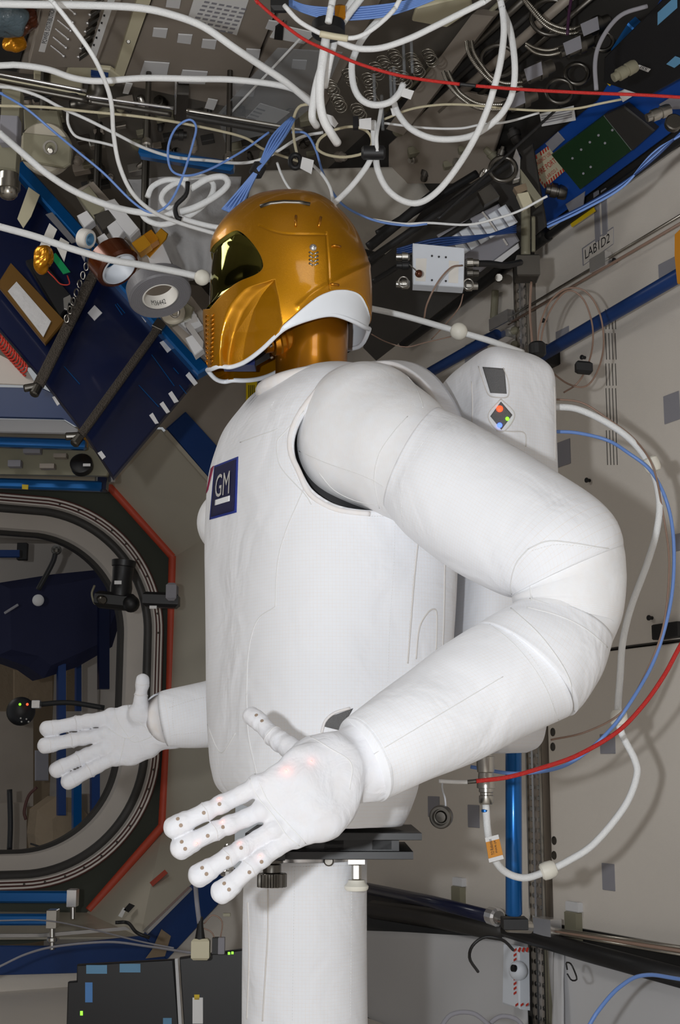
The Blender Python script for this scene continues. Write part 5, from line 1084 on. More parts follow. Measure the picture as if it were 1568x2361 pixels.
SL('mount_plate', 'blue cap on the beige mounting plate', 'plate', C1, [(210, 158), (250, 165), (248, 175), (212, 170)], .02, 'strip_blue', .012)
SL('mount_plate', 'long beige plate along the left pipe bank', 'plate', C1, [(78, 160), (190, 178), (190, 200), (78, 176)], .01, 'beige_paint', .005)
mk('plastic_bag', blob(C1.hit(15, 45, .06), .055, .35, 3, (1, 1, .6)), 'bag_blue', None, True, 'crumpled blue-grey plastic bag at the top left corner', 'bag')
mk('foil_wad', blob(C1.hit(34, 98, .05), .022, .5, 5), 'kapton', None, False, 'crumpled amber foil near the top left corner', 'foil'); mk('foil_wad', blob(C1.hit(50, 55, .045), .03, .5, 6), 'kapton_dark', None, False, 'dark amber film behind the crumpled foil', 'foil')
# mid-left devices
cyl = empty('actuator', P(30, 360, 2.6), 'grey square-bodied actuator with chrome end hanging at the left edge', 'actuator')
mk('body', slab([P(x, y, 2.62) for x, y in ((12, 215), (56, 222), (44, 408), (4, 402))], -Fv, .03), 'olive', cyl); mk('collar', slab([P(x, y, 2.6) for x, y in ((10, 282), (50, 284), (48, 345), (7, 345))], -Fv, .035), 'velcro_grey', cyl)
mk('end_cap', lathe(P(18, 460, 2.58), Zv, [(0, .005), (.004, .014), (.01, .019), (.02, .020), (.021, .024), (.038, .024), (.039, .020), (.055, .020)], 24), 'hose_metal', cyl, smooth='auto')
dr = empty('round_drive', P(112, 345, 2.9), 'round brass-rimmed drive unit with flat grey cover at the left', 'unit'); ax_ = nrm(-Fv-.25*Zv)
mk('housing', lathe(P(112, 350, 2.95), ax_, [(0, .055), (.01, .060), (.04, .060), (.046, .056)], 40), 'cone_metal', dr, smooth='auto')
mk('cover', slab([P(x, y, 2.90) for x, y in ((55, 308), (155, 318), (168, 335), (165, 380), (150, 390), (120, 385), (52, 372))], ax_, .014), 'olive', dr); mk('fastener', join(washer(P(116, 340, 2.87), ax_, .017, .012, .004, 24), rod(P(116, 342, 2.88), P(116, 348, 2.85), .007, 12)), 'steel', dr)
mk('backing_box', slab([P(x, y, 3.0) for x, y in ((60, 264), (140, 268), (150, 315), (62, 312))], -Fv, .03), 'olive', dr)
t, d, n = railbox('bright blue handrail under the ceiling left of the helmet', (322, 352), (540, 388), 26, 3.0, 'rail_blue')
for x in (338, 527): q_ = P(x, 345+(x > 400)*30, 3.03); mk('ceiling_post', rod(q_, np.array([q_[0], q_[1], ZC+1.70]), .007, 10), 'dark_steel', t)
q_ = P(100, 292, 3.02); mk('ceiling_post', rod(q_, np.array([q_[0], q_[1], ZC+1.70]), .012, 10), 'dark_steel', dr)
for x in (338, 527): mk('standoff', join(rod(P(x, 275+(x > 400)*36, 3.05), P(x, 345+(x > 400)*30, 3.02), .0075, 12), rod(P(x, 325+(x > 400)*36, 3.03), P(x, 340+(x > 400)*36, 3.02), .014, 12)), 'steel', t, smooth='auto')
NAVY = Plane(P(250, 750, 3.35), -Fv+.35*Zv+.15*Rv)
nv_ = empty('navy_panel', NAVY.hit(260, 800), 'large dark navy equipment panel tilted in front of the hatch', 'panel')
mk('board', pslab(NAVY, [(30, 415), (60, 445), (462, 870), (262, 1108), (200, 1012), (98, 880), (-40, 720), (-40, 395)], .02, -.03), 'navy_paint', nv_)
A, B = NAVY.hit(40, 385, .0), NAVY.hit(470, 862, .0); d = nrm(B-A); mk('edge_rail', box((A+B)/2, (np.linalg.norm(B-A), .038, .035), (d, np.cross(NAVY.n, d), NAVY.n), .005), 'rail_blue', nv_, label='bright blue edge rail')
for q in ([(218, 704), (236, 722), (218, 740), (202, 722)], [(368, 790), (380, 784), (396, 806), (386, 814)], [(428, 866), (436, 858), (456, 884), (448, 890)], [(388, 908), (396, 902), (412, 926), (402, 930)], [(368, 932), (376, 926), (392, 950), (384, 954)], [(344, 958), (352, 952), (366, 976), (358, 978)], [(122, 676), (130, 670), (134, 680), (126, 694)], [(320, 722), (326, 718), (340, 738), (336, 744)], [(120, 916), (126, 914), (138, 932), (132, 936)], [(225, 1045), (234, 1040), (244, 1054), (236, 1060)]):
    mk('hook_square', pslab(NAVY, q, .002, -.01), 'velcro_white', nv_)
for a, b in (((350, 818), (402, 890)), ((320, 888), (366, 938)), ((148, 845), (184, 886)), ((266, 702), (282, 726)), ((400, 848), (412, 862)), ((270, 700), (288, 722)), ((414, 888), (430, 908))):
    mk('groove_edge', tube([NAVY.hit(*a, -.0085), NAVY.hit(*b, -.0085)], .0011, 6), 'rail_blue', nv_)
for i, (a, b, wpx) in enumerate((((368, 752), (185, 1005), 20), ((228, 610), (88, 890), 26))):
    A, B = NAVY.hit(*a, .02), NAVY.hit(*b, .02); d = nrm(B-A); o = mk('webbing_strap', box((A+B)/2, (np.linalg.norm(B-A), wpx*3.3/FPX, .012), (d, np.cross(NAVY.n, d), NAVY.n), .003), 'webbing', None, label=('dark woven strap across the middle of the navy panel', 'dark woven strap at the left of the navy panel with a chain')[i], cat='strap')
    mk('buckle', join(rod(B-d*.0, B+d*.03, .012, 12), rod(B-d*.0+NAVY.n*.0, B+d*.02-np.cross(NAVY.n, d)*.03, .01, 12)), 'dark_steel', o); mk('buckle', box(A, (.03, .03, .02), (d, np.cross(NAVY.n, d), NAVY.n)), 'steel', o)
for k in range(9):
    x, y = 214-k*7.5, 575+k*20; mk('chain_link', tube([NAVY.hit(x+5*math.cos(a), y+9*math.sin(a), .035+.004*math.sin(a*1+k)) for a in np.linspace(0, 2*np.pi, 16, endpoint=False)], .0022, 6, closed=True), 'steel', bpy.data.objects['webbing_strap.001'] if 'webbing_strap.001' in bpy.data.objects else None, True)
mk('hook', slab([NAVY.hit(x, y, .02) for x, y in ((146, 690), (162, 682), (170, 702), (158, 700), (156, 718), (148, 715))], NAVY.n, .006), 'bright_metal', label='small pale steel hook on the navy panel', cat='hook')
mk('split_ring', tube([NAVY.hit(216+14*math.cos(a), 608+13*math.sin(a), .03) for a in np.linspace(0, 2*np.pi, 30, endpoint=False)], .0022, 8, closed=True), 'hose_metal', None, True, 'bronze split ring at the top of the left strap', 'ring')
# white card strips on the navy panel
for i, (q, m, l) in enumerate((([(40, 505), (66, 432), (92, 450), (72, 500), (54, 527)], 'beige_paint', 'cream tape strip at the upper left of the navy panel'), ([(88, 575), (114, 515), (132, 530), (106, 592)], 'paper_core', 'white tape strip hanging beside the green tape'), ([(130, 570), (140, 548), (160, 560), (148, 605)], 'paper_core', 'second white tape strip behind the green tape'), ([(180, 575), (200, 580), (195, 605)], 'velcro_grey', 'small grey pointed tape end'), ([(105, 495), (120, 490), (178, 558), (165, 562)], 'tape_grey', 'long grey bar on the upper navy panel'))):
    SL('tape_strip', l, 'tape', NAVY, q, .002, m, .02)
SL('green_tape', 'green tape strip on the navy panel', 'tape', NAVY, [(117, 592), (128, 584), (162, 628), (146, 633)], .003, 'green_tape', .035)
mk('foil_wad', blob(P(100, 600, 3.15), .024, .6, 8, (1, 1, 1.3)), 'kapton', None, False, 'amber foil clump beside the green tape', 'foil')
C('tangled red wire below the green tape', [(90, 600, 3.2), (110, 625, 3.2), (125, 640, 3.2), (140, 655, 3.2), (160, 655, 3.2), (155, 635, 3.2)], 1.6, 'ink_red')
SL('film_pouch', 'amber-edged film pouch at the left edge', 'pouch', NAVY, [(0, 650), (25, 610), (150, 745), (105, 798), (0, 668)], .01, 'film_amber', .01); SL('film_window', 'grey window of the film pouch', 'window', NAVY, [(18, 672), (38, 650), (118, 742), (100, 778)], .002, 'cloth_grey', .022)
SL('black_tray', 'black tray between film pouch and chain', 'tray', NAVY, [(60, 610), (90, 600), (170, 700), (140, 740)], .02, 'cable_black', .0)
pts = [P(-10+i*.62+9*math.sin(i*.75), 775+i*.72+13*math.cos(i*.75), 3.3-.02*math.sin(i*.75)) for i in range(110)]
mk('coiled_cord', tube(pts, .0025, 8), 'ink_red', None, True, 'red coiled cord at the left edge', 'cord')
SL('white_card', 'pale panel behind the red coiled cord', 'panel', NAVY, [(-40, 800), (60, 850), (85, 890), (-40, 885)], .004, 'collar_white', -.04)
C('short navy bar behind the coiled cord', [(-20, 865, 3.4), (30, 845, 3.4)], 8, 'navy_paint', name='bar', cat='bar')
# pale blocks between navy panel and helmet
rf_ = empty('rack_frame', P(300, 600, 3.3), 'taupe slanting frame behind the white blocks beside the blue edge rail', 'frame')
mk('plate', slab([P(x, y, 3.285) for x, y in ((175, 452), (218, 430), (335, 560), (405, 640), (480, 740), (478, 832), (440, 812), (300, 655))], nrm(-Fv+.1*Zv), .03), 'panel_grey', rf_)
for x, y in ((222, 470), (330, 590)): q_ = P(x, y, 3.34); mk('hanger', rod(q_, np.array([q_[0], q_[1], ZC+1.70]), .01, 10), 'dark_steel', rf_)
for i, (q, m, l) in enumerate((([(180, 460), (210, 440), (250, 492), (222, 518)], 'olive', 'grey long block above the white tape roll'), ([(232, 480), (268, 470), (325, 540), (305, 560), (265, 520)], 'velcro_white', 'white long block left of the gold clip'), ([(182, 510), (205, 498), (222, 520), (200, 538)], 'velcro_white', 'small white block beside the white tape roll'), ([(218, 508), (255, 495), (275, 520), (240, 545)], 'dark_steel', 'dark hinge block between the white blocks'), ([(250, 535), (270, 520), (290, 545), (272, 570)], 'velcro_white', 'white block behind the hinge'), ([(340, 590), (378, 572), (398, 618), (350, 620)], 'velcro_white', 'white block under the gold clip'), ([(292, 640), (318, 628), (325, 642), (302, 655)], 'velcro_white', 'small white block left of the grey tape roll'),
                           ([(228, 560), (245, 550), (260, 570), (240, 580)], 'velcro_white', 'white block right of the white tape roll'), ([(400, 740), (448, 725), (470, 760), (440, 775)], 'velcro_white', 'white bracket below the steel latch'), ([(430, 790), (450, 780), (472, 815), (452, 830)], 'velcro_white', 'lower white bracket near the helmet chin'))):
    mk('block', slab([P(x, y, 3.25) for x, y in q], nrm(-Fv+.1*Zv), .03), m, label=l, cat='block')
mk('angle_bracket', slab([P(x, y, 3.24) for x, y in ((425, 738), (455, 728), (460, 745), (440, 750), (472, 795), (470, 812), (425, 755))], -Fv, .02), 'bright_metal', label='silver angle bracket near the helmet chin', cat='bracket')
tr_ = empty('tape_roll', P(367, 668, 2.75), 'wide grey tape roll with white numbered core left of the helmet', 'tape roll'); ax_ = nrm(P(367, 690, 2.6)-P(363, 655, 2.75)); VD = Fv*cP+Zv*sP; UPV = Zv*cP-Fv*sP; ax_ = nrm(-.5*VD+.866*(.31*Rv-.95*UPV)); c_ = P(366, 670, 2.75)
mk('tape', washer(c_, ax_, .068, .040, .038, 64), 'tape_grey', tr_, smooth='auto')
mk('core', washer(c_, ax_, .041, .036, .037, 64), 'paper_core', tr_, smooth='auto')
for k in range(6): mk('layer_edge', washer(c_+ax_*.0192, ax_, .044+k*.0042, .0436+k*.0042, .0006, 64), 'velcro_grey', tr_)
tv_, tf_ = text_geo('M36442'); a3 = nrm(np.cross(ax_, Fv)); b3 = np.cross(ax_, a3); W = []
up3 = nrm(Fv-ax_*(Fv@ax_)); rt3 = np.cross(up3, ax_)
for x, y in tv_:
    th_ = .25-(x-.5)*.9; W.append(c_+.0355*(math.cos(th_)*up3+math.sin(th_)*rt3)+ax_*(.010-y*.014))
mk('core_number', (np.array(W), tf_), 'ink', tr_)
t2 = empty('tape_roll', P(270, 625, 3.0), 'brown glossy film tape roll hanging on the left strap', 'tape roll'); ax2 = nrm(-.42*VD+.9*(.64*Rv-.77*UPV)); c2 = P(262, 605, 3.14)
mk('tape', washer(c2, ax2, .058, .048, .058, 48), 'kapton_dark', t2, smooth='auto'); mk('core', washer(c2, ax2, .0485, .044, .059, 48), 'box_white', t2, smooth='auto')
t3 = empty('tape_roll', P(200, 549, 3.0), 'small white tape roll on the blue rail', 'tape roll'); ax4 = nrm(Rv*.8-.35*Zv-.4*Fv); c3 = P(198, 550, 3.2)
mk('tape', washer(c3, ax4, .024, .016, .030, 36), 'paper_core', t3, smooth='auto'); mk('core', washer(c3, ax4, .0165, .012, .031, 36), 'cyan_label', t3, smooth='auto')
gc = empty('gold_clip', P(345, 560, 3.17), 'shiny gold metal clip block left of the helmet', 'clip'); mk('block', box(P(328, 568, 3.17), (.037, .037, .033), (nrm(Rv+.75*Zv), Fv, nrm(Zv-.75*Rv)), .002), 'brass_gold', gc); mk('block', box(P(345, 555, 3.19), (.037, .034, .033), (nrm(Rv+.75*Zv), Fv, nrm(Zv-.75*Rv)), .002), 'kapton', gc); mk('tab', slab([P(x, y, 3.22) for x, y in ((355, 545), (372, 527), (388, 540), (384, 552), (345, 595), (338, 588))], -Fv, .006), 'brass_gold', gc)
lt_ = empty('steel_latch', P(405, 720, 3.0), 'round steel latch with oval eye below the grey tape roll', 'latch'); mk('plate', slab([P(x, y, 3.22) for x, y in ((378, 708), (415, 688), (448, 712), (440, 735), (395, 755), (376, 735))], -Fv, .012), 'olive', lt_)
mk('boss', lathe(P(400, 722, 3.2), nrm(-Fv-.2*Zv), [(0, .03), (.012, .03), (.016, .024)], 30), 'cone_metal', lt_, smooth='auto'); mk('eye', tube([P(402+12*math.cos(a)*.8+5*math.sin(a), 718+12*math.sin(a)-4*math.cos(a), 3.16) for a in np.linspace(0, 2*np.pi, 26, endpoint=False)], .003, 8, closed=True), 'steel', lt_, smooth=True)
# grey cloth behind
cloth('fabric_backing', Plane(P(420, 520, 3.75), -Fv-.25*Zv), [(280, 385), (560, 400), (520, 640), (420, 650)], 'cloth_grey', 'crumpled grey fabric on the ceiling left of the helmet', .02, seed=3, lift=.02)
cloth('fabric_backing', Plane(P(800, 480, 3.45), -Fv-.25*Zv), [(590, 395), (1045, 385), (900, 590), (560, 500)], 'sheet_pale', 'crumpled pale sheet behind the top of the helmet', .012, seed=9, lift=.02)
mk('dark_board', slab([R(x, y, YE-.01) for x, y in ((595, 870), (632, 860), (632, 930), (598, 935))], np.array([0, -1., 0]), .02), 'cable_black', label='dark board behind the robot neck', cat='board')
yt = mk('yellow_label', slab([R(x, y, YE-.03) for x, y in ((567, 882), (592, 876), (592, 930), (567, 932))], np.array([0, -1., 0]), .004), 'yellow_paint', label='yellow slotted label behind the robot neck', cat='label')
for k in range(4): mk('slot', slab([R(x, y, YE-.036) for x, y in ((573+k*4, 888), (574.5+k*4, 888), (574.5+k*4, 924), (573+k*4, 924))], np.array([0, -1., 0]), .001, .0002), 'ink', yt)
# beams
SL('beam', 'dark grey structural beam slanting from the top towards the helmet', 'beam', DIAG, [(1105, 20), (1155, 25), (945, 300), (905, 285)], .03, 'panel_grey', .0)
SL('perforated_cover', 'blue-grey perforated panel between the beam and the hoses', 'panel', DIAG, [(1040, 200), (1180, 230), (1120, 420), (900, 420), (900, 330)], .01, 'panel_grey', -.0)
SL('corner_plate', 'cream corner plate at the top right of the ceiling', 'plate', C1, [(960, 10), (1085, -20), (1090, 15), (1030, 55), (950, 40)], .01, 'beige_paint', .02)
# coils under clear cover
for i, (x, y) in enumerate(((758, 190), (775, 225), (800, 165), (820, 245), (845, 175), (862, 150), (880, 135), (905, 120), (945, 128), (955, 145), (985, 120), (850, 215), (905, 160), (925, 170))):
    pts = [P(x+14*math.cos(a)+.6*a, y+12*math.sin(a)+1.1*a, 2.72+.012*math.sin(a)) for a in np.linspace(0, 7*math.pi, 70)]
    mk('spring_coil', tube(pts, .0016, 6), 'hose_metal', None, True, 'steel wire coil under the clear cover at the top centre', 'coil', group='steel coils at the top centre')
for x, y in ((900, 190), (930, 130), (948, 118), (908, 185), (862, 200), (880, 250)): C('clear rigid tube among the wire coils', [(x, y-30, 2.68), (x+3, y+50, 2.68)], 4, 'plastic_clear', name='tube', cat='tube', group='clear tubes among the coils')
# hoses
def hose(label, pts, rpx, D=2.6):
    p3 = np.array([P(q[0], q[1], D) for q in pts]); n = 160; p = cr(p3, n); r0 = rpx*D/FPX
    o = mk('braided_hose', tube(p, r0*1.2*(1+.16*np.sin(np.arange(n)*2.1)), 14), 'hose_metal', None, True, label, 'hose')
for k, off in enumerate((0, 11)): 
    hose('%s braided steel hose curving at the top right' % ('outer', 'inner')[k], [(1195-off*.3, -20), (1215-off*.2+8, 20-off), (1262, 62-off), (1310, 78-off), (1352, 70-off)], 4.2)
    hose('%s braided steel hose in the middle right' % ('outer', 'inner')[k], [(1212, 105-off*.5), (1235, 122-off), (1265, 127-off), (1302, 118-off)], 3.6)
    hose('%s of the long braided hoses below' % ('outer', 'inner')[k], [(1076+off, 95), (1082+off, 125-off*.3), (1105+off*.6, 160-off*.8), (1135, 190-off), (1165, 203-off), (1205, 200-off)], 4.2)
    hose('%s of the lowest braided hoses' % ('outer', 'inner')[k], [(1022+off, 165), (1035+off, 195-off*.3), (1065, 228-off), (1105, 250-off), (1160, 252-off)], 4.2)
for x, y, l in ((1360, 66, 'top'), (1320, 110, 'second'), (1230, 170, 'third'), (1190, 235, 'lowest')):
    ax_ = nrm(Rv+.45*Zv); p = P(x, y, 2.6); mk('hose_coupling', lathe(p-ax_*.03, ax_, [(0, .012), (.015, .012), (.016, .017), (.04, .017), (.041, .02), (.055, .02), (.056, .015), (.075, .014)], 18), 'dark_steel', None, 'auto', '%s steel coupling at the end of the braided hoses' % l, 'coupling')
    mk('hose_tag', slab([P(x-22, y-10, 2.56), P(x+18, y-28, 2.56), P(x+22, y+2, 2.56), P(x-14, y+18, 2.56)], -Fv, .001), 'velcro_grey', label='pale cloth tag on the %s hose coupling' % l, cat='tag')
C('dark purple cord hanging at the top right', [(1320, -20, 2.5), (1312, 30, 2.5), (1308, 80, 2.5)], 4, 'purple_cord')
for x, y, r, l in ((1330, 170, 26, 'between the two upper hose couplings'), (1390, 95, 24, 'inside the grey arched cable'), (1290, 210, 30, 'beside the red cable'), (1150, 140, 40, 'behind the two white hanging cables'), (1270, 40, 45, 'at the very top behind the braided hoses'), (1160, 390, 30, 'left of the FIRE PORT label')):
    pts = [P(x+r*math.cos(a), y+r*.9*math.sin(a), 2.66) for a in np.linspace(0, 2*np.pi, 30, endpoint=False)]; mk('pipe_flange', tube(pts, .005, 8, closed=True), 'dark_steel', None, True, 'dark round pipe flange '+l, 'flange')
for i, (x, r, m, l) in enumerate(((1395, 9, 'dark_steel', 'rightmost'), (1340, 14, 'panel_grey', 'second from the right'), (1290, 8, 'frame_dark', 'third from the right'), (1240, 12, 'dark_steel', 'fourth from the right'), (1190, 7, 'olive', 'leftmost'))):
    a = DIAG.hit(x, -30, .0); b = DIAG.hit(x-.62*(x+700)*.5, -30+.62*1795*.5, .0); b = a+(b-a)*.42; mk('long_pipe', tube([a, b], r*2.4/FPX, 14), m, None, True, l+' of the long pipes running behind the braided hoses', 'pipe')
# blue avionics panel top right
bl = SL('avionics_panel', 'bright blue mounting panel at the upper right', 'panel', DIAG, [(1198, 378), (1290, 300), (1385, 225), (1470, 95), (1540, -20), (1620, -20), (1620, 250), (1262, 516), (1225, 470)], .02, 'panel_blue', .0)
gb = empty('circuit_board', DIAG.hit(1370, 345, .02), 'dark green circuit board on the blue panel', 'circuit board'); mk('board', pslab(DIAG, [(1276, 352), (1400, 258), (1465, 340), (1343, 433)], .012, .025), 'green_board', gb); mk('board_end', pslab(DIAG, [(1402, 256), (1450, 235), (1520, 292), (1468, 338)], .02, .025), 'frame_dark', gb); mk('edge_strip', pslab(DIAG, [(1399, 262), (1403, 259), (1465, 338), (1462, 342)], .004, .037), 'green_lit_edge', gb)  # edge strip: the board's lit edge, put into a brighter green
for x, y in ((1320, 365), (1340, 345), (1360, 328), (1380, 312), (1345, 400), (1362, 385), (1412, 300), (1395, 330)): mk('solder_stud', rod(DIAG.hit(x, y, .036), DIAG.hit(x, y, .040), .003, 8), 'velcro_grey', gb)
FQ_ = [(1215, 372), (1264, 336), (1304, 393), (1256, 434)]
fp = plate(DIAG, FQ_, 'beige_paint', 'fire_port_label', None, .002, .022, label='cream and red striped FIRE PORT label on the blue panel', cat='label'); wf = [DIAG.hit(x, y, .0245) for x, y in FQ_]
for s_t, b4 in (('EMERGENCY USE', (.08, .18, .92, .30)), ('FIRE PORT', (.12, .42, .92, .60)), ('LAB1D2-1', (.28, .72, .78, .83))): text_on(fp, wf, s_t, 'ink_red', DIAG.n, b4)
for k in range(9):
    for v0, v1 in ((0, .12), (.88, 1)):
        if v0 == 0 and 3 < k < 5: continue
        u = .02+k*.11; mk('red_stripe', slab([bil(wf, u, v1), bil(wf, u+.05, v1), bil(wf, u+.09, v0), bil(wf, u+.04, v0)], DIAG.n, .0006, .0001), 'ink_red', fp)
    if 0 < k < 8: mk('red_stripe', slab([bil(wf, 0, k*.11+.05), bil(wf, .06, k*.11), bil(wf, .06, k*.11+.05), bil(wf, 0, k*.11+.1)], DIAG.n, .0006, .0001), 'ink_red', fp)
for q, l in (([(1258, 330), (1287, 303), (1303, 322), (1275, 348)], 'upper'), ([(1305, 470), (1350, 440), (1345, 480), (1320, 500)], 'lower')): SL('hook_square', 'grey hook patch on the blue panel, %s of two' % l, 'patch', DIAG, q, .003, 'velcro_grey', .021)
bb = empty('black_unit', DIAG.hit(1500, 100, .04), 'black electronics unit at the top right corner with pale blue patches', 'unit'); mk('case', pslab(DIAG, [(1420, 165), (1422, 108), (1560, -30), (1640, -30), (1640, 130), (1520, 198)], .05, .03), 'black_plastic', bb)
mk('patch', pslab(DIAG, [(1517, 58), (1517, 28), (1552, -4), (1562, -4), (1562, 18)], .002, .081), 'cyan_label', bb); mk('patch', pslab(DIAG, [(1537, 147), (1557, 129), (1580, 138), (1556, 156)], .002, .081), 'cyan_label', bb)
IQ = [(1466, 155), (1474, 149), (1501, 159), (1495, 166)]; mk('name_tag', pslab(DIAG, IQ, .001, .081), 'label_paper', bb); text_on(bb, [DIAG.hit(x, y, .0825) for x, y in [(1466, 155), (1474, 149), (1501, 159), (1495, 166)][1:]+[(1466, 155)]][::1] if False else [DIAG.hit(x, y, .0825) for x, y in [(1474, 149), (1501, 159), (1495, 166), (1466, 155)]], 'ISS', 'ink', DIAG.n, (.25, .1, .8, .9))
SL('paper_sheet', 'white paper sheet under the black unit', 'label', DIAG, [(1425, 212), (1490, 183), (1503, 194), (1437, 235)], .002, 'label_paper', .05)
SL('tag', 'small yellow tag beside the white paper sheet', 'tag', DIAG, [(1397, 188), (1402, 179), (1413, 190), (1407, 198)], .002, 'yellow_paint', .05)
SL('paper_sheet', 'white printed sheet above the FIRE PORT label', 'label', DIAG, [(1245, 262), (1323, 243), (1328, 277), (1250, 291)], .002, 'label_paper', .03)
for k in range(4):
    mk('print_block', pslab(DIAG, [(1248, 267+k*5.5), (1318, 252+k*5.5), (1319, 254+k*5.5), (1248, 269+k*5.5)], .0004, .0325), 'velcro_grey', bpy.data.objects['paper_sheet.001'])
SL('grey_sheet', 'grey label at the right edge above the circuit board', 'label', DIAG, [(1520, 240), (1545, 225), (1590, 228), (1590, 250), (1530, 252)], .002, 'velcro_grey', .03)
mk('grab_loop', pslab(DIAG, [(1425, 100), (1465, 38), (1480, 52), (1430, 112)], .03, .03), 'rail_blue', label='bright blue handle beside the black unit', cat='handle')
def conn(x, y, D, ax, r, L, label, group=None, m='steel'):
    ax = nrm(ax); p = P(x, y, D); return mk('connector', lathe(p-ax*L/2, ax, [(0, r*.7), (L*.2, r*.7), (L*.22, r), (L*.5, r), (L*.52, r*.85), (L*.6, r*.85), (L*.62, r*1.05), (L*.9, r*1.05), (L, r*.9)], 14), m, None, 'auto', label, 'connector', group)
dp = lambda x, y: DIAG.hit(x, y, .04)
conn(1440, 165, 2.3, Rv+.6*Zv, .012, .05, 'beige connector at the lower corner of the black unit', m='olive'); conn(1518, 262, 2.45, Rv+.4*Zv, .012, .05, 'bronze connector at the right of the circuit board')
conn(1283, 440, DIAG.hit(1283, 440)@Fv-.04, Rv-.2*Zv, .018, .05, 'dark round connector below the FIRE PORT label', m='dark_steel'); conn(1552, 285, 2.4, -Fv, .016, .02, 'round steel knob at the right edge', m='dark_steel')
# black sleeve along the wall top and slanting black pipes
for a, b, r, l in (((1600, 300), (1262, 545), 10, 'black rail along the top edge of the right wall'), ((1262, 540), (930, 790), 15, 'black rail running down behind the helmet')): C(l, [(a[0], a[1], WALL.hit(*a)@Fv-.0-.06), (b[0], b[1], (WALL.hit(*b))@Fv-.06)], r, 'cable_black', name='edge_rail', cat='rail')
for i, (a, b, r, D) in enumerate((((1290, 246), (1010, 505), 3.5, 2.5), ((1200, 360), (850, 600), 9, 2.75), ((1150, 470), (860, 650), 7, 2.85), ((1010, 440), (850, 570), 12, 2.9), ((1100, 400), (870, 540), 10, 3.0))): C(('thin black cable slanting down past the FIRE PORT label', 'upper black pipe slanting behind the helmet', 'lower black pipe slanting behind the helmet', 'thick black pipe nearest the pale sheet', 'black pipe between the pale sheet and the ribbed tray')[i], [(a[0], a[1], D), (b[0], b[1], D)], r, 'cable_black', name='pipe' if i else 'cable', cat='pipe' if i else 'cable')
bk = plane3((850, 640, 3.05), (1215, 420, 2.75), (1150, 700, 2.95))
SL('dark_backing', 'dark backing sheet behind the helmet', 'tray', bk, [(850, 620), (1060, 440), (1230, 330), (1262, 520), (960, 760), (870, 830), (840, 800)], .01, 'frame_dark', -.12)  # plain dark backing plane filling the region behind the helmet
q_ = bk.hit(1150, 640, -.125); mk('support', rod(q_, q_+(WALL.hit(1150, 640)-q_)*1.02, .012, 10), 'dark_steel', bpy.data.objects['dark_backing'])
# ribbed tray
rt = SL('ribbed_tray', 'white ribbed tray behind the white junction box', 'tray', bk, [(1010, 540), (1150, 470), (1198, 555), (1110, 625), (1040, 600)], .012, 'velcro_grey', .0)
for k in range(6):
    a = (1040+k*22, 545-k*13); mk('rib', pslab(bk, [(a[0], a[1]), (a[0]+16, a[1]-9), (a[0]+44, a[1]+32), (a[0]+28, a[1]+42)], .01, .013), 'box_white', rt)
for a, b in (((1112, 488), (1150, 540)), ((1160, 550), (1170, 566))): mk('chrome_edge', rod(bk.hit(*a, .03), bk.hit(*b, .03), .003, 8), 'bright_metal', rt)
SL('frame_edge', 'pale frame edge below the ribbed tray', 'frame', bk, [(1140, 600), (1195, 560), (1198, 572), (1148, 612)], .01, 'velcro_white', .01)
jb = empty('junction_box', P(1008, 625, 2.62), 'white electronics junction box right of the helmet with connectors both sides', 'box')
JQ = [(950, 575), (1068, 586), (1066, 676), (951, 669)]; mk('case', slab([P(x, y, 2.6) for x, y in JQ], -Fv, .035, .002), 'box_white', jb)
for x, y in ((996, 590), (1012, 592), (1028, 593), (996, 646), (1028, 648)): mk('screw', rod(P(x, y, 2.565), P(x, y, 2.562), .0022, 10), 'ink', jb)
for q in ([(959, 596), (984, 596), (981, 649), (958, 648)], [(1035, 601), (1058, 603), (1056, 653), (1034, 652)]): mk('label_area', slab([P(x, y, 2.565) for x, y in q], -Fv, .001, .0002), 'paper_core', jb)
mk('bead', ball(P(966, 631, 2.54), .008, 12, 8), 'kapton_dark', jb, smooth=True); mk('bead_wire', tube(cr([P(944, 610, 2.56), P(955, 620, 2.55), P(964, 628, 2.545)], 10), .0012, 6), 'steel', jb)
for x, y, s2, m in ((935, 592, -1, 'steel'), (936, 612, -1, 'cable_black'), (935, 655, -1, 'steel'), (1082, 606, 1, 'steel'), (1082, 630, 1, 'dark_steel'), (1080, 660, 1, 'steel')): mk('connector', lathe(P(x-10*s2, y, 2.6), Rv*s2, [(0, .006), (.004, .010), (.016, .010), (.017, .0075), (.028, .007)], 14), m, jb, smooth='auto')
for x, y in ((930, 650), (1080, 655)): mk('chain_ring', tube([P(x+11*math.cos(a), y+12*math.sin(a), 2.58) for a in np.linspace(0, 2*np.pi, 24, endpoint=False)], .0016, 6, closed=True), 'steel', jb, smooth=True)
C('black thick lead leaving the junction box to the right', [(1092, 608, 2.6), (1130, 608, 2.62), (1165, 612, 2.65), (1200, 605, 2.7)], 8, 'cable_black')
C('brown wire arching across the junction box', [(1066, 612, 2.55), (1040, 617, 2.53), (1010, 650, 2.53), (985, 700, 2.55), (978, 735, 2.58)], 2.2, 'cable_brown'); C('thin brown wire below the junction box', [(1068, 678, 2.55), (1058, 710, 2.55), (1025, 750, 2.6), (995, 782, 2.65)], 1.5, 'cable_brown'); C('long thin brown wire looping behind the neck', [(856, 770, 2.7), (890, 788, 2.7), (935, 800, 2.7), (980, 790, 2.7), (1040, 776, 2.7)], 1.4, 'cable_brown')
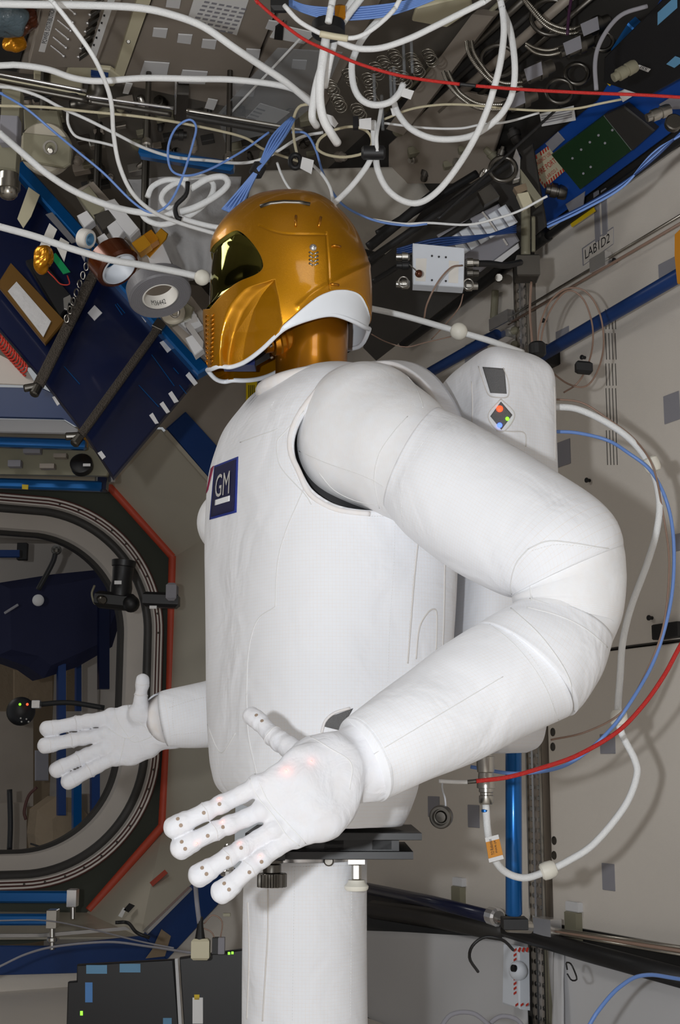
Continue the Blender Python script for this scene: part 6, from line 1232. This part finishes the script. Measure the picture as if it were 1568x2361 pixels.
# post over seat track top
C('grey-green upright post above the seat track', [(1212, 470, 2.85), (1212, 590, 2.85)], 12, 'olive', name='post', cat='post'); C('thin olive post beside it', [(1230, 500, 2.84), (1230, 580, 2.84)], 5, 'olive', name='post', cat='post'); mk('clamp_cluster', box(P(1215, 620, 2.8), (.05, .05, .05), (Rv, Fv, Zv)), 'dark_steel', label='dark clamp block at the top of the seat track', cat='clamp'); C('olive short post left of the seat track', [(1142, 670, WALL.hit(1142, 670)@Fv-.03), (1138, 735, WALL.hit(1138, 735)@Fv-.03)], 9, 'olive', name='post', cat='post')
C('brown wires running down the seat track', [(1225, 650, 2.75), (1222, 720, 2.75), (1228, 800, 2.75)], 3, 'cable_brown')
for q, m, l in (([(1188, 350), (1198, 372), (1196, 420), (1182, 424), (1178, 380)], 'bright_metal', 'small bright bracket left of the FIRE PORT label'), ([(1182, 440), (1210, 430), (1215, 445), (1192, 456)], 'tan_bag', 'tan bracket tab below the FIRE PORT label'), ([(1195, 395), (1215, 420), (1250, 470), (1235, 480), (1200, 430)], 'olive', 'grey arm bracket left of the FIRE PORT label'), ([(1190, 455), (1215, 450), (1225, 475), (1205, 490)], 'beige_paint', 'beige joint block under the grey arm bracket'), ([(1100, 450), (1130, 430), (1150, 460), (1115, 480)], 'dark_steel', 'steel block above the ribbed tray')):
    mk('bracket', slab([P(x, y, 2.7) for x, y in q], -Fv, .02), m, label=l, cat='bracket')
# ---- cables (photo's traced runs, each in front of the ceiling)
W_ = 'cable_white'
C('thick white cable from the top left corner to the central bundle', [(-30, 8, 2.1), (60, 10, 2.1), (200, 12, 2.1), (320, 18, 2.1), (400, 35, 2.12), (470, 62, 2.14), (540, 110, 2.16), (600, 150, 2.2), (660, 190, 2.24), (722, 242, 2.3)], 9.5, W_)
C('thick white cable crossing the left ceiling below the first', [(-30, 152, 2.25), (40, 150, 2.25), (110, 160, 2.25), (170, 180, 2.25), (230, 187, 2.25), (330, 180, 2.25), (450, 182, 2.26), (540, 184, 2.28), (640, 196, 2.3), (690, 212, 2.32), (728, 242, 2.34)], 8, W_)
C('white cable hanging from the top left down past the blue handrail', [(95, -25, 2.0), (125, 8, 2.0), (165, 58, 2.02), (215, 130, 2.05), (243, 190, 2.1), (257, 240, 2.14), (262, 310, 2.2), (275, 380, 2.25), (304, 443, 2.3), (350, 486, 2.35), (411, 513, 2.4), (500, 540, 2.45)], 5.5, W_)
C('thick white cable sloping from the left edge to the coil', [(-30, 285, 2.35), (0, 308, 2.35), (60, 360, 2.35), (110, 402, 2.37), (170, 440, 2.4), (240, 470, 2.42), (300, 486, 2.45), (350, 492, 2.45), (400, 491, 2.46), (450, 478, 2.46), (500, 450, 2.46), (525, 425, 2.46), (515, 408, 2.46), (480, 412, 2.46), (440, 435, 2.46)], 8.2, W_)
C('white coil loop left of the helmet, upper turn', [(340, 455, 2.5), (352, 430, 2.5), (385, 415, 2.5), (420, 420, 2.5), (435, 445, 2.5), (420, 470, 2.5), (390, 480, 2.5), (372, 460, 2.5), (385, 435, 2.5), (430, 412, 2.5), (470, 408, 2.5), (492, 425, 2.5), (485, 455, 2.5), (455, 485, 2.5), (420, 505, 2.5), (375, 518, 2.5), (340, 508, 2.5), (325, 490, 2.5)], 7, W_)
C('white cable leaving the coil towards the helmet', [(400, 495, 2.45), (440, 510, 2.45), (500, 524, 2.45), (545, 522, 2.45)], 6.5, W_)
C('black tie strap around the white coil', [(433, 420, 2.42), (428, 450, 2.42), (405, 475, 2.42), (408, 500, 2.42), (418, 505, 2.42)], 6, 'cable_black', name='tie_strap', cat='strap')
C('thin white cable sweeping from the left edge to the handrail', [(-30, 197, 2.4), (30, 203, 2.4), (90, 222, 2.42), (140, 248, 2.45), (200, 275, 2.48), (260, 305, 2.5), (330, 340, 2.55), (400, 362, 2.6), (480, 370, 2.65), (560, 376, 2.7), (620, 360, 2.7), (690, 318, 2.7), (745, 305, 2.7)], 4, W_)
C('white braided bundle from the left edge to the back of the helmet', [(-30, 515, 2.5), (0, 523, 2.5), (80, 545, 2.5), (160, 572, 2.5), (250, 598, 2.52), (320, 610, 2.55), (400, 625, 2.58), (470, 640, 2.6), (520, 650, 2.62)], 8.5, W_)
mk('cable_clip', ball(P(466, 640, 2.55), .016, 14, 10), 'nylon', None, True, 'white plastic clip on the braided bundle left of the visor', 'clip')
C('cream braided cable across the left ceiling', [(-30, 243, 2.3), (100, 247, 2.3), (200, 257, 2.32), (330, 270, 2.35), (450, 290, 2.4), (560, 316, 2.45), (610, 345, 2.5), (700, 376, 2.6)], 3.4, 'cable_beige')
C('thin blue cable from the left edge looping by the handrail', [(-30, 205, 2.28), (0, 215, 2.28), (60, 250, 2.28), (120, 300, 2.3), (180, 350, 2.3), (240, 400, 2.32), (300, 460, 2.34), (340, 488, 2.36), (368, 486, 2.36), (395, 462, 2.36), (420, 410, 2.36), (445, 330, 2.36), (452, 292, 2.36), (436, 276, 2.36), (405, 296, 2.36), (388, 340, 2.36), (394, 390, 2.36), (428, 405, 2.36), (480, 392, 2.38), (560, 348, 2.4), (620, 305, 2.4)], 3, 'cable_blue')
C('short white lead curving beside the round drive', [(156, 258, 2.6), (157, 285, 2.6), (170, 310, 2.6), (190, 320, 2.6), (230, 328, 2.62), (262, 336, 2.62)], 3.5, W_)
for i, pts in enumerate(([(826, -20, 2.1), (790, 40, 2.1), (766, 80, 2.1), (748, 135, 2.1), (731, 190, 2.12), (722, 240, 2.14), (720, 272, 2.15), (730, 290, 2.18)], [(752, 85, 2.05), (744, 140, 2.05), (738, 190, 2.06), (738, 235, 2.08), (746, 275, 2.1), (762, 305, 2.12), (778, 330, 2.15)], [(845, -20, 2.08), (806, 30, 2.08), (780, 70, 2.08), (765, 120, 2.08), (754, 170, 2.1), (748, 200, 2.12)], [(771, -20, 2.0), (764, 15, 2.0), (757, 52, 2.0)])):
    C(('left braided white cable of the central hanging bundle', 'right braided white cable of the central hanging bundle, ending in a rounded end', 'short braided white cable behind the central bundle', 'short white cable end above the black strap')[i], pts, (9.5, 11, 9, 9)[i], W_, seg=14)
mk('tie_strap', lathe(P(757, 68, 2.05)-Zv*.012, Zv, [(0, .022), (.004, .028), (.022, .028), (.026, .02)], 18), 'cable_black', None, 'auto', 'black strap around the central bundle near the top', 'strap')
C('thin white cable arc from the black strap to the top', [(655, 12, 1.98), (686, 46, 1.98), (721, 68, 1.98), (750, 80, 1.98), (804, 88, 1.98), (838, 80, 1.98), (875, 55, 1.98), (910, 20, 1.98), (935, -25, 1.98)], 6, W_)
C('black-marked cream sleeve on the thin white arc', [(738, 78, 1.975), (770, 84, 1.975), (802, 89, 1.975)], 8.5, 'beige_paint', name='cable_sleeve', cat='sleeve')
C('white cable arc rising to the upper right', [(780, 95, 2.05), (811, 108, 2.05), (840, 113, 2.05), (885, 109, 2.05), (946, 88, 2.05), (1000, 62, 2.05), (1060, 32, 2.05), (1115, 4, 2.05), (1150, -20, 2.05)], 8, W_)
C('white cable hooking down to the small paper tag', [(890, 30, 2.2), (860, 60, 2.2), (834, 92, 2.2), (818, 125, 2.2), (811, 154, 2.2), (816, 200, 2.2), (834, 230, 2.2), (864, 242, 2.2), (898, 236, 2.2), (920, 216, 2.2), (930, 194, 2.2)], 8.5, W_)
mk('cable_tag', slab([P(x, y, 2.17) for x, y in ((930, 203), (955, 210), (947, 230), (924, 222))], -Fv, .001), 'label_paper', label='small white paper tag at the end of the hooked cable', cat='tag')
C('white cable from the tag sweeping right and up to the top', [(908, 235, 2.3), (918, 262, 2.3), (946, 296, 2.3), (993, 318, 2.3), (1045, 321, 2.3), (1090, 312, 2.28), (1130, 288, 2.26), (1162, 255, 2.24), (1182, 212, 2.22), (1187, 150, 2.2), (1177, 72, 2.2), (1158, 20, 2.2), (1148, -25, 2.2)], 8.2, W_)
C('long white cable hanging from the top in a wide loop above the helmet', [(1148, -25, 2.15), (1158, 20, 2.15), (1162, 75, 2.15), (1154, 143, 2.15), (1140, 200, 2.16), (1122, 257, 2.18), (1094, 320, 2.2), (1054, 386, 2.25), (1010, 440, 2.28), (968, 467, 2.3), (929, 463, 2.3), (893, 436, 2.3), (872, 395, 2.3), (866, 357, 2.3), (863, 321, 2.3), (861, 280, 2.3)], 8.2, W_)
C('white cable from the black strap down to the helmet crown', [(857, 362, 2.28), (842, 389, 2.28), (811, 429, 2.28), (779, 461, 2.3), (750, 484, 2.3)], 7, W_)
C('white cable rising from the black strap', [(870, 350, 2.26), (868, 315, 2.26), (874, 280, 2.28), (880, 245, 2.3)], 5, W_)
mk('tie_strap', lathe(P(861, 352, 2.27)-Rv*.022, Rv, [(0, .008), (.004, .013), (.04, .013), (.044, .008)], 14), 'cable_black', None, 'auto', 'black strap joining the two white loops above the helmet', 'strap')
mk('cable_tag', slab([P(x, y, 2.24) for x, y in ((828, 275), (856, 272), (856, 300), (828, 296))], -Fv, .001), 'label_paper', label='white paper tag above the black strap over the helmet', cat='tag'); mk('tie_strap', box(P(820, 284, 2.26), (.010, .012, .022), (Rv, Fv, Zv)), 'cable_black', label='small black band beside the paper tag over the helmet', cat='strap')
C('thin white lead down to the helmet crown, left of two', [(639, 375, 2.5), (648, 400, 2.5), (664, 430, 2.5), (690, 458, 2.5)], 3.2, W_); C('thin white lead down to the helmet crown, right of two', [(721, 380, 2.45), (745, 405, 2.45), (762, 435, 2.45), (768, 470, 2.45)], 4, W_)
C('thin white lead running right behind the wide loop', [(886, 284, 2.5), (982, 295, 2.5), (1060, 296, 2.5), (1110, 287, 2.5), (1170, 281, 2.5), (1243, 260, 2.5)], 3, W_)
C('red cable across the top centre', [(570, -30, 1.95), (592, 2, 1.95), (640, 45, 1.95), (700, 90, 1.96), (760, 118, 1.97), (830, 148, 1.98), (920, 174, 2.0), (1000, 187, 2.0), (1060, 194, 2.0)], 4.2, 'cable_red')
C('black sleeve joining the two red cable lengths', [(1060, 194, 2.0), (1097, 198, 2.0)], 4.6, 'cable_black', name='cable_sleeve', cat='sleeve')
C('red cable running to the right edge', [(1097, 198, 2.0), (1200, 206, 2.0), (1350, 214, 2.0), (1480, 219, 2.0), (1600, 226, 2.0)], 4.2, 'cable_red')
C('cream cable across the right side under the red cable', [(886, 275, 2.35), (946, 252, 2.35), (1008, 242, 2.35), (1062, 241, 2.35), (1115, 245, 2.35), (1187, 252, 2.35), (1258, 255, 2.35), (1330, 250, 2.33), (1383, 239, 2.32), (1433, 229, 2.3)], 3, 'cable_beige')
C('cream oval loop above the helmet', [(730, 335, 2.4), (740, 318, 2.4), (770, 300, 2.4), (812, 292, 2.4), (845, 302, 2.4), (858, 325, 2.4), (845, 350, 2.4), (800, 362, 2.4), (758, 358, 2.4), (733, 345, 2.4), (732, 330, 2.4)], 3.6, 'cable_beige')
C('cream cable hanging beside the blue wire fan', [(716, 240, 2.4), (690, 246, 2.4), (677, 275, 2.4), (678, 320, 2.4), (687, 365, 2.4)], 3.6, 'cable_beige'); mk('grommet', tube([P(681+12*math.cos(a), 372+15*math.sin(a), 2.38) for a in np.linspace(0, 2*np.pi, 26, endpoint=False)], .005, 8, closed=True), 'cable_black', None, True, 'black ring at the end of the hanging cream cable', 'ring')
for i, q in enumerate(([(697, 362), (724, 370), (718, 402), (692, 388)], [(750, 262), (768, 268), (780, 285), (772, 295), (755, 280)], [(900, 250), (915, 245), (918, 265), (905, 268)])): mk('cable_tag', slab([P(x, y, 2.3) for x, y in q], -Fv, .001), 'label_paper', label=('white tag beside the black ring above the helmet', 'white tag beside the central bundle end', 'white tag right of the hooked cable')[i], cat='tag')
C('grey arched cable at the upper right', [(1492, 14, 2.2), (1437, 32, 2.2), (1404, 64, 2.2), (1380, 107, 2.2), (1372, 150, 2.2), (1375, 207, 2.2)], 5.5, 'velcro_grey')
for i in range(6):
    o_ = i*5.2-13
    C('light blue wire of the bundle at the top centre', [(660, 2+o_*.5, 2.1), (700, 20+o_*.6, 2.1), (750, 30+o_*.9, 2.1), (803, 32+o_, 2.1), (875, 26+o_, 2.1), (929, 15+o_*.8, 2.1), (1000, -8+o_*.5, 2.1), (1050, -28, 2.1)], 3, 'cable_blue', group='light blue wires at the top centre')
mk('tie_strap', box(P(784, 34, 2.08), (.018, .02, .034), (Rv, Fv, Zv), .006), 'kapton', label='amber band around the light blue wires', cat='strap'); mk('tie_strap', box(P(645, 2, 2.05), (.03, .02, .04), (Rv, Fv, Zv), .006), 'cable_black', label='black band at the left end of the light blue wires', cat='strap')
for i in range(14):
    u = i/13-.5; C('light blue wire fanning down above the helmet', [(672+u*14, 270+abs(u)*10, 2.35), (640+u*30, 318, 2.33+.01*(i % 3)), (604+u*10, 378, 2.32+.006*(i % 3)), (592+u*8, 395, 2.32), (565+u*22, 435, 2.33+.01*(i % 3)), (530+u*36, 490+u*14, 2.34)], 2.6, 'cable_blue', group='light blue wires fanned above the helmet')
mk('tie_strap', lathe(P(594, 392, 2.33)-nrm(Zv+.5*Rv)*.014, nrm(Zv+.5*Rv), [(0, .008), (.004, .013), (.024, .013), (.028, .008)], 14), 'cable_black', None, 'auto', 'black strap around the blue wire fan', 'strap')
C('blue cable from the fan over the helmet to the right', [(672, 305, 2.5), (705, 308, 2.5), (728, 345, 2.5), (745, 400, 2.5), (775, 455, 2.5), (810, 485, 2.5), (870, 510, 2.5), (940, 520, 2.5), (985, 516, 2.5)], 3, 'cable_blue'); C('white lead over the blue cable right of the helmet', [(860, 506, 2.52), (930, 516, 2.5), (990, 514, 2.5), (1080, 518, 2.5), (1150, 502, 2.5), (1200, 485, 2.5), (1262, 452, 2.48)], 3, W_)
for i in range(4): C('dark blue wire behind the ribbed tray', [(915, 575+i*4, 2.6), (1000, 552+i*6, 2.58), (1090, 545+i*3, 2.56), (1190, 535-i*5, 2.6)], 2.8, 'strip_blue', group='dark blue wires across the ribbed tray')
for i in range(4): C('blue wire along the lower edge of the blue panel', [(1262, 515+i*3, 2.42), (1347, 474+i*3, 2.38), (1437, 421+i*3, 2.34), (1508, 366-i*5, 2.3), (1600, 275+i*6, 2.26)], 3, 'cable_blue' if i % 2 else 'strip_blue', group='blue wires along the blue panel edge')
# right-side harness
C('white bundle from the helmet back to the wall rail', [(840, 708, 2.55), (930, 728, 2.55), (1055, 764, 2.5), (1130, 786, 2.5), (1205, 813, 2.55)], 7.5, W_); mk('cable_clip', ball(P(1058, 764, 2.49), .017, 14, 10), 'nylon', None, True, 'white plastic clip on the bundle right of the helmet', 'clip')
RL = 2.38
C('thick white power cable looping from the backpack down to its connector', [(1270, 938, RL), (1330, 943, RL), (1400, 975, RL), (1460, 1020, RL), (1502, 1080, RL), (1520, 1150, RL), (1515, 1220, RL), (1492, 1300, RL), (1455, 1400, RL), (1436, 1480, RL), (1430, 1560, RL), (1425, 1640, RL), (1433, 1690, RL), (1463, 1750, RL), (1468, 1790, RL), (1440, 1860, RL), (1370, 1945, RL), (1310, 1985, RL), (1262, 2008, RL), (1210, 2024, RL-.01), (1165, 2010, RL-.02), (1138, 1975, RL-.04), (1125, 1920, RL-.05), (1120, 1852, RL-.05)], 8, W_, seg=14)
C('light blue cable looping right of the robot', [(1270, 995, RL), (1330, 998, RL), (1400, 1015, RL), (1450, 1045, RL-.02), (1500, 1085, RL-.02), (1535, 1150, RL), (1552, 1230, RL), (1553, 1330, RL), (1540, 1420, RL), (1505, 1530, RL), (1440, 1640, RL-.03), (1390, 1700, RL), (1330, 1750, RL), (1270, 1775, RL), (1180, 1783, RL), (1085, 1768, RL)], 4.2, 'cable_blue')
C('brown wire looping right of the robot', [(1270, 920, RL), (1340, 928, RL), (1400, 965, RL), (1460, 1010, RL), (1505, 1075, RL-.03), (1528, 1180, RL), (1543, 1300, RL), (1528, 1450, RL), (1480, 1570, RL), (1430, 1645, RL-.03), (1350, 1688, RL), (1270, 1706, RL)], 2.4, 'cable_brown')
C('red cable passing below the robot forearm', [(1610, 1420, 2.2), (1568, 1490, 2.2), (1530, 1560, 2.2), (1480, 1630, 2.2), (1420, 1690, 2.2), (1330, 1742, 2.2), (1250, 1770, 2.2), (1170, 1792, 2.2), (1098, 1801, 2.2)], 5.2, 'cable_red')
C('grey end sleeve of the red cable', [(1098, 1801, 2.2), (1078, 1803, 2.2)], 5, 'dark_steel', name='cable_sleeve', cat='sleeve'); C('white lettered sheath at the end of the red cable', [(1078, 1803, 2.2), (1050, 1803, 2.2), (1012, 1801, 2.2)], 4.5, 'label_paper', name='cable_sleeve', cat='sleeve')
for x, y, l, ax_ in ((1503, 1072, 'upper', Rv*.4-Zv), (1427, 1655, 'middle', Zv), (1265, 2006, 'lower', Rv+.35*Zv)):
    ax_ = nrm(ax_); o = mk('cable_clip', lathe(P(x, y, RL)-ax_*.014, ax_, [(0, .011), (.003, .0145), (.012, .0155), (.022, .0145), (.027, .011)], 18), 'nylon', None, 'auto', '%s white plastic clip on the looping harness' % l, 'clip')
ot = mk('orange_tag', slab([P(x, y, RL-.07) for x, y in ((1119, 1936), (1150, 1928), (1161, 1976), (1127, 1984))], -Fv, .0012), 'amber', label='orange cable tag on the power cable below the connector', cat='tag')
for q in ([(1118, 1932), (1149, 1924), (1151, 1934), (1120, 1942)], [(1126, 1980), (1159, 1971), (1162, 1980), (1128, 1989)]): mk('tag_border', slab([P(x, y, RL-.072) for x, y in q], -Fv, .001, .0002), 'label_paper', ot)
text_on(ot, [P(x, y, RL-.073) for x, y in ((1133, 1974), (1124, 1934), (1133, 1932), (1142, 1972))], 'TO Robonaut', 'ink', -Fv, (.05, .1, .95, .9)); text_on(ot, [P(x, y, RL-.073) for x, y in ((1143, 1968), (1137, 1938), (1144, 1936), (1150, 1966))], 'PWR-J4', 'ink', -Fv, (.05, .1, .95, .9))
mk('blue_band', rod(P(1119, 1873, RL-.05), P(1119, 1866, RL-.05), .0068, 14), 'rail_blue', label='blue band on the power cable below the connector', cat='band')
C('brown wire loop on the right wall, larger', [(1240, 815, 2.7), (1243, 760, 2.7), (1265, 700, 2.7), (1305, 666, 2.7), (1350, 672, 2.7), (1382, 720, 2.7), (1392, 790, 2.7), (1380, 850, 2.68), (1352, 890, 2.68), (1310, 885, 2.68), (1262, 850, 2.7)], 2.2, 'cable_brown'); C('brown wire loop on the right wall, smaller', [(1245, 820, 2.71), (1252, 760, 2.71), (1275, 705, 2.71), (1310, 670, 2.71), (1345, 690, 2.71), (1365, 745, 2.71), (1366, 800, 2.7), (1352, 850, 2.68), (1330, 885, 2.68), (1300, 905, 2.7)], 2.2, 'cable_brown')
mk('cable_clamp', box(P(1346, 848, 2.66), (.034, .02, .026), (nrm(Rv-.1*Zv), Fv, Zv), .005), 'cable_black', label='black clamp on the brown wire loops', cat='clamp'); mk('cable_clamp', rod(P(1238, 790, 2.68), P(1240, 822, 2.68), .018, 14), 'cable_black', label='black collar at the seat track end of the brown loops', cat='clamp')
# small fittings filling the pipe banks
seen = set(); cw_ = {'dark_steel': 'dark steel', 'steel': 'bright steel', 'panel_grey': 'taupe', 'frame_dark': 'black', 'olive': 'stone-grey'}
zones = ((0, 70, 'at the left edge'), (70, 150, 'above the round drive'), (150, 230, 'beside the dark elbow duct'), (230, 320, 'left of the bright blue handrail'), (320, 420, 'above the bright blue handrail'), (420, 520, 'behind the blue looped cable'), (520, 620, 'behind the blue wire fan'), (620, 720, 'left of the central white bundle'), (720, 850, 'behind the cream oval loop'), (850, 1000, 'inside the wide white loop'), (1000, 1260, 'above the ribbed tray'))
for i in range(150):
    z = rng.random()
    if z < .6: x, y, D = rng.uniform(0, 720), rng.uniform(200, 320), rng.uniform(2.75, 2.95); y += (x/720)*60; vy = 'upper' if y < 290 else 'lower'
    elif z < .8: x, y, D = rng.uniform(150, 330), rng.uniform(360, 470), 2.95; vy = 'low'
    else: x, y, D = rng.uniform(700, 1250), rng.uniform(300, 420), 2.8; vy = 'upper' if y < 360 else 'lower'
    pl_ = C1 if x < 900 else DIAG; a = nrm(rng.normal(size=3)); m = ('dark_steel', 'steel', 'panel_grey', 'frame_dark', 'olive')[rng.integers(5)]; r = rng.uniform(.008, .017); p_ = pl_.hit(x, y, r*.6)
    zn = [q[2] for q in zones if q[0] <= x < q[1]]; kind = 'round fitting' if i % 2 else 'square block'; lb = '%s %s %s %s' % (vy, cw_[m], kind, zn[0])
    if lb in seen or len(seen) > 78: continue
    seen.add(lb)
    if i % 2: mk('pipe_fitting', (lathe(p_-a*.02, a, [(0, r*.6), (.008, r*.6), (.009, r), (.022, r), (.023, r*.8), (.035, r*.75), (.04, r*.5)], 12)), m, None, 'auto', lb, 'fitting')
    else: mk('mount_block', (box(p_, (r*3, r*2, r*1.6), (nrm(Rv+.2*Zv), Fv, nrm(Zv-.2*Rv)), .002)), m, None, False, lb, 'block')
